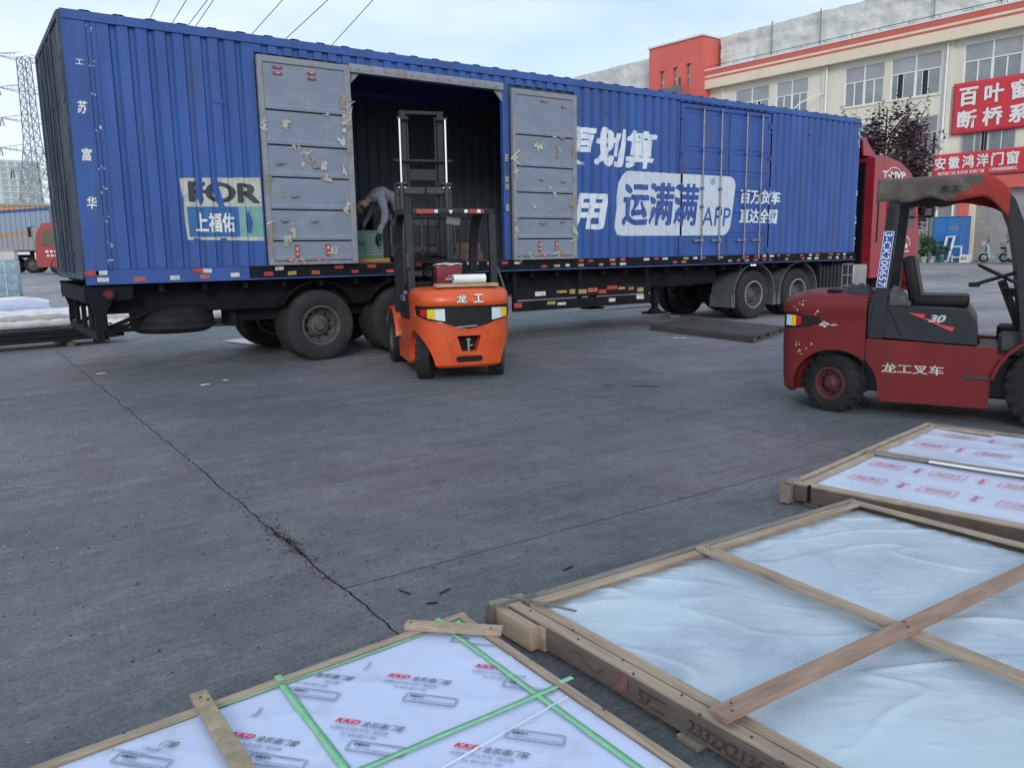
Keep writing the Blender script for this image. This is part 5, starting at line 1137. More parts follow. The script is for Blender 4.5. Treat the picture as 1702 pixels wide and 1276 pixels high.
def crate_b():
    T = thing('glass_crate', 'wide wooden glass crate under bubble film with crossed battens on top', 'crate', (2.9, 1.4, 0), 0)
    L_ = Vector((1.738, 2.591, 0)); X = Vector((.99953, -.0306, 0)); Y = Vector((.0317, -.9995, 0)); LX, LY = 2.357, 2.136
    P = lambda a, b, z: L_ + X * a + Y * b + Vector((0, 0, z))
    # underside boards and sides on edge
    for b in (.12, 1.0, 2.0): board(T, P(-.02, b, .012), P(LX + .02, b, .012), .09, .018, WOODGX)
    board(T, P(.0, .012, .066), P(LX, .012, .066), .024, .086, WOODGX, label='far side board'); board(T, P(.0, .050, .066), P(LX - .1, .048, .066), .020, .080, WOODX)
    board(T, P(0, LY, .066), P(LX, LY, .066), .024, .086, WOODGX)
    board(T, P(.012, .03, .066), P(.012, LY, .066), .024, .086, WOODG, label='near side board with handwritten size'); board(T, P(LX, .0, .066), P(LX, LY, .066), .024, .086, WOODG)
    # layered top rails
    board(T, P(-.01, .022, .118), P(LX + .01, .010, .118), .034, .014, WOODGX); board(T, P(.07, .068, .116), P(LX, .064, .116), .040, .016, WOODX)
    board(T, P(.025, .0, .1175), P(.025, LY, .1175), .045, .014, WOODY); board(T, P(.085, .09, .113), P(.085, LY, .113), .050, .014, WOODY)
    board(T, P(LX - .03, .0, .1175), P(LX - .03, LY, .1175), .05, .014, WOODY)
    # end block at the corner
    board(T, P(-.028, -.03, .062), P(-.028, .24, .062), .040, .098, WOODY); board(T, P(.004, .235, .062), P(.004, .275, .062), .030, .094, WOODY); board(T, P(-.062, -.035, .062), P(-.062, .02, .062), .018, .095, WOODG)
    board(T, P(-.06, -.02, .1215), P(.10, -.005, .1215), .03, .012, WOODGX)
    bm = nb()
    for a, z0, z1 in ((-.072, .01, .13),):
        beam(bm, P(-.052, .0, .02), P(-.052, .0, .12), .016, .016)
    beam(bm, P(-.06, .02, .131), P(.14, .03, .131), .018, .002); beam(bm, P(.03, -.03, .1325), P(.16, .26, .1325), .018, .002)
    fin(bm, 'strap', mat('strap_grey', (.13, .14, .12), .5), T, world=True)
    def zf(x, y, u, v):
        q = Vector((x, y, 0)); wv = y + .10 * noise.noise(Vector((x * 1.1, y * .8, 3))) + .04 * noise.noise(Vector((x * 3, y * 2, 8)))
        x, y = .82 * x - .57 * y, .57 * x + .82 * y; wv = y + .13 * noise.noise(Vector((x * 1.2, y * .9, 3))) + .04 * noise.noise(Vector((x * 3, y * 2, 8)))
        rdg = (1 - abs(noise.noise(Vector((x * .9 + 4, wv * 3.6, 1.3))))) ** 22 * .012 * (.35 + 1.2 * max(0, noise.noise(Vector((x * 1.3, y * 1.3, 20)))+.2))
        rdg2 = (1 - abs(noise.noise(Vector((x * 1.6 + 9, wv * 15 + x * 2.5, 5.3))))) ** 22 * .0022
        e = min(u, v, 1 - u, 1 - v); crumple = .010 * noise.noise(q * 14) * max(0, 1 - e * 12)
        crs = (1 - abs(noise.noise(Vector((x * 5 - y * 3, y * 5 + x * 2, 31))))) ** 26 * .004 * max(0, noise.noise(Vector((x * 1.7, y * 1.7, 44))) + .25)
        return .090 + rdg + rdg2 + crs + .007 * noise.noise(q * 1.3) + .0012 * noise.noise(q * 9) + crumple - .010 * max(0, 1 - e * 25)
    sheet(T, P(.05, .05, 0), P(LX - .02, .05, 0), P(LX - .02, LY - .02, 0), P(.05, LY - .02, 0), BUBBLE, zf, 210, 190)
    bm = nb(); bx(bm, 1.85, 3.95, .56, 2.45, .03, .07); fin(bm, 'glass_pane', GLASSD, T, world=True)
    # crossed battens
    board(T, (2.818, 2.50, .137), (2.735, .50, .137), .068, .020, WOODY, 'batten')
    board(T, (1.76, 1.478, .158), (4.14, 1.418, .158), .072, .020, mat('reddish_batten', (.30, .205, .155), .75, 0, .22, 9, (.15, .09, .06), 7, .6, .3, 50, stretch=(.35, 3, 3)), 'batten', label='reddish upper batten')
    # handwriting on the near side (faces -X, reads towards the camera)
    xo = L_.x - .0035
    Yd = Vector((.0317, -.9995, 0))
    def M(b, z): p = P(-.0032, b, z); return frameM(p, Yd, (0, 0, 1))
    ink = mat('marker_ink', (.050, .044, .042), .8, 0, .5, 30); inkf = mat('faded_red_stamp', (.17, .09, .09), .8, 0, .5, 40)
    text('57二', M(.83, .066), .13, .050, ink, T, shear=.25); text('2332X2136', M(1.13, .064), .29, .046, ink, T, shear=.2)
    bm = nb(); beam(bm, P(-.0035, .66, .07), P(-.0035, .72, .07), .002, .06); fin(bm, 'faded_label', inkf, T, world=True)
    bm = nb(); tube(bm, [P(-.0035, .42, .075), P(-.0035, .47, .09), P(-.0035, .50, .07), P(-.0035, .56, .05), P(-.0035, .60, .08)], .0018, 5); fin(bm, 'scribble', ink, T, world=True)
crate_b()

def crate_c():
    T = thing('glass_crate', 'right-hand wooden glass crate with red arrows printed on its white film', 'crate', (5.3, 2.2, 0), 0)
    L_ = Vector((4.089, 2.932, 0)); X = Vector((.9878, .1556, 0)); Y = Vector((.185, -.9827, 0)); LX, LY = 2.30, 2.15
    P = lambda a, b, z: L_ + X * a + Y * b + Vector((0, 0, z))
    m1, m2 = mat('crate_wood_a', (.23, .195, .16), .8, 0, .22, 9, (.13, .10, .08), 7, .6, .3, 50), mat('crate_wood_b', (.36, .30, .23), .75, 0, .2, 9, (.24, .17, .12), 7, .5, .3, 50)
    m3 = mat('crate_wood_shaded', (.10, .075, .065), .8, 0, .25, 9, (.08, .06, .05), 7, .6, .3, 50)  # side and underside boards: shade put into the wood colour
    for b in (.15, 1.05, 2.0): board(T, P(-.02, b, .013), P(LX + .02, b, .013), .09, .02, m3)
    board(T, P(0, .012, .07), P(LX, .012, .07), .024, .095, m1); board(T, P(0, LY, .07), P(LX, LY, .07), .024, .095, m1)
    board(T, P(.012, .03, .07), P(.012, LY, .07), .024, .095, m3); board(T, P(LX, 0, .07), P(LX, LY, .07), .024, .095, m3)
    board(T, P(-.01, .02, .127), P(LX, .012, .127), .034, .016, m2); board(T, P(.05, .075, .121), P(LX, .07, .121), .045, .016, m2)
    board(T, P(.02, .0, .127), P(.02, LY, .127), .036, .016, m2); board(T, P(.075, .09, .119), P(.075, LY, .119), .030, .014, m2)
    board(T, P(LX - .03, 0, .127), P(LX - .03, LY, .127), .05, .016, m1)
    board(T, P(LX - .10, .10, .125), P(LX - .10, .5, .125), .05, .014, m2)
    board(T, P(-.03, -.03, .065), P(-.03, .03, .065), .06, .11, m1); board(T, P(-.04, .01, .134), P(.08, .01, .134), .05, .02, m1)
    board(T, P(1.05, .03, .134), P(1.12, LY, .134), .055, .020, m1, 'batten')
    board(T, P(1.01, .45, .140), P(1.05, LY, .140), .022, .012, WPAINT, 'strip', label='white plastic strip beside the batten')
    bm = nb(); beam(bm, P(-.004, .13, .03), P(-.004, .13, .135), .012, .020); fin(bm, 'strap', BLACK, T, world=True)
    def zf(x, y, u, v):
        q = Vector((x, y, 0)); return .107 + .010 * (1 - abs(noise.noise(Vector((x * 3.5, y * 1.6, 2))))) ** 7 * (.3 if u < .45 else 1) + .004 * noise.noise(q * 2)
    sheet(T, P(.07, .06, 0), P(LX - .04, .06, 0), P(LX - .04, LY - .03, 0), P(.07, LY - .03, 0), FILMC, zf, 110, 90)
    ink = mat('red_print', (.55, .12, .18), .6)
    # printed rows of marks: box, arrow, box ... running away along the short side
    def mark(a, b, kind):
        z = .1185 + (.004 if a > 1.1 else 0); W_ = lambda da, db: P(a + da, b + db, z)
        bm = nb()
        def seg(p, q, w=.005): beam(bm, W_(*p), W_(*q), w, .0012)
        if kind == 'box':
            C = [(-.055, -.10), (.055, -.10), (.06, .10), (-.06, .10)]
            for i in range(4): seg(C[i], C[(i + 1) % 4], .0045)
            fin(bm, 'print_box', ink, T, world=True, smooth=False)
            text(random.choice(['小心轻放', '易碎物品', '请勿重压']), frameM(W_(.018, 0), Y, X), .15, .030, ink, T, bold=.02, world=True)
            text('保护膜专用门窗', frameM(W_(-.022, 0), Y, X), .15, .022, ink, T, bold=.01)
        else:
            seg((.045, 0), (-.02, 0), .014); bm.faces.new([bm.verts.new(W_(*p)) for p in ((-.02, -.022), (-.055, 0), (-.02, .022))]); seg((.045, -.02), (.045, .03), .008)
            fin(bm, 'print_arrow', ink, T, world=True, smooth=False)
    for a, rows in ((.42, [('box', .30), ('arrow', .50), ('box', .70), ('arrow', .90), ('box', 1.12), ('arrow', 1.32), ('box', 1.52), ('box', 1.9)]), (.82, [('box', .26), ('arrow', .45), ('box', .63), ('arrow', .82), ('box', 1.02), ('arrow', 1.22), ('box', 1.45), ('box', 1.8)]), (1.55, [('box', .28), ('arrow', .47), ('box', .68), ('arrow', .9), ('box', 1.1), ('box', 1.6)]), (1.98, [('box', .34), ('arrow', .55), ('box', .8), ('box', 1.3)])):
        for k, b in rows: mark(a, b, k)
crate_c()

def crate_a():
    T = thing('glass_crate', 'glass pane crate in the left foreground, printed film strapped with green tape', 'crate', (.6, 1.8, 0), 0)
    z = .07
    C = Vector((1.585, 2.685, 0)); A = Vector((-.9972, -.0745, 0)); B = Vector((.009, -1, 0))   # corner, far edge, right edge
    P = lambda a, b, zz: C + A * a + B * b + Vector((0, 0, zz))
    LA, LB = 2.5, 1.9
    for b in (.2, 1.0, 1.7): board(T, P(.0, b, .012), P(LA, b, .012), .09, .02, WOODGX)
    board(T, P(-.01, .012, .048), P(LA, .012, .048), .022, .050, WOODX); board(T, P(.012, .025, .048), P(.012, LB, .048), .022, .05, WOODY)
    board(T, P(0, LB, .045), P(LA, LB, .045), .024, .05, WOODX); board(T, P(LA, 0, .045), P(LA, LB, .045), .024, .05, WOODY)
    board(T, P(-.012, .012, .0765), P(LA, .012, .0765), .030, .011, WOODX); board(T, P(.012, .03, .0765), P(.012, LB, .0765), .030, .011, WOODY)
    def zf(x, y, u, v):
        q = Vector((x, y, 0)); return .0655 + .0018 * noise.noise(q * 3) + .0035 * max(0, noise.noise(Vector((x * 2 + 3, y * 3, 4)))) ** 2 + .004 * (1 - abs(noise.noise(Vector((x * 2.2 + y * 1.5, y * 3 - x, 12))))) ** 30
    sheet(T, P(.028, .030, 0), P(LA - .02, .03, 0), P(LA - .02, LB - .02, 0), P(.028, LB - .02, 0), FILMA, zf, 120, 100)
    bm = nb(); bx(bm, -.75, 1.52, .95, 2.45, .03, .055); fin(bm, 'glass_pane', GLASSD, T, world=True)
    # edge of a second pane
    bm = nb(); beam(bm, (1.552, 1.941, .0735), (-.6, 1.62, .0735), .005, .004); fin(bm, 'pane_edge', mat('pane_edge_white', (.62, .68, .76), .3), T, world=True)
    # corner brace and plank
    bm = nb(); q0, q1 = Vector((1.335, 2.695, .094)), Vector((1.612, 2.425, .094)); beam(bm, q0, q1, .035, .022); beam(bm, q0 + Vector((.02, .018, .0)), q1 + Vector((.02, .018, 0)), .012, .020)
    fin(bm, 'corner_brace', WOOD, T, world=True, bev=.002)
    board(T, (.537, 2.665, .094), (.56, .85, .094), .055, .020, mat('mossy_plank', (.30, .25, .17), .85, 0, .35, 14, (.17, .15, .10), 11, .7, .4, 50), 'plank', label='rough mottled cross plank')
    # green tape
    def strip(p, q, w, zz):
        bm = nb(); p = Vector((*p, zz)); q = Vector((*q, zz)); n = 40; d = (q - p).normalized(); s = Vector((-d.y, d.x, 0)); prev = None
        for i in range(n + 1):
            c = p + (q - p) * i / n; ww = w * (1 + .18 * noise.noise(c * 6)); o = s * .003 * noise.noise(c * 4 + Vector((9, 0, 0)))
            h = .0012 * noise.noise(c * 15)
            cur = (bm.verts.new(c + s * ww / 2 + o + Vector((0, 0, h))), bm.verts.new(c - s * ww / 2 + o + Vector((0, 0, h))))
            if prev: bm.faces.new((prev[0], prev[1], cur[1], cur[0]))
            prev = cur
        o = fin(bm, 'green_tape', TAPEG, T, world=True); md = o.modifiers.new('s', 'SOLIDIFY'); md.thickness = .0006
    strip((.80, 2.62), (.785, .85), .026, .0735); strip((1.475, 2.70), (1.485, .9), .024, .0745); strip((1.60, 2.012), (-.8, 1.955), .021, .0755)
    strip((1.53, 2.638), (-.9, 2.50), .014, .0725)
    bm = nb()
    for p, q in (((.80, 2.60), (.80, 2.640)), ((1.475, 2.65), (1.475, 2.691))): beam(bm, (*p, .084), (*q, .084), .024, .001); beam(bm, (q[0], q[1] + .001, .084), (q[0], q[1] + .001, .02), .024, .001, Vector((0, 1, 0)))
    beam(bm, (1.575, 2.012, .084), (1.63, 2.013, .084), .02, .001); fin(bm, 'green_tape', TAPEG, T, world=True)
    bm = nb(); q = bm.faces.new([bm.verts.new(p) for p in ((1.46, 2.645, .0725), (1.555, 2.65, .0725), (1.555, 2.555, .0725))]); fin(bm, 'corner_sticker', mat('corner_green_print', (.10, .42, .26), .5, 0, .9, 40), T, world=True)
    # print: rows of logos and notes
    red = mat('logo_red', (.62, .02, .05), .5); ink = mat('print_ink', (.07, .08, .12), .6); ink2 = mat('print_ink_pale', (.20, .24, .34), .6)
    u = Vector((.655, -.755, 0)); v = Vector((.755, .655, 0)); zz = .0718
    def F(x, y): return frameM((x, y, zz), u, v)
    def at(x, y, a, b): return (x + u.x * a + v.x * b, y + u.y * a + v.y * b)
    def inside(px, py): return px < 1.553 and py < 2.685 - .0747 * (1.585 - px) - .034
    def put(body, x, y, a, b, w, h, m, bold, shear):
        if all(inside(*at(x, y, a + p * w / 2, b + q * h / 2)) for p in (-1, 1) for q in (-1, 1)):
            text(body, F(*at(x, y, a, b)), w, h, m, T, bold=bold, shear=shear); return True
        return False
    def logo(x, y):
        put('KKD', x, y, -.065, .0, .085, .022, red, .05, .35)
        put('金凯德门窗', x, y, .058, -.003, .145, .030, ink, .012, .25) or put('门窗', x, y, .100, -.003, .058, .030, ink, .012, .25)
        put('中国航天科技专用门窗品牌', x, y, -.01, -.038, .20, .016, ink2, .01, .2) or put('门窗品牌', x, y, .058, -.038, .066, .016, ink2, .01, .2)
        put('Tel 400-8877-585', x, y, .0, -.066, .125, .013, ink2, .01, .2) or put('77-585', x, y, .045, -.066, .045, .013, ink2, .01, .2)
    def note(x, y):
        bm = nb()
        for r_, g in ((0, .0025), (.006, .0018)):
            pts = roundrect(-.093 + r_, .093 - r_, -.026 + r_, .026 - r_, .010, 4)
            for (a, b), (c, d) in zip(pts, pts[1:] + pts[:1]):
                if inside(*at(x, y, a, b)) and inside(*at(x, y, c, d)): beam(bm, (*at(x, y, a, b), zz), (*at(x, y, c, d), zz), g, .001)
        fin(bm, 'print_frame', ink2, T, world=True, smooth=False)
        put('温馨提示:', x, y, -.05, .010, .055, .011, ink, .02, 0); put('此为产品保护膜安装完成后请撕除', x, y, .008, -.009, .145, .010, ink2, .01, 0)
    L1 = [(1.20, 2.352), (.94, 2.20), (1.485, 2.222), (.642, 2.324), (.935, 2.58), (.34, 2.54), (1.30, 1.62), (.68, 2.02), (.40, 2.12), (1.18, 1.98 - .12), (.05, 2.35), (-.25, 2.5), (-.2, 2.1)]
    for x, y in L1:
        if not (.50 < x < .60 and False): logo(x, y)
    for x, y in [(.865, 2.472), (1.171, 2.201), (.906, 2.061), (1.513, 2.46), (1.49, 2.073), (.314, 2.421), (1.331, 1.824), (1.04, 2.60), (.62, 2.54), (.64, 2.18), (1.1, 1.75), (.0, 2.2), (-.2, 2.35)]: note(x, y)
crate_a()
def nails():
    rnd = random.Random(21)
    for crate, pts in (([o for o in bpy.data.objects if o.get('label', '').startswith('wide wooden glass crate')][0], [(1.80 + .0 * k, 2.5 - .28 * k, .1265) for k in range(7)] + [(1.77, 2.45 - .3 * k, .1265) for k in range(6)] + [(1.84, 1.49, .169), (1.80, 1.46, .169), (2.78, 1.47, .169), (2.75, 1.44, .169), (2.82, 2.46, .148), (2.80, 2.43, .148), (3.9, 1.44, .169)]),
                       ([o for o in bpy.data.objects if o.get('label', '').startswith('glass pane crate')][0], [(.53, 2.62, .105), (.55, 2.59, .105), (1.36, 2.685, .106), (1.58, 2.45, .106), (1.2, 2.658, .083), (.3, 2.59, .083), (1.585, 2.2, .083), (1.59, 1.8, .083)])):
        for x, y, z in pts:
            bm = nb(); x += rnd.uniform(-.006, .006); cyl(bm, (x, y, z - .004), (x, y, z + .0015), .0045, 7); fin(bm, 'nail', DARKM, crate, world=True)
nails()

# ------------------------------------------------------------------ warehouse building on the right
P0 = Vector((44.739, 20.652, .65)); EV = Vector((-.0777731, .996971, 0)); NV = Vector((-.996971, -.0777731, 0))   # EV runs along the front, NV points out of it
BM = Matrix(((EV.x, NV.x, 0, P0.x), (EV.y, NV.y, 0, P0.y), (0, 0, 1, 0), (0, 0, 0, 1)))     # local: x along, y outwards, z absolute height
def BP(s_, o, z): return BM @ Vector((s_, o, z))
def bt(bm): bm.transform(BM); return bm
def bfin(bm, name, m, parent, **k): return fin(bt(bm), name, m, parent, world=True, **k)
BT = thing('warehouse_building', 'cream three-storey warehouse with red roof bands and rows of white-framed windows', 'building', P0)
WIN3 = [(-.92, 1.86, 9.55, 11.78, 2), (2.96, 5.69, 9.53, 11.78, 2), (6.03, 8.40, 9.52, 11.75, 2), (10.72, 12.94, 9.45, 11.70, 2), (13.41, 15.97, 9.45, 11.70, 2), (-5.0, -2.4, 9.55, 11.78, 2)]
WIN2 = [(-.89, 1.74, 6.18, 8.4, 1), (2.96, 4.97, 6.32, 8.40, 1), (6.03, 8.4, 6.2, 8.4, 1), (10.7, 12.9, 6.2, 8.4, 1), (13.4, 15.9, 6.2, 8.4, 1), (-5.0, -2.4, 6.18, 8.4, 1)]
def wall_with_holes(x0, x1, z0, z1, holes, yf, yb, name, m, parent):
    """solid wall with real openings, built from blocks between the holes"""
    xs = sorted(set([x0, x1] + [a for h in holes for a in h[:2]])); zs = sorted(set([z0, z1] + [a for h in holes for a in h[2:4]]))
    bm = nb(); V = {}
    def solid(i, j):
        if i < 0 or j < 0 or i >= len(xs) - 1 or j >= len(zs) - 1: return False
        cx, cz = (xs[i] + xs[i + 1]) / 2, (zs[j] + zs[j + 1]) / 2
        return not any(a < cx < b and c < cz < d for a, b, c, d in holes)
    def v(i, y, j):
        k = (i, y, j)
        if k not in V: V[k] = bm.verts.new((xs[i], y, zs[j]))
        return V[k]
    for i in range(len(xs) - 1):
        for j in range(len(zs) - 1):
            if not solid(i, j): continue
            bm.faces.new((v(i, yf, j), v(i + 1, yf, j), v(i + 1, yf, j + 1), v(i, yf, j + 1))); bm.faces.new((v(i, yb, j), v(i, yb, j + 1), v(i + 1, yb, j + 1), v(i + 1, yb, j)))
            if not solid(i - 1, j): bm.faces.new((v(i, yf, j), v(i, yf, j + 1), v(i, yb, j + 1), v(i, yb, j)))
            if not solid(i + 1, j): bm.faces.new((v(i + 1, yf, j), v(i + 1, yb, j), v(i + 1, yb, j + 1), v(i + 1, yf, j + 1)))
            if not solid(i, j - 1): bm.faces.new((v(i, yf, j), v(i, yb, j), v(i + 1, yb, j), v(i + 1, yf, j)))
            if not solid(i, j + 1): bm.faces.new((v(i, yf, j + 1), v(i + 1, yf, j + 1), v(i + 1, yb, j + 1), v(i, yb, j + 1)))
    return bfin(bm, name, m, parent, smooth=False)
def window(parent, x0, x1, z0, z1, kind, bars=False, seed=0):
    y = -.10; rnd = random.Random(seed)
    bm = nb(); f = .055
    bx(bm, x0, x1, y, y + .07, z0, z0 + f); bx(bm, x0, x1, y, y + .07, z1 - f, z1); bx(bm, x0, x0 + f, y, y + .07, z0 + f, z1 - f); bx(bm, x1 - f, x1, y, y + .07, z0 + f, z1 - f)
    mid = (x0 + x1) / 2; zt = z0 + (z1 - z0) * .60
    bx(bm, mid - .035, mid + .035, y + .001, y + .068, z0 + f, z1 - f); bx(bm, x0 + f, x1 - f, y + .002, y + .066, zt - .03, zt + .03)
    w = bfin(bm, 'window', WINF, parent)
    for a, b in ((x0 + f, mid - .035), (mid + .035, x1 - f)):
        bm = nb(); bx(bm, a, b, y + .01, y + .02, zt + .03, z1 - f); bfin(bm, 'pane', WING2, w)
        q = (a + b) / 2
        for c, d in ((a, q), (q, b)):
            op = rnd.random() < .22
            if op: bm = nb(); bx(bm, c + .02, c + (d - c) * .45, y - .05, y - .04, z0 + f, zt - .03); bfin(bm, 'open_gap', WINO, w); c = c + (d - c) * .45
            bm = nb(); bx(bm, c, d, y + .012, y + .022, z0 + f, zt - .03); bfin(bm, 'pane', WING, w)
            bm = nb(); bx(bm, c, c + .035, y + .024, y + .055, z0 + f, zt - .03); bx(bm, d - .035, d, y + .024, y + .055, z0 + f, zt - .03); bfin(bm, 'sash', WINF, w)
    bm = nb(); bx(bm, x0 - .05, x1 + .05, -.02, .05, z0 - .09, z0 - .002); bfin(bm, 'sill', FASC, w)
    if bars:
        bm = nb(); x = x0 + .03
        while x < x1: bx(bm, x - .012, x + .012, .06, .08, z0 - .02, z1 + .02); x += .14
        for z in (z0, (z0 + z1) / 2, z1): bx(bm, x0 - .03, x1 + .03, .081, .095, z - .015, z + .015)
        tag(bfin(bm, 'window_bars', STEEL, w), kind='stuff')
    return w
def build_building():
    T = BT
    holes = [h[:4] for h in WIN3 + WIN2] + [(-5.3, .75, .65, 4.35), (1.95, 7.6, .65, 4.35), (8.6, 14.2, .65, 4.35)]
    wall_with_holes(-14, 18, .60, 12.05, holes, 0, -.25, 'front_wall', CREAM, T)
    bm = nb(); bx(bm, -14, 17.99, -14, -13.8, .6, 13); bx(bm, -14, -13.8, -13.8, -.26, .6, 13); bfin(bm, 'rear_wall', CREAM, T)
    bm = nb(); bx(bm, -13.8, 17.9, -13.7, -.3, 12.1, 12.4); bfin(bm, 'roof', FASC, T)
    for z in (4.7, 8.9):
        bm = nb(); bx(bm, -13.7, 17.9, -13.7, -.26, z, z + .2); bfin(bm, 'storey_floor', INNER, T)
    # projecting parapet with painted bands
    bm = nb(); bx(bm, -14, 18, -.2, .55, 12.051, 12.60); bfin(bm, 'fascia', FASC, T, bev=.02)
    bm = nb(); bx(bm, -14, 18, -.2, .56, 12.602, 12.72); bfin(bm, 'lower_red_band', REDB, T)
    bm = nb(); bx(bm, -14, 18, -.2, .575, 12.722, 12.86); bfin(bm, 'cream_band', FASC, T)
    bm = nb(); bx(bm, -14, 18, -.2, .59, 12.862, 13.16); bfin(bm, 'upper_red_band', REDB, T)
    bm = nb(); bx(bm, -14, 18, -.25, .62, 13.162, 13.24); bfin(bm, 'coping', WPAINT, T)
    s_ = -13
    while s_ < 18:
        bm = nb(); bx(bm, s_, s_ + .04, .45, .49, 13.24, 13.45); bfin(bm, 'rail_stub', STEEL, T); s_ += 1.6
    bm = nb(); cyl(bm, (-14, .47, 13.44), (18, .47, 13.44), .018, 6); bfin(bm, 'roof_cable', DARKM, T)
    for s_ in (-5.8, 2.45, 9.65, 16.9):
        bm = nb(); bx(bm, s_ - .12, s_ + .12, .001, .10, 4.9, 12.05); bfin(bm, 'pilaster', CREAM, T)
    for s_ in (2.62, 9.45):
        bm = nb(); cyl(bm, (s_, .17, .9), (s_, .17, 12.0), .055, 10); bfin(bm, 'downpipe', WINF, T)
    for i, (a, b, c, d, k) in enumerate(WIN3): window(T, a, b, c, d, k, False, i + 3)
    for i, (a, b, c, d, k) in enumerate(WIN2): window(T, a, b, c, d, k, True, i + 30)
    bm = nb(); bx(bm, 2.96, 5.0, -.8, -.78, 9.6, 11.3); bx(bm, 6.1, 8.3, -.8, -.78, 9.6, 11.3); bfin(bm, 'indoor_blind', CREAM, T)
    # ground floor: columns, lintel, shutters
    bm = nb(); bx(bm, -14, 18, .001, .30, 4.36, 4.95); bfin(bm, 'lintel', REDB, T, bev=.02)
    for s_ in (-5.55, 1.30, 8.1, 14.7):
        bm = nb(); bx(bm, s_ - .22, s_ + .22, .001, .32, .65, 4.355); bfin(bm, 'column', REDB, T, bev=.02)
    for a, b in ((-5.29, .74), (1.96, 7.59), (8.61, 14.19)):
        bm = nb(); n = 38; h = 3.7 / n; P = []
        for i in range(n):
            z = .66 + i * h; P += [(-.14, z), (-.105, z + h * .35), (-.105, z + h * .7), (-.14, z + h * .96)]
        lo = [bm.verts.new((a, y, z)) for y, z in P]; hi = [bm.verts.new((b, y, z)) for y, z in P]
        for i in range(len(P) - 1): bm.faces.new((lo[i], hi[i], hi[i + 1], lo[i + 1]))
        tag(bfin(bm, 'roller_shutter', SHUT, T, smooth=False), kind='stuff')
    bm = nb(); cyl(bm, (1.72, .36, .7), (1.72, .36, 4.3), .05, 8); bfin(bm, 'downpipe', WINF, T)
    # film-covered rooftop shed
    bm = nb(); nx, nz = 150, 14; V = {}
    for i in range(nx + 1):
        for j in range(nz + 1):
            s_ = -14 + 31.6 * i / nx; z = 13.15 + 2.25 * j / nz
            q = Vector((s_ * .8, z * 1.2, 0)); o = -.55 + .16 * noise.noise(q) + .07 * noise.noise(q * 3) + .05 * abs(noise.noise(Vector((s_ * 1.1 + z * 1.4, z - s_ * .8, 4))))
            for pz in (14.0, 14.75): o -= .07 * max(0, 1 - abs(z - pz) / .12)
            o -= .10 * max(0, 1 - abs((s_ % 3.3) - 1.65) / .15)
            V[i, j] = bm.verts.new((s_, o, z + (.05 * noise.noise(Vector((s_ * .9, 0, 7))) if j == nz else 0)))
    for i in range(nx):
        for j in range(nz): bm.faces.new((V[i, j], V[i + 1, j], V[i + 1, j + 1], V[i, j + 1]))
    top = [(V[i, nz].co.x, V[i, nz].co.y, V[i, nz].co.z) for i in range(nx + 1)]
    for i in range(nx): bm.faces.new((V[i, nz], V[i + 1, nz], bm.verts.new((top[i + 1][0], -6, top[i + 1][2] + .1)), bm.verts.new((top[i][0], -6, top[i][2] + .1))))
    bfin(bm, 'roof_shed_film', FROOF, T, ang=R(60))
    for s_ in (-6.2, .4, 3.7, 10.3, 13.6):
        bm = nb(); bx(bm, s_ - .03, s_ + .03, -.38, -.32, 13.25, 15.5); bfin(bm, 'shed_post', STEEL, T)
    # stair tower
    bm = nb(); 
    wall_with_holes(18.0, 22.65, .6, 15.4, [(18.95, 19.35, 12.3, 13.85), (20.1, 20.5, 12.3, 13.8), (21.25, 21.65, 12.3, 13.75)], .85, .55, 'tower_front', REDT, T)
    bm = nb(); bx(bm, 18.0, 18.3, -5, .549, .6, 15.4); bfin(bm, 'tower_side', REDT, T)
    bm = nb(); bx(bm, 22.35, 22.65, -5, .549, .6, 15.4); bfin(bm, 'tower_side', REDT, T)
    bm = nb(); bx(bm, 17.9, 22.75, -5, .95, 15.4, 15.52); bfin(bm, 'tower_coping', WPAINT, T)
    for a in (18.95, 20.1, 21.25):
        bm = nb(); bx(bm, a, a + .4, .60, .62, 12.3, 13.85); w = bfin(bm, 'tower_window', WING, T)
        bm = nb(); bx(bm, a, a + .4, .625, .66, 13.0, 13.05); bx(bm, a + .18, a + .22, .661, .68, 12.3, 13.85); bfin(bm, 'window_bar', WINF, w)
    # wing beyond the tower, silver film again
    bm = nb(); nx, nz = 60, 12; V = {}
    for i in range(nx + 1):
        for j in range(nz + 1):
            s_ = 22.66 + 22 * i / nx; z = 12.3 + 2.85 * j / nz; q = Vector((s_, z * 1.3, 9)); V[i, j] = bm.verts.new((s_, -.3 + .16 * noise.noise(q) + .08 * noise.noise(q * 3), z))
    for i in range(nx):
        for j in range(nz): bm.faces.new((V[i, j], V[i + 1, j], V[i + 1, j + 1], V[i, j + 1]))
    bfin(bm, 'wing_film', FROOF, T, ang=R(60))
    bm = nb(); bx(bm, 22.66, 45, -10, -.5, .6, 12.29); bx(bm, 22.66, 45, -.499, .2, 12.0, 12.29); bfin(bm, 'wing_wall', CREAM, T)
build_building()
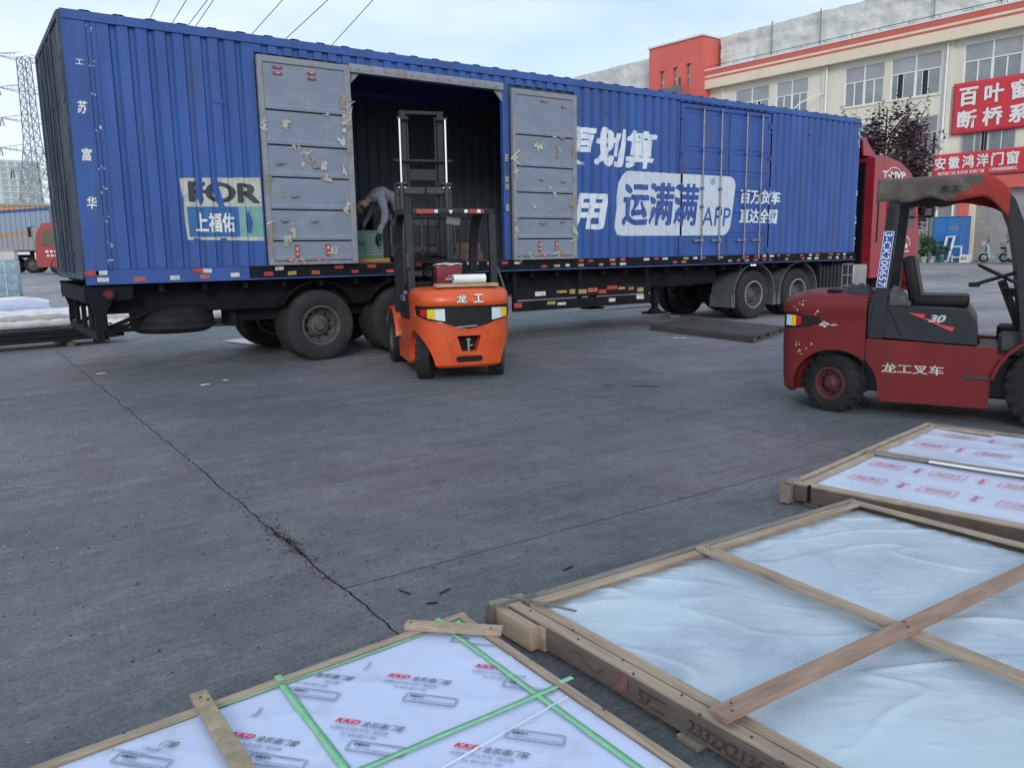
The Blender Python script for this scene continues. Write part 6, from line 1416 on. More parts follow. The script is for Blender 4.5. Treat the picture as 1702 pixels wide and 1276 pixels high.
def banners():
    t = thing('wall_banner', 'upper red banner with large white characters below the top floor windows', 'banner', BP(-.2, .1, 7.24))
    bm = nb(); nx = 30; V = {}
    def cloth(x0, x1, z0, z1, yo, name, t, dz=0):
        bm = nb(); V = {}; nx, nz = 40, 16
        for i in range(nx + 1):
            for j in range(nz + 1):
                u, v = i / nx, j / nz; x = x0 + (x1 - x0) * u; z = z0 + (z1 - z0) * v + dz * math.sin(u * math.pi) * (1 if v < .5 else .4)
                V[i, j] = bm.verts.new((x, yo + .02 * noise.noise(Vector((x * .9, z * .8, 1))), z))
        for i in range(nx):
            for j in range(nz): bm.faces.new((V[i, j], V[i + 1, j], V[i + 1, j + 1], V[i, j + 1]))
        o = bfin(bm, name, BANR, t); md = o.modifiers.new('s', 'SOLIDIFY'); md.thickness = .01; return o
    cloth(-3.6, 2.19, 7.24, 9.84, .16, 'banner_cloth', t)
    def tx(ch, s_, z, w, h, t, bold=.04): text(ch, frameM(BP(s_, .20, z), -EV, (0, 0, 1)), w, h, WPAINT, t, bold=bold)
    for i, ch in enumerate('百叶窗'): tx(ch, 1.42 - 1.22 * i, 9.10, .92, .92, t)
    for i, ch in enumerate('断桥系'): tx(ch, 1.42 - 1.22 * i, 7.96, .95, .92, t)
    t = thing('wall_banner', 'lower long red banner with a smaller second line of white writing', 'banner', BP(-.2, .1, 5.1))
    cloth(-4.2, 2.92, 5.05, 6.28, .36, 'banner_cloth', t)
    def tx2(ch, s_, z, w, h, bold=.03): text(ch, frameM(BP(s_, .40, z), -EV, (0, 0, 1)), w, h, WPAINT, t, bold=bold)
    for i, ch in enumerate('安徽鸿洋门窗'): tx2(ch, 2.52 - .70 * i, 5.80, .58, .66)
    tx2('断桥铝门窗 阳光房 系统门窗', 1.45, 5.27, 2.3, .18, .02); tx2('13956088888X.', -.6, 5.29, 1.3, .17, .02)
    t = thing('billboard', 'dark grey billboard standing in front of the red stair tower', 'billboard', BP(20.8, 1.6, .6))
    bm = nb(); bx(bm, 19.2, 23.6, 1.5, 1.7, 10.3, 12.35); bfin(bm, 'panel', SIGNG, t)
    for s_ in (19.4, 21.4, 23.4):
        bm = nb(); cyl(bm, (s_, 1.45, .6), (s_, 1.45, 12.4 if s_ > 20 else 12.9), .07, 8); bfin(bm, 'post', DARKM, t)
    t = thing('wall_lamp', 'thin curved lamp arm reaching out from the cream wall', 'lamp', BP(9.6, .2, 10.2))
    bm = nb(); tube(bm, [BP(9.6, .1, 10.5), BP(9.8, .8, 10.35), BP(10.3, 1.5, 9.95), BP(10.7, 1.9, 9.4)], .035, 6); fin(bm, 'arm', WINF, t, world=True)
    bm = nb(); beam(bm, BP(10.6, 1.8, 9.5), BP(10.9, 2.2, 9.15), .16, .09); fin(bm, 'lamp_head', WINF, t, world=True)
banners()

# ------------------------------------------------------------------ things in front of the building
def foliage(cx, cy, cz, rx, ry, rz_, n, size, m, name, parent, seed=1, gap=.12):
    rnd = random.Random(seed); bm = nb(); blobs = []
    for k in range(26):
        a = rnd.uniform(0, 6.28); e = rnd.uniform(-1, 1); r = rnd.uniform(.2, .92); blobs.append((r * math.cos(a) * math.sqrt(1 - e * e), r * math.sin(a) * math.sqrt(1 - e * e), e * r, rnd.uniform(.2, .42)))
    for k in range(n):
        b = rnd.choice(blobs); d = Vector((rnd.gauss(0, 1), rnd.gauss(0, 1), rnd.gauss(0, 1))).normalized() * b[3] * rnd.uniform(.3, 1.05)
        p = Vector((cx + (b[0] + d.x) * rx, cy + (b[1] + d.y) * ry, cz + (b[2] + d.z) * rz_))
        R_ = Matrix.Rotation(rnd.uniform(0, 6.28), 3, 'Z') @ Matrix.Rotation(rnd.uniform(-1.3, 1.3), 3, 'X'); s_ = size * rnd.uniform(.6, 1.3)
        q = [bm.verts.new(p + R_ @ Vector(v)) for v in ((-s_ * .5, 0, 0), (0, -s_ * .28, s_ * .06), (s_ * .5, 0, 0), (0, s_ * .28, s_ * .06))]; bm.faces.new(q)
    return tag(fin(bm, name, m, parent, world=True, smooth=False, rnorm=False), kind='stuff')
def tree(x, y, h, name, label, m, seed):
    z0 = gz(x, y); T = thing(name, label, 'tree', (x, y, z0)); rnd = random.Random(seed)
    bm = nb(); P = [Vector((x, y, z0 - .1)), Vector((x + .05, y, z0 + h * .2)), Vector((x + .1, y + .05, z0 + h * .45)), Vector((x, y, z0 + h * .75)), Vector((x + .05, y, z0 + h * .95))]; tube(bm, P, [.13, .11, .09, .05, .02], 8)
    for k in range(16):
        a = rnd.uniform(0, 6.28); t = rnd.uniform(.28, .85); b = Vector((x + .05, y, z0 + h * t)); e = b + Vector((math.cos(a), math.sin(a), rnd.uniform(.5, 1.6))) * h * .22 * rnd.uniform(.7, 1.2); tube(bm, [b, (b + e) / 2 + Vector((0, 0, .08)), e], [.045, .03, .01], 6)
    fin(bm, 'trunk', BARK, T, world=True)
    foliage(x, y, z0 + h * .62, h * .27, h * .27, h * .36, 6500, .19, m, 'crown', T, seed)
    # spiky shoots above the outline
    bm = nb()
    for k in range(36):
        a = rnd.uniform(0, 6.28); r = h * .26 * rnd.uniform(0, 1); b = Vector((x + r * math.cos(a), y + r * math.sin(a), z0 + h * rnd.uniform(.72, .90))); ln = h * rnd.uniform(.08, .17); d = Vector((math.cos(a) * .25, math.sin(a) * .25, 1))
        for j in range(22):
            p = b + d * ln * j / 22; R_ = Matrix.Rotation(rnd.uniform(0, 6.28), 3, 'Z') @ Matrix.Rotation(rnd.uniform(-1.2, 1.2), 3, 'X'); s_ = .12
            bm.faces.new([bm.verts.new(p + R_ @ Vector(v)) for v in ((0, 0, 0), (s_ * .5, -s_ * .25, 0), (s_, 0, 0), (s_ * .5, s_ * .25, 0))])
    tag(fin(bm, 'shoots', m, T, world=True, smooth=False, rnorm=False), kind='stuff')
tree(31.0, 18.5, 6.8, 'plum_tree', 'purple-leaved tree rising behind the red truck cab', LEAFP, 4)
tree(29.6, 16.6, 5.4, 'plum_tree', 'lower purple-leaved tree reaching the edge of the lower red banner', LEAFP, 9)
def yard_things():
    W = lambda s_, o, z=0: BP(s_, o, z + .65)
    t = thing('metal_cabinet', 'tall blue sheet-metal cabinet standing before the grey roller shutters', 'cabinet', W(1.9, 2.2))
    bm = nb(); bx(bm, .42, 1.78, 1.3, 2.4, .72, 2.92); bfin(bm, 'body', CABB, t, bev=.02)
    bm = nb(); bx(bm, 1.12, 1.73, 2.402, 2.42, .8, 2.85); bfin(bm, 'door', CABB, t, bev=.008)
    bm = nb(); bx(bm, .47, 1.09, 2.402, 2.42, .8, 2.85); bfin(bm, 'door', CABB, t, bev=.008)
    text('1(0)|', frameM(BP(.75, 2.425, 2.35), -EV, (0, 0, 1)), .42, .22, TYEL, t)
    bm = nb(); bx(bm, 1.2, 1.65, 2.421, 2.44, 1.62, 1.68); bfin(bm, 'handle', DARKM, t)
    bm = nb(); bx(bm, .38, 1.82, 1.25, 2.45, 2.921, 2.96); bfin(bm, 'top', CABB, t)
    t = thing('door_frame_sample', 'white door frame leaning on the blue cabinet near the plants', 'frame', W(.85, 2.9))
    bm = nb()
    for a, b in (((.70, 3.0, .68), (.62, 2.6, 1.95)), ((1.05, 3.0, .68), (.97, 2.6, 1.95)), ((.70, 3.0, .70), (1.05, 3.0, .70)), ((.62, 2.6, 1.93), (.97, 2.6, 1.93))): beam(bm, a, b, .10, .06)
    bfin(bm, 'frame', WPAINT, t)
    t = thing('white_chair_frame', 'small white metal stand beside the white door frame', 'stand', W(.3, 3.0))
    bm = nb()
    for a, b in (((.05, 3.1, .65), (.05, 3.1, 1.45)), ((.45, 3.1, .65), (.45, 3.1, 1.0)), ((.05, 3.1, 1.43), (.45, 3.1, 1.43)), ((.05, 3.1, .9), (.45, 3.1, .9)), ((.05, 2.7, .65), (.05, 2.7, 1.0)), ((.05, 3.1, .97), (.05, 2.7, .97))): beam(bm, a, b, .06, .06)
    bfin(bm, 'frame', WPAINT, t)
    t = thing('sign_box', 'small white box with dark writing on the ground before the cabinet', 'box', W(-.3, 3.4))
    bm = nb(); bx(bm, -.5, -.1, 3.3, 3.6, .65, 1.02); bfin(bm, 'box', WPAINT, t, bev=.01); text('停车', frameM(BP(-.30, 3.605, .84), -EV, (0, 0, 1)), .32, .2, DKTXT, t, bold=.02)
    for k, (s_, o, h, w) in enumerate(((1.35, 3.3, 1.3, .45), (1.85, 3.2, 1.6, .45), (.75, 3.6, .75, .35), (2.5, 3.6, .9, .4), (1.5, 3.9, .6, .4))):
        c = W(s_, o); t = thing('potted_plant', ['bushy green potted plant next to the white door frame', 'tallest green potted plant in the row by the shutters', 'small potted plant with a pale pot near the white stand', 'green potted plant at the far end nearest the red truck', 'low potted plant in front of the taller ones'][k], 'plant', c)
        bm = nb(); lathe(bm, [(w * .28, 0), (w * .40, .28), (w * .42, .30), (w * .36, .30), (w * .30, .05)], Matrix.Translation(c) @ Matrix.Rotation(R(90), 4, 'X'), 16, closed=False); fin(bm, 'pot', [WPAINT, SHUT, TRIM][k % 3], t, world=True)
        bm = nb(); tube(bm, [c + Vector((0, 0, .1)), c + Vector((.02, 0, h * .6))], .02, 6); fin(bm, 'stem', BARK, t, world=True)
        foliage(c.x, c.y, c.z + .3 + h * .42, w * .9, w * .9, h * .5, 420, .14, LEAFG, 'leaves', t, k + 40)
    t = thing('umbrella_stand_pole', 'thin dark pole with a slanting arm standing by the shutters', 'pole', W(3.6, 2.5))
    bm = nb(); tube(bm, [W(1.93, 2.5, 0), W(1.97, 2.5, 2.4)], .03, 6); tube(bm, [W(1.97, 2.5, 2.38), W(1.1, 2.6, 3.1)], .025, 6); fin(bm, 'pole', DARKM, t, world=True)
    # scooters
    def scooter(s_, o, rz, m, label):
        c = W(s_, o); t = thing('electric_scooter', label, 'scooter', c, rz)
        for x in (-.55, .58):
            bm = nb(); lathe(bm, [(.13, -.03), (.19, -.045), (.22, -.03), (.23, 0), (.22, .03), (.19, .045), (.13, .03)], Matrix.Translation((x, 0, .23)), 24); w = fin(bm, 'wheel', RUB, t)
            bm = nb(); lathe(bm, [(.13, -.02), (.04, -.03), (.04, .03), (.13, .02)], Matrix.Translation((x, 0, .23)), 16); fin(bm, 'rim', STEEL, w)
        bm = nb(); prism(bm, [(-.75, .42), (-.55, .62), (-.15, .58), (-.05, .32), (.28, .30), (.38, .75), (.45, .92), (.52, .90), (.45, .45), (.42, .20), (-.2, .20), (-.35, .38)], -.14, .14); fin(bm, 'body', m, t, bev=.04, segs=2)
        bm = nb(); box(bm, (-.38, 0, .68), (.62, .24, .10)); fin(bm, 'seat', BLACK, t, bev=.04, segs=2)
        bm = nb(); tube(bm, [(.58, 0, .23), (.46, 0, .98)], .025, 6); tube(bm, [(.40, -.33, 1.06), (.45, -.15, 1.0), (.45, .15, 1.0), (.40, .33, 1.06)], .016, 6); fin(bm, 'handlebar', BLACK, t)
        for y in (-.3, .3):
            bm = nb(); tube(bm, [(.42, y, 1.04), (.46, y, 1.2)], .008, 5); box(bm, (.47, y, 1.23), (.02, .13, .08)); fin(bm, 'mirror', BLACK, t, bev=.005)
        bm = nb(); bx(bm, .52, .78, -.16, .16, .78, 1.0); fin(bm, 'basket', STEEL, t, bev=.02)
        bm = nb(); prism(bm, [(.42, .42), (.62, .50), (.80, .42), (.84, .36), (.62, .46), (.44, .38)], -.07, .07); fin(bm, 'fender', m, t)
    scooter(-1.75, 3.4, R(118), mat('scooter_teal', (.22, .38, .42), .35, 0, .1, 4, coat=.3), 'pale teal electric scooter parked by the shutters')
    scooter(-2.7, 3.6, R(100), mat('scooter_grey', (.28, .29, .30), .4, 0, .1, 4), 'grey electric scooter behind the pale teal one')
    scooter(-3.9, 3.4, R(105), mat('scooter_dark', (.04, .045, .05), .4, 0, .1, 4), 'dark electric scooter nearest the right edge of the yard')
    t = thing('white_sheeting', 'white plastic sheeting hanging at the truck front before the plants', 'sheeting', (23.4, 13.1, gz(23.4, 13.1)))
yard_things()
[bpy.data.objects.remove(o) for o in list(bpy.data.objects) if o.name.startswith('white_sheeting')]

# ------------------------------------------------------------------ things on the ground behind and beside the trailer
def roll(x0, y0, x1, y1, r, m, label, z=None, seed=0, grp='wrapped profile rolls lying behind the trailer'):
    rnd = random.Random(seed); p0 = Vector((x0, y0, gz(x0, y0) + r if z is None else z)); p1 = Vector((x1, y1, gz(x1, y1) + r if z is None else z))
    n = 26; bm = nb(); pts, rr = [], []
    for i in range(n + 1):
        t = i / n; q = p0 + (p1 - p0) * t; end = min(t, 1 - t) * n
        rr.append(r * (1 + .09 * noise.noise(Vector((t * 9, seed, 1))) - (.10 if i % 4 == 0 else 0)) * min(1, .55 + .22 * end)); pts.append(q + Vector((0, 0, -r + rr[-1] * .98)))
    tube(bm, pts, rr, 14)
    o = fin(bm, 'wrapped_roll', m, None, ang=R(50)); tag(o, label, 'roll', grp)
G_ = 'wrapped profile rolls lying behind the trailer'
for a in [(-3.2, 26.3, 2.2, 26.0, .20, ROLLP, 'lilac wrapped roll, thickest on the ground behind the trailer tail'), (-4.0, 28.6, 2.4, 28.4, .17, ROLLW, 'white spotted roll lying farthest back beside the blue pallet'), (-2.0, 24.6, 3.2, 24.2, .12, ROLLW, 'thin white roll just in front of the lilac one'),
          (1.6, 24.0, 5.6, 23.4, .14, ROLLW, 'short white roll seen under the trailer tail'), (.6, 21.2, 4.4, 20.7, .11, ROLLB, 'dusty cream roll in the middle of the heap'), (-.4, 19.6, 4.8, 19.1, .12, ROLLB, 'dusty pink roll nearer the black profile stack'),
          (-2.5, 18.3, 2.6, 17.9, .13, ROLLB, 'cream dusty roll just behind the black profile stack'), (-3.0, 22.6, 3.4, 22.2, .15, ROLLW, 'long white roll between the thin one and the dusty cream one'), (2.7, 21.3, 5.6, 20.2, .17, ROLLW, 'plump white roll left of the spare tyre'), (2.2, 19.2, 4.2, 18.6, .13, ROLLW, 'stubby white roll ending beside the tail bracket'), (3.0, 23.4, 6.6, 21.8, .22, ROLLW, 'large white roll behind the spare tyre'), (3.8, 19.5, 6.2, 18.8, .12, ROLLB, 'brownish roll under the spare tyre')]:
    roll(*a, seed=int(a[0] * 10) % 17 + 1)
def profile_stack(x0, y0, x1, y1, label, n=5, layers=3, topm=None, zstep=.10):
    t = thing('profile_stack', label, 'stack', ((x0 + x1) / 2, (y0 + y1) / 2, gz(x0, y0)))
    rnd = random.Random(int(x0 * 7 + 99)); d = Vector((x1 - x0, y1 - y0, 0)).normalized(); s_ = Vector((-d.y, d.x, 0)); z0 = gz(x0, y0)
    for b in (.15, .8):
        c = Vector((x0, y0, z0)) + (Vector((x1, y1, z0)) - Vector((x0, y0, z0))) * b; bm = nb(); beam(bm, c - s_ * .1 + Vector((0, 0, .045)), c + s_ * (n * .13 + .1) + Vector((0, 0, .045)), .09, .09); fin(bm, 'skid', WOODG, t, world=True)
    for k in range(layers):
        for j in range(n):
            e0, e1 = rnd.uniform(-.25, .15), rnd.uniform(-.15, .35); bm = nb(); c0 = Vector((x0, y0, z0 + .14 + k * zstep)) + s_ * (j * .13) + d * e0; c1 = Vector((x1, y1, z0 + .14 + k * zstep)) + s_ * (j * .13) + d * e1
            beam(bm, c0, c1, .115, zstep * .86); fin(bm, 'profile', BLKST if not (k == layers - 1 and j % 2 and topm) else topm, t, world=True, bev=.008)
    return t
profile_stack(-1.6, 15.65, 2.45, 16.3, 'long stack of black metal profiles beside the trailer tail', 6, 3, None, .075)
profile_stack(3.7, 19.0, 7.6, 17.2, 'low stack of dark profiles behind the trailer wheels', 4, 1)
bm = nb(); W_ = [(-1.4, 16.6, .50), (.1, 16.35, .52), (1.4, 16.5, .53), (2.1, 16.8, .50)]
roll(-1.5, 16.25, 1.9, 16.75, .10, ROLLB, 'pinkish wrapped bundle lying on top of the black profile stack', z=.46, seed=4)
roll(.3, 15.95, 2.0, 16.3, .07, ROLLW, 'pale blue wrapped strip on the near edge of the black stack', z=.43, seed=5)
roll(-.2, 16.7, 1.6, 17.0, .08, ROLLB, 'mottled green and cream bundle at the back of the black stack', z=.44, seed=6)
bm.free()
def paper(x, y, w, l, a, label, m=WPAINT, name='paper_sheet', cat='paper', z=.006):
    bm = nb(); n = 6; V = {}; M = Matrix.Translation((x, y, z)) @ Matrix.Rotation(a, 4, 'Z')
    for i in range(n + 1):
        for j in range(n + 1): V[i, j] = bm.verts.new(M @ Vector(((i / n - .5) * w, (j / n - .5) * l, .004 + .012 * abs(noise.noise(Vector((i * .5 + x, j * .5, y)))))))
    for i in range(n):
        for j in range(n): bm.faces.new((V[i, j], V[i + 1, j], V[i + 1, j + 1], V[i, j + 1]))
    o = fin(bm, name, m, None); md = o.modifiers.new('s', 'SOLIDIFY'); md.thickness = .002; tag(o, label, cat)
paper(4.3, 14.6, .45, 1.0, R(12), 'white paper sheet on the ground by the rear trailer wheels')
paper(10.31, 9.73, .10, .22, R(40), 'small white paper scrap in front of the dark pallet')
paper(1.53, 11.92, .12, .07, 0, 'white scrap on the ground under the trailer tail')
paper(2.4, 10.0, .12, .06, .4, 'crumpled pale scrap on the ground left of the big wheel')
paper(2.7, 10.2, .07, .05, .9, 'tiny scrap near the big wheel')
paper(13.6, 13.0, .35, .2, .9, 'white crumpled sheet lying under the trailer by the tractor wheels')
def steel_pallet():
    C = [Vector((11.03, 11.17, 0)), Vector((10.73, 8.47, 0)), Vector((12.52, 9.2, 0)), Vector((12.66, 11.6, 0))]
    c = (C[0] + C[1] + C[2] + C[3]) / 4; t = thing('steel_pallet', 'large dark worn pallet lying flat on the yard beside the trailer', 'pallet', c)
    def pt(u, v, z): q = (C[0] * (1 - u) + C[3] * u) * (1 - v) + (C[1] * (1 - u) + C[2] * u) * v; return Vector((q.x, q.y, z))
    n = 12
    for k in range(n):
        u0, u1 = k / n + .004, (k + 1) / n - .004; bm = nb(); z0, z1 = .098, .112 + random.uniform(-.002, .002)
        a = [pt(u0, 0, z0), pt(u1, 0, z0), pt(u1, 1, z0), pt(u0, 1, z0)]; lo = [bm.verts.new(p) for p in a]; hi = [bm.verts.new(Vector((p.x, p.y, z1))) for p in a]
        bm.faces.new(lo[::-1]); bm.faces.new(hi); [bm.faces.new((lo[i], lo[(i + 1) % 4], hi[(i + 1) % 4], hi[i])) for i in range(4)]
        fin(bm, 'deck_board', PALST, t, world=True)
    for p, q in ((pt(0, 0, .05), pt(0, 1, .05)), (pt(1, 0, .05), pt(1, 1, .05)), (pt(.5, 0, .05), pt(.5, 1, .05)), (pt(0, .02, .085), pt(1, .02, .085)), (pt(0, .98, .085), pt(1, .98, .085)), (pt(0, .98, .02), pt(1, .98, .02))):
        bm = nb(); h = .094 if abs(p.z - .05) < .001 else .022; beam(bm, p, q, .06, h); fin(bm, 'rail', PALST, t, world=True)
    for u in (.02, .3, .7, .98):
        bm = nb(); p = pt(u, .97, .05); box(bm, p, (.16, .08, .05)); fin(bm, 'foot_block', PALST, t, world=True)
steel_pallet()

# left background: container lorry, wrapped pallet
def left_lorry():
    T = thing('container_trailer', 'far grey corrugated container trailer with orange and blue swooshes', 'trailer', (-1.5, 61.0, .65))
    A = Vector((-9.5, 62.2, 0)); B = Vector((5.5, 58.5, 0)); d = (B - A).normalized(); s_ = Vector((-d.y, d.x, 0)); Ln = (B - A).length
    M = Matrix(((d.x, s_.x, 0, A.x), (d.y, s_.y, 0, A.y), (0, 0, 1, .65), (0, 0, 0, 1)))
    gm = bpy.data.materials.new('container_swoosh'); gm.use_nodes = True; t = gm.node_tree; n = t.nodes; l = t.links; b = n['Principled BSDF']; b.inputs['Roughness'].default_value = .6
    c = n.new('ShaderNodeUVMap'); sp = n.new('ShaderNodeSeparateXYZ'); l.new(c.outputs[0], sp.inputs[0])
    q = n.new('ShaderNodeMath'); q.operation = 'MULTIPLY_ADD'; q.inputs[1].default_value = -.33; l.new(sp.outputs[0], q.inputs[0]); l.new(sp.outputs[1], q.inputs[2])
    r = n.new('ShaderNodeValToRGB'); r.color_ramp.interpolation = 'CONSTANT'; e = r.color_ramp.elements
    e[0].position = 0; e[0].color = (.27, .30, .33, 1); e[1].position = .06; e[1].color = (.40, .24, .15, 1)
    for p, cc in ((.12, (.25, .30, .40)), (.24, (.24, .32, .42)), (.445, (.03, .09, .30)), (.50, (.55, .28, .10)), (.56, (.58, .40, .10)), (.605, (.27, .31, .33))):
        k = e.new(p); k.color = (*cc, 1)
    l.new(q.outputs[0], r.inputs[0]); l.new(r.outputs[0], b.inputs['Base Color'])
    bm = nb(); uv = bm.loops.layers.uv.new('UVMap'); x = 0; P = []
    while x < Ln - .3: P += [(x, 0), (x + .11, 0), (x + .14, 1), (x + .25, 1)]; x += .28
    P.append((Ln, 0)); lo = [bm.verts.new(M @ Vector((q_, -.01 + .05 * k, 1.45))) for q_, k in P]; hi = [bm.verts.new(M @ Vector((q_, -.01 + .05 * k, 4.2))) for q_, k in P]
    for i in range(len(P) - 1):
        f = bm.faces.new((lo[i], lo[i + 1], hi[i + 1], hi[i]))
        for lp, (a, bb) in zip(f.loops, ((i, 0), (i + 1, 0), (i + 1, 1), (i, 1))): lp[uv].uv = (P[a][0] / Ln, bb * .75 + .12)
    fin(bm, 'container_side', gm, T, world=True, smooth=False)
    def mk(name, m, *bs):
        bm = nb(); [bx(bm, *q) for q in bs]; bm.transform(M); fin(bm, name, m, T, world=True)
    mk('container_frame', GALV, (-.1, Ln, .05, 2.4, 1.4, 4.2)); mk('top_rail', GALV, (-.1, Ln + .02, -.06, .04, 4.12, 4.26)); mk('chassis', CHAS, (.2, Ln + 2.4, .3, 2.1, .95, 1.38))
    for x in (1.5, 2.8, 4.1, Ln - 1.2, Ln - .1 - 2.3):
        for y, sd_ in ((.1, -1), (2.3, 1)):
            w = make_wheel(T, (M @ Vector((x, y, .5))) - T.location, .5, .3, .28, RUB, RIMG, steer=math.atan2(d.y, d.x), side=sd_, holes=0)
    mk('side_box', WPAINT, (Ln - 2.2, Ln - 1.3, -.02, .3, 1.15, 1.32))
def red_lorry():
    T = thing('red_lorry', 'red lorry cab showing between the grey container and the blue trailer end', 'lorry', (5.6, 53.2, .65), R(-14))
    prof = [(-1.3, .42), (-1.28, 1.5), (-1.12, 2.35), (-.85, 2.85), (.9, 2.95), (.95, .42)]
    bm = nb(); prism(bm, prof, -1.2, 1.2); cab = fin(bm, 'cab', REDW, T, bev=.09, segs=3)
    bm = nb(); prism(bm, [(-.95, 1.6), (-.85, 2.45), (.0, 2.5), (.0, 1.6)], -1.23, -1.19); fin(bm, 'window', GLASSD, cab)
    bm = nb(); prism(bm, [(-1.33, 1.62), (-1.2, 2.3), (-1.17, 2.3), (-1.28, 1.62)], -1.0, 1.0); fin(bm, 'windscreen', GLASSD, cab)
    bm = nb(); bx(bm, -1.36, -1.29, -1.1, 1.1, .85, 1.25); fin(bm, 'grille', WPAINT, cab)
    bm = nb(); bx(bm, -1.42, -1.30, -1.2, 1.2, .35, .7); fin(bm, 'bumper', DARKM, cab, bev=.03)
    bm = nb()
    for i in range(5): bx(bm, -.8 + .22 * i, -.66 + .22 * i, -1.212, -1.204, 1.22, 1.34); bx(bm, -.75 + .2 * i, -.63 + .2 * i, -1.212, -1.204, 1.0, 1.1)
    tag(fin(bm, 'door_writing', WPAINT, cab), kind='stuff')
    bm = nb(); box(bm, (-1.45, -1.35, 2.35), (.12, .3, .55)); tube(bm, [(-1.2, -1.2, 2.7), (-1.45, -1.35, 2.6)], .02, 6); fin(bm, 'mirror', BLACK, cab, bev=.02)
    make_wheel(T, (-.2, -1.05, .5), .5, .3, .28, RUB, RIMG, side=-1, holes=0); make_wheel(T, (-.2, 1.05, .5), .5, .3, .28, RUB, RIMG, side=1, holes=0)
    bm = nb(); bx(bm, .96, 6, -.5, .5, .7, 1.0); fin(bm, 'chassis', CHAS, T)
    for x in (3.6, 4.9):
        for y, q in ((-1.05, -1), (1.05, 1)): make_wheel(T, (x, y, .5), .5, .3, .28, RUB, RIMG, side=q, holes=0)
red_lorry()
left_lorry()
def wrapped_pallet():
    x, y = 1.32, 32.1; z0 = gz(x, y); T = thing('wrapped_pallet', 'pallet of pale blue cartons wrapped in clear film at the left edge', 'pallet load', (x, y, z0), R(-8))
    fm = mat('cloudy_blue_wrap', (.22, .34, .42), .25, 0, .25, 6, (.45, .55, .60), 7, .7, .5, 12, bdist=.05); cm = mat('pale_blue_carton', (.18, .28, .36), .6, 0, .15, 5)
    bm = nb(); bx(bm, -1.2, .62, -.6, .6, .12, 1.30); fin(bm, 'film_wrap', fm, T, bev=.03, segs=2)
    bm = nb(); bx(bm, -1.18, .60, -.58, .58, 1.302, 1.62); fin(bm, 'top_layer', mat('white_carton', (.50, .52, .52), .6, 0, .1, 5), T, bev=.02)
    bm = nb(); bx(bm, -1.2, .62, -.6, .6, 1.622, 1.66); fin(bm, 'lid', mat('lid_cardboard', (.42, .33, .30), .7), T)
    for k in range(4):
        bm = nb(); bx(bm, -1.0 + .42 * k, -.985 + .42 * k, -.615, -.601, .14, 1.28); fin(bm, 'strap', WPAINT, T)
    for k in range(3):
        bm = nb(); bx(bm, -1.17, .60, -.612, -.6005, .30 + .3 * k, .31 + .3 * k); fin(bm, 'carton_edge', cm, T)
    for k in range(5):
        bm = nb(); bx(bm, -1.2, .62, -.6 + .26 * k, -.46 + .26 * k, .09, .119); fin(bm, 'pallet_board', WOODG, T)
    for a in (-1.15, -.35, .5):
        bm = nb(); bx(bm, a, a + .1, -.58, .58, 0, .088); fin(bm, 'pallet_skid', WOODG, T)
wrapped_pallet()
# lorry glimpsed through the gap under the trailer
def far_flatbed():
    T = thing('parked_lorry', 'dark lorry parked behind the blue trailer, its wheel seen under the side guard', 'lorry', (15.4, 21.3, gz(15.4, 21.3)), R(-28))
    for x in (-3.0, -1.7, 2.3):
        for y, sd_ in ((-1.05, -1), (1.05, 1)): make_wheel(T, (x, y, .48), .48, .28, .27, RUB, RIMB, side=sd_, holes=0)
    bm = nb(); bx(bm, -4.2, 3.4, -.5, .5, .62, .95); fin(bm, 'chassis', CHAS, T)
    bm = nb(); bx(bm, -4.4, 1.4, -1.2, 1.2, .96, 2.6); fin(bm, 'cargo_body', mat('lorry_body', (.05, .06, .09), .6), T, bev=.03)
    bm = nb(); prism(bm, [(1.6, .45), (1.6, 2.5), (2.9, 2.45), (3.3, 1.6), (3.35, .45)], -1.15, 1.15); fin(bm, 'cab', REDW, T, bev=.06, segs=2)
    bm = nb(); bx(bm, -1.2, 1.2, -1.1, -.9, .35, .8); fin(bm, 'tool_box', DARKM, T)
far_flatbed()

# far skyline
def tower_block(x, y, w, dpt, h, rz, label):
    T = thing('apartment_tower', label, 'tower block', (x, y, 0), rz)
    bm = nb(); bx(bm, -w / 2, w / 2, 0, dpt, -1, h); fin(bm, 'wall', TOWERW, T)
    n = int(h / 3.1); mesh = None
    bmw = nb(); bx(bmw, -w * .07, w * .07, -.12, .02, 0, 1.9); o = fin(bmw, 'window', TOWERG, None); me = o.data; bpy.data.objects.remove(o)
    for k in range(n):
        for c in range(5):
            o = bpy.data.objects.new('window', me); COL.objects.link(o); o.parent = T; o.location = (-w * .40 + c * w * .20, 0, k * 3.1 + .8)
        bm = nb(); bx(bm, -w / 2 - .3, w / 2 + .3, -.5, -.2, k * 3.1 + .1, k * 3.1 + .55); fin(bm, 'balcony', TOWERW, T)
tower_block(34.3, 478, 18, 16, 50, R(6), 'pale high-rise apartment block at the far left under the pylon')
tower_block(56.5, 470, 14, 16, 45, R(8), 'second pale high-rise half hidden by the trailer end')
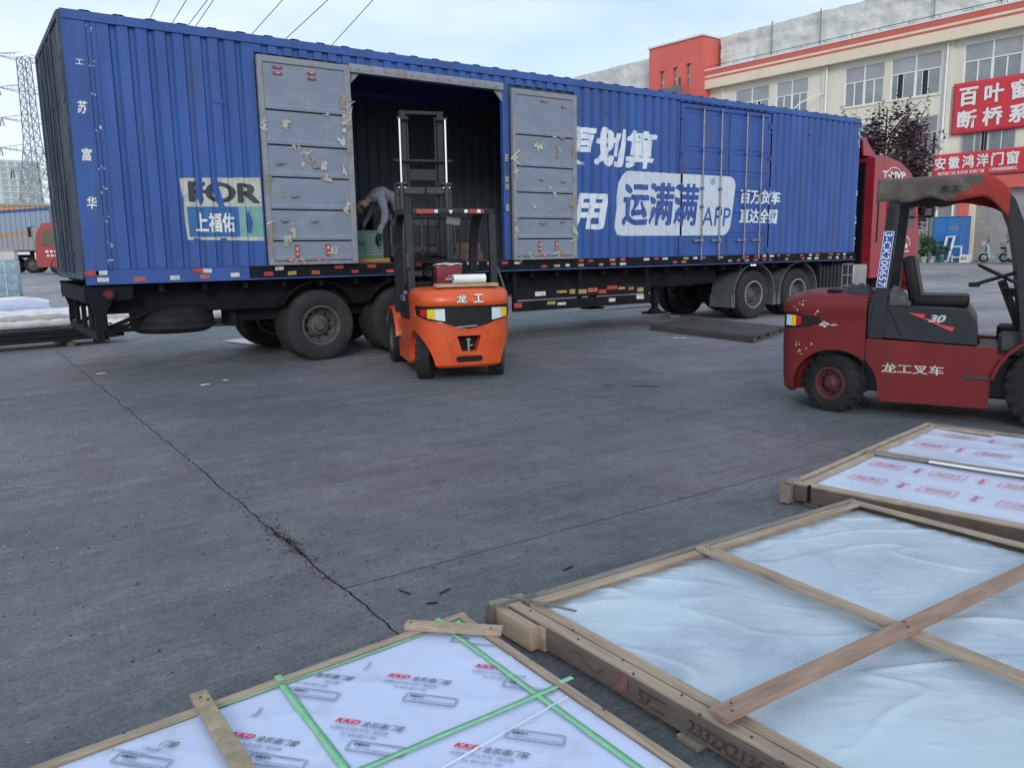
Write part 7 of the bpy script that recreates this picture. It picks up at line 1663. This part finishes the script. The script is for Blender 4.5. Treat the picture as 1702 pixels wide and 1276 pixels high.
def pylon(x, y, H, rz, label, sc=1.0):
    T = thing('lattice_pylon', label, 'pylon', (x, y, 0), rz); 
    z = [0, 8, 15, 21, 26.5, 31, 35.5, 39.5, 43, 46.5, 50, 53.5, 57, 60.5, 63.5]
    def hw(q): return (6.2 * (1 - q / 38) + 1.75 * q / 38) if q < 38 else 1.75 - .35 * (q - 38) / 25
    bm = nb(); r = .13
    for i in range(len(z) - 1):
        a, b = hw(z[i]), hw(z[i + 1]); za, zb = z[i] * H / 63.5, z[i + 1] * H / 63.5
        ca = [(-a, -a), (a, -a), (a, a), (-a, a)]; cb = [(-b, -b), (b, -b), (b, b), (-b, b)]
        for k in range(4):
            j = (k + 1) % 4; beam(bm, (*ca[k], za), (*cb[k], zb), .24, .24); beam(bm, (*ca[k], za), (*cb[j], zb), r, r); beam(bm, (*ca[j], za), (*cb[k], zb), r, r); beam(bm, (*cb[k], zb), (*cb[j], zb), r, r)
            if i < 6: m_ = ((ca[k][0] + ca[j][0]) / 2, (ca[k][1] + ca[j][1]) / 2); beam(bm, (*m_, za), (*cb[k], zb), r, r); beam(bm, (*m_, za), (*cb[j], zb), r, r)
    tag(fin(bm, 'lattice_mast', GALV, T, smooth=False), kind='stuff')
    for zz, ln in ((62.5, 10), (53, 9.5), (44, 9.5), (35, 11), (28.5, 8)):
        for sg in (-1, 1):
            bm = nb(); w = hw(zz); zq = zz * H / 63.5
            tip = (sg * ln, 0, zq + .3)
            for y_ in (-w, w):
                beam(bm, (sg * w, y_, zq), tip, .16, .16); beam(bm, (sg * w, y_, zq + 2.2), tip, .14, .14)
                for q in (.25, .5, .75):
                    p = Vector((sg * w, y_, zq)).lerp(Vector(tip), q); p2 = Vector((sg * w, y_, zq + 2.2)).lerp(Vector(tip), q); beam(bm, p, p2, .08, .08)
            fin(bm, 'crossarm', GALV, T, smooth=False)
            if zz < 60:
                for yy in (-.9, .9):
                    bm = nb(); tube(bm, [(sg * ln * .94, yy * .3, zq), (sg * ln * .94, yy, zq - 2.2)], .16, 5); fin(bm, 'insulator', DARKM, T)
pylon(26.0, 303, 63.5, R(28), 'tall steel lattice pylon at the far left')
def wires():
    W_ = [((26.1, 59.2, 17.87), (28.21, 58.22, 20.28)), ((22.75, 61.49, 17.71), (25.44, 60.16, 20.34)), ((20.76, 62.97, 18.2), (22.66, 62.09, 20.39)), ((17.30, 65.49, 18.84), (18.41, 65.05, 20.47)), ((17.04, 65.73, 19.16), (18.04, 65.31, 20.48)), ((15.84, 66.54, 19.05), (16.74, 66.21, 20.5)), ((14.38, 67.59, 19.21), (15.08, 67.37, 20.53))]
    names = ['rightmost power line crossing the sky above the doorway', 'second power line from the right in the upper sky', 'middle power line rising above the left door leaf', 'right line of the close pair above the trailer', 'left line of the close pair above the trailer', 'power line left of the close pair', 'leftmost power line above the trailer']
    for k, (a, b) in enumerate(W_):
        # a and b fix the line; spread it in depth so that it runs from far away to overhead
        a, b = Vector(a), Vector(b); C = Vector((0, 0, 1.55)); da, db = (a - C), (b - C)
        far = C + (da - (db - da) * 2.0) * 1.5; near = C + (db + (db - da) * 3.0) * .75
        bm = nb(); P = [far.lerp(near, t / 24) for t in range(25)]; tube(bm, P, .032, 5); o = fin(bm, 'power_line', DARKM, None); tag(o, names[k], 'power line', 'power lines crossing the upper left sky')
wires()

# ------------------------------------------------------------------ cargo and the stooping worker
def cargo():
    t = thing('green_carton', 'pale green printed carton on a yellow board inside the open doorway', 'carton', (5.35, 11.85, 1.47))
    bm = nb(); bx(bm, 5.30, 5.80, 11.95, 12.35, 1.475, 1.91); fin(bm, 'carton', mat('green_carton_paper', (.10, .20, .19), .6, 0, .2, 6), t, world=True, bev=.008)
    bm = nb()
    for k in range(7): bx(bm, 5.50, 5.77, 11.944, 11.9485, 1.52 + k * .05, 1.545 + k * .05)
    fin(bm, 'print_line', mat('carton_print', (.20, .25, .24), .6), t, world=True)
    bm = nb(); bx(bm, 5.31, 5.47, 11.943, 11.9475, 1.70, 1.712); fin(bm, 'carton_seam', BLACKM, t, world=True)
    t = thing('yellow_board', 'yellow timber board under the green carton at the truck floor edge', 'board', (5.5, 11.6, 1.405))
    bm = nb(); bx(bm, 5.24, 5.86, 11.85, 12.4, 1.405, 1.472); fin(bm, 'plank', mat('yellow_wood', (.36, .25, .07), .7, 0, .2, 6), t, world=True, bev=.004)
    t = thing('carton_stack', 'dark brown cartons stacked inside the trailer behind the forklift mast', 'carton stack', (7.2, 12.0, 1.4))
    for k, (x0, x1, z0, z1) in enumerate(((6.75, 7.55, 1.405, 1.56), (7.0, 7.5, 1.563, 1.70))):
        bm = nb(); bx(bm, x0, x1, 11.7, 12.6, z0, z1); fin(bm, 'carton', mat('brown_carton_%d' % k, (.11, .07, .06), .7, 0, .2, 6), t, world=True, bev=.006)
    t = thing('profile_bundle', 'upright dark wrapped bundle standing inside the trailer beside the worker', 'bundle', (6.3, 13.2, 1.4))
    for k in range(3):
        bm = nb(); bx(bm, 6.12 + k * .17, 6.27 + k * .17, 13.0, 13.3, 1.402, 2.35 - .2 * k); fin(bm, 'profile', DARKM, t, world=True, bev=.01)
cargo()
def person():
    T = thing('person', 'person in grey work clothes and dark gloves bending over a carton inside the open trailer', 'person', (6.2, 12.2, 1.405)); T.location.x += .0
    J = [Vector(p) + Vector((.09, 0, 0)) for p in [(6.18, 12.30, 2.36), (6.00, 12.27, 2.47), (5.83, 12.23, 2.50), (5.68, 12.20, 2.46), (5.585, 12.18, 2.405), (5.51, 12.17, 2.345),
         (5.72, 12.00, 2.43), (5.745, 11.90, 2.13), (5.60, 11.83, 1.91), (5.575, 11.82, 1.83),
         (5.71, 12.38, 2.42), (5.70, 12.48, 2.16), (5.58, 12.42, 2.00), (5.56, 12.40, 1.96),
         (6.17, 12.18, 2.28), (6.03, 12.13, 1.88), (6.20, 12.12, 1.50), (6.06, 12.12, 1.445),
         (6.20, 12.42, 2.28), (6.12, 12.46, 1.88), (6.33, 12.46, 1.50), (6.19, 12.46, 1.445)]]
    Rr = [.150, .145, .165, .150, .062, .060, .085, .062, .046, .036, .085, .062, .046, .036, .115, .078, .055, .045, .115, .078, .055, .045]
    E_ = [(0, 1), (1, 2), (2, 3), (3, 4), (4, 5), (3, 6), (6, 7), (7, 8), (8, 9), (3, 10), (10, 11), (11, 12), (12, 13), (0, 14), (14, 15), (15, 16), (16, 17), (0, 18), (18, 19), (19, 20), (20, 21)]
    me = bpy.data.meshes.new('body'); me.from_pydata([p - T.location for p in J], E_, []); o = bpy.data.objects.new('body', me); COL.objects.link(o)
    md = o.modifiers.new('skin', 'SKIN'); md.use_smooth_shade = True
    for i, v in enumerate(me.skin_vertices[0].data): v.radius = (Rr[i], Rr[i] * (.82 if i < 4 else 1)); v.use_root = (i == 0)
    sb = o.modifiers.new('s', 'SUBSURF'); sb.levels = 2; sb.render_levels = 2
    bpy.context.view_layer.update(); dg = bpy.context.evaluated_depsgraph_get(); dg.update(); new = bpy.data.meshes.new_from_object(o.evaluated_get(dg)); bpy.data.objects.remove(o)
    for m in (CLOTH, CLOTHD, SKIN): new.materials.append(m)
    L0 = T.location
    for v in new.vertices:
        if (v.co + L0).x > 5.55: v.co += Vector((noise.noise(v.co * 13), noise.noise(v.co * 13 + Vector((4, 0, 0))), noise.noise(v.co * 11 + Vector((0, 6, 0))))) * .017
    for f in new.polygons:
        c = f.center + L0; f.use_smooth = True
        f.material_index = 1 if (c.z < 2.22 and c.x > 5.93) else (2 if (c - J[4]).length < .05 or False else 0)
    b = bpy.data.objects.new('body', new); COL.objects.link(b); b.parent = T
    # head hanging forward: skull, jaw, nose, ears, hair
    H = Matrix.Translation((5.565, 12.165, 2.295)) @ Matrix.Rotation(R(-128), 4, 'Y') 
    bm = nb(); bmesh.ops.create_uvsphere(bm, u_segments=28, v_segments=20, radius=1)
    for v in bm.verts:
        x, y, z = v.co; k = 1 - .22 * max(0, -z) ** 1.5; v.co = Vector((x * .098 * (k if x < 0 else 1), y * .076 * k, z * .118))
        if x > .80 and -.15 < z < .12 and abs(y) < .22: v.co.x += .020 * (1 - abs(y) / .22)          # nose
        if x > .7 and .08 < z < .30 and .2 < abs(y) < .55: v.co.x -= .008                            # eye sockets
        if x > .75 and -.52 < z < -.40: v.co.x -= .005                                                # mouth line
    for s_ in (-1, 1): 
        r = bmesh.ops.create_uvsphere(bm, u_segments=10, v_segments=8, radius=1)
        for v in r['verts']: v.co = Vector((v.co.x * .018 - .005, v.co.y * .008 + s_ * .078, v.co.z * .030))
    bm.transform(H); head = fin(bm, 'head', SKIN, T, world=True, ang=R(80))
    bm = nb()
    for s_ in (-1, 1):
        r = bmesh.ops.create_uvsphere(bm, u_segments=10, v_segments=8, radius=.011)
        for v in r['verts']: v.co += Vector((.086, s_ * .030, .018))
    bm.transform(H); fin(bm, 'eyes', BLACK, head, world=True)
    bm = nb(); bmesh.ops.create_uvsphere(bm, u_segments=28, v_segments=20, radius=1)
    for v in bm.verts: x, y, z = v.co; v.co = Vector((x * .106 - .010, y * .084, z * .124 + .008))
    bmesh.ops.bisect_plane(bm, geom=bm.verts[:] + bm.edges[:] + bm.faces[:], plane_co=(.035, 0, .02), plane_no=(.75, 0, -.65), clear_outer=True)
    bm.transform(H); fin(bm, 'hair', HAIR, head, world=True)
    bm = nb(); bmesh.ops.create_uvsphere(bm, u_segments=20, v_segments=14, radius=1)
    for v in bm.verts: x, y, z = v.co; v.co = Vector((x * .105 + .012, y * .080, z * .060 + .098))
    bm.transform(H); fin(bm, 'cap', mat('olive_cap', (.10, .12, .05), .8, 0, .2, 12), head, world=True)
    # gloves with five bent fingers gripping the carton edge
    def hand(wr, sgn, name='glove'):
        bm = nb(); wv = Vector(wr); palm = wv + Vector((-.03, -.01, -.065)); tube(bm, [wv + Vector((0, 0, .03)), wv, palm.lerp(wv, .4), palm], [.038, .036, .044, .040], 10)
        for k in range(4):
            b = palm + Vector((-.004, (k - 1.5) * .021, -.005)); ln = (.030, .034, .033, .026)[k]; tube(bm, [b + Vector((.0, 0, .03)), b + Vector((-.015, 0, -ln)), b + Vector((-.006, 0, -ln * 2)), b + Vector((.018, 0, -ln * 2.7))], [.013, .012, .011, .009], 7)
        b = wv + Vector((-.0, -sgn * .034, -.03)); tube(bm, [b, b + Vector((-.030, -sgn * .020, -.025)), b + Vector((-.045, -sgn * .012, -.055))], [.015, .013, .011], 7)
        fin(bm, name, BLACK, T, world=True, ang=R(60))
    hand((5.66, 11.82, 1.83), 1); hand((5.64, 12.40, 1.955), -1)
    for x, y in ((6.19, 12.12), (6.32, 12.46)):
        bm = nb(); bx(bm, x - .17, x + .10, y - .05, y + .05, 1.406, 1.49); fin(bm, 'shoe', BLACK, T, world=True, bev=.025, segs=2)
person()

# ------------------------------------------------------------------ litter on the concrete
def litter():
    rnd = random.Random(11)
    def splinter(x, y, l, w, a, label, m=BARK):
        bm = nb(); d = Vector((math.cos(a), math.sin(a), 0)) * l / 2; beam(bm, Vector((x, y, .004)) - d, Vector((x, y, .006)) + d, w * .55, .005); tag(fin(bm, 'wood_splinter', m, None), label, 'splinter')
    splinter(1.57, 3.165, .07, .009, 1.9, 'dark splinter beside the crack before the left crate', BLACKM)
    splinter(1.727, 3.062, .07, .010, .3, 'thin dark splinter near the bubble film crate corner', BLACKM)
    splinter(1.615, 2.986, .05, .015, -.5, 'short dark splinter just beyond the left crate corner', BLACKM)
    splinter(2.35, 2.93, .07, .012, .1, 'tiny dark splinter behind the bubble film crate', BLACKM)
    bm = nb()
    for (cx, cy, rx_, ry_) in ((6.12, 6.88, .09, .03), (6.40, 6.56, .19, .05)):
        P = [(cx + rx_ * math.cos(t) * (.6 + .5 * rnd.random()), cy + ry_ * math.sin(t) * (.5 + .7 * rnd.random()), .0035) for t in [j * 2 * math.pi / 22 for j in range(22)]]; rot = Matrix.Rotation(R(-42), 4, 'Z')
        P = [tuple(Matrix.Translation((cx, cy, 0)) @ rot @ Matrix.Translation((-cx, -cy, 0)) @ Vector(p)) for p in P]; bm.faces.new([bm.verts.new(p) for p in P])
    tag(fin(bm, 'oil_stain', mat('oil_black', (.02, .021, .024), .5), None, smooth=False), kind='structure')
    def specks(name, m, n, area, s0, s1, label):
        bm = nb()
        for k in range(n):
            x, y = area(); s_ = rnd.uniform(s0, s1); a = rnd.uniform(0, 6.28); q = [Vector((s_ * rnd.uniform(.5, 1) * math.cos(a + t), s_ * rnd.uniform(.3, .8) * math.sin(a + t), 0)) for t in (0, 1.3, 2.6, 3.9, 5.1)]
            base = Vector((x, y, .002)); top = bm.verts.new(base + Vector((0, 0, s_ * .5))); ring = [bm.verts.new(base + v) for v in q]
            for i in range(5): bm.faces.new((ring[i], ring[(i + 1) % 5], top))
        tag(fin(bm, name, m, None, smooth=False), label, kind='stuff')
    specks('pale_grit', mat('pale_grit', (.28, .31, .33), .8, 0, .2, 30), 1500, lambda: (rnd.gauss(.1, .75), rnd.gauss(7.6, 1.5)), .003, .012, 'pale grit scattered on the concrete at the left')
    specks('dark_crumbs', mat('dark_crumbs', (.02, .021, .023), .9, 0, .2, 30), 800, lambda: (rnd.uniform(-1, 6.5), rnd.uniform(2.2, 10)), .003, .011, 'dark crumbs and dirt scattered on the concrete')
    specks('light_crumbs', mat('light_crumbs', (.26, .27, .28), .9, 0, .2, 30), 900, lambda: (rnd.uniform(-2, 9), rnd.uniform(2.2, 11)), .003, .010, 'light crumbs of grit scattered on the concrete')
    specks('crack_rubble', mat('crack_rubble', (.06, .065, .07), .95, 0, .3, 30), 380, lambda: (1.36 + rnd.gauss(0, .035), rnd.choice([rnd.gauss(4.15, .25), rnd.gauss(4.15, .3), rnd.uniform(2.6, 9)])), .003, .014, 'crumbled concrete along the jagged crack')
litter()

# ------------------------------------------------------------------ give every loose piece of these parts an object of its own
SPLIT = {'door_post', 'tail_bracket', 'inner_lining', 'stay', 'chassis_beam', 'axle', 'guard_post', 'gusset', 'vent_cover', 'latch_plate', 'rear_frame', 'rivet', 'cross_member', 'underbody_box', 'rod_bracket', 'door_stile', 'spare_carrier', 'door_edge', 'rear_bumper', 'marker_lamp', 'bolt', 'roof_deflector', 'step_rail', 'mirror_glass', 'window_bar', 'indoor_blind', 'rear_wall', 'side_door_frame', 'chassis', 'mast_crosshead', 'fork_carriage', 'floor_plate', 'outer_mast_rail', 'inner_mast_rail', 'sash', 'door_frame', 'latch', 'mudguard', 'strap', 'frame', 'wing_wall', 'eyes', 'print_line', 'green_tape', 'hood_seam', 'decal', 'reflector_mark', 'landing_foot', 'corner_brace', 'fuel_filter', 'side_bracket'}
STUFF = {'torn_tape', 'paint_mark', 'chipped_paint', 'torn_patch', 'door_emblem', 'print_frame', 'print_box'}
def split_loose():
    for o in [q for q in bpy.data.objects if q.type == 'MESH' and q.parent]:
        base = o.name.split('.')[0]
        if base in STUFF and not o.get('kind'): o['kind'] = 'stuff'
        if base not in SPLIT: continue
        bm = nb(); bm.from_mesh(o.data); bm.verts.ensure_lookup_table(); seen = set(); comps = []
        for v in bm.verts:
            if v.index in seen: continue
            st, cc = [v], []
            seen.add(v.index)
            while st:
                a = st.pop(); cc.append(a.index)
                for e in a.link_edges:
                    b = e.other_vert(a)
                    if b.index not in seen: seen.add(b.index); st.append(b)
            comps.append(set(cc))
        if 1 < len(comps) <= 60:
            for k, cset in enumerate(comps):
                b2 = bm.copy(); bmesh.ops.delete(b2, geom=[v for v in b2.verts if v.index not in cset], context='VERTS')
                if k == 0: me = bpy.data.meshes.new(base); b2.to_mesh(me); 
                else: me = bpy.data.meshes.new(base); b2.to_mesh(me)
                for m in o.data.materials: me.materials.append(m)
                if k == 0: first = me
                else:
                    n = bpy.data.objects.new(base, me); COL.objects.link(n); n.parent = o.parent; n.matrix_basis = o.matrix_basis.copy()
                b2.free()
            o.data = first
        bm.free()
split_loose()
bpy.context.view_layer.update()
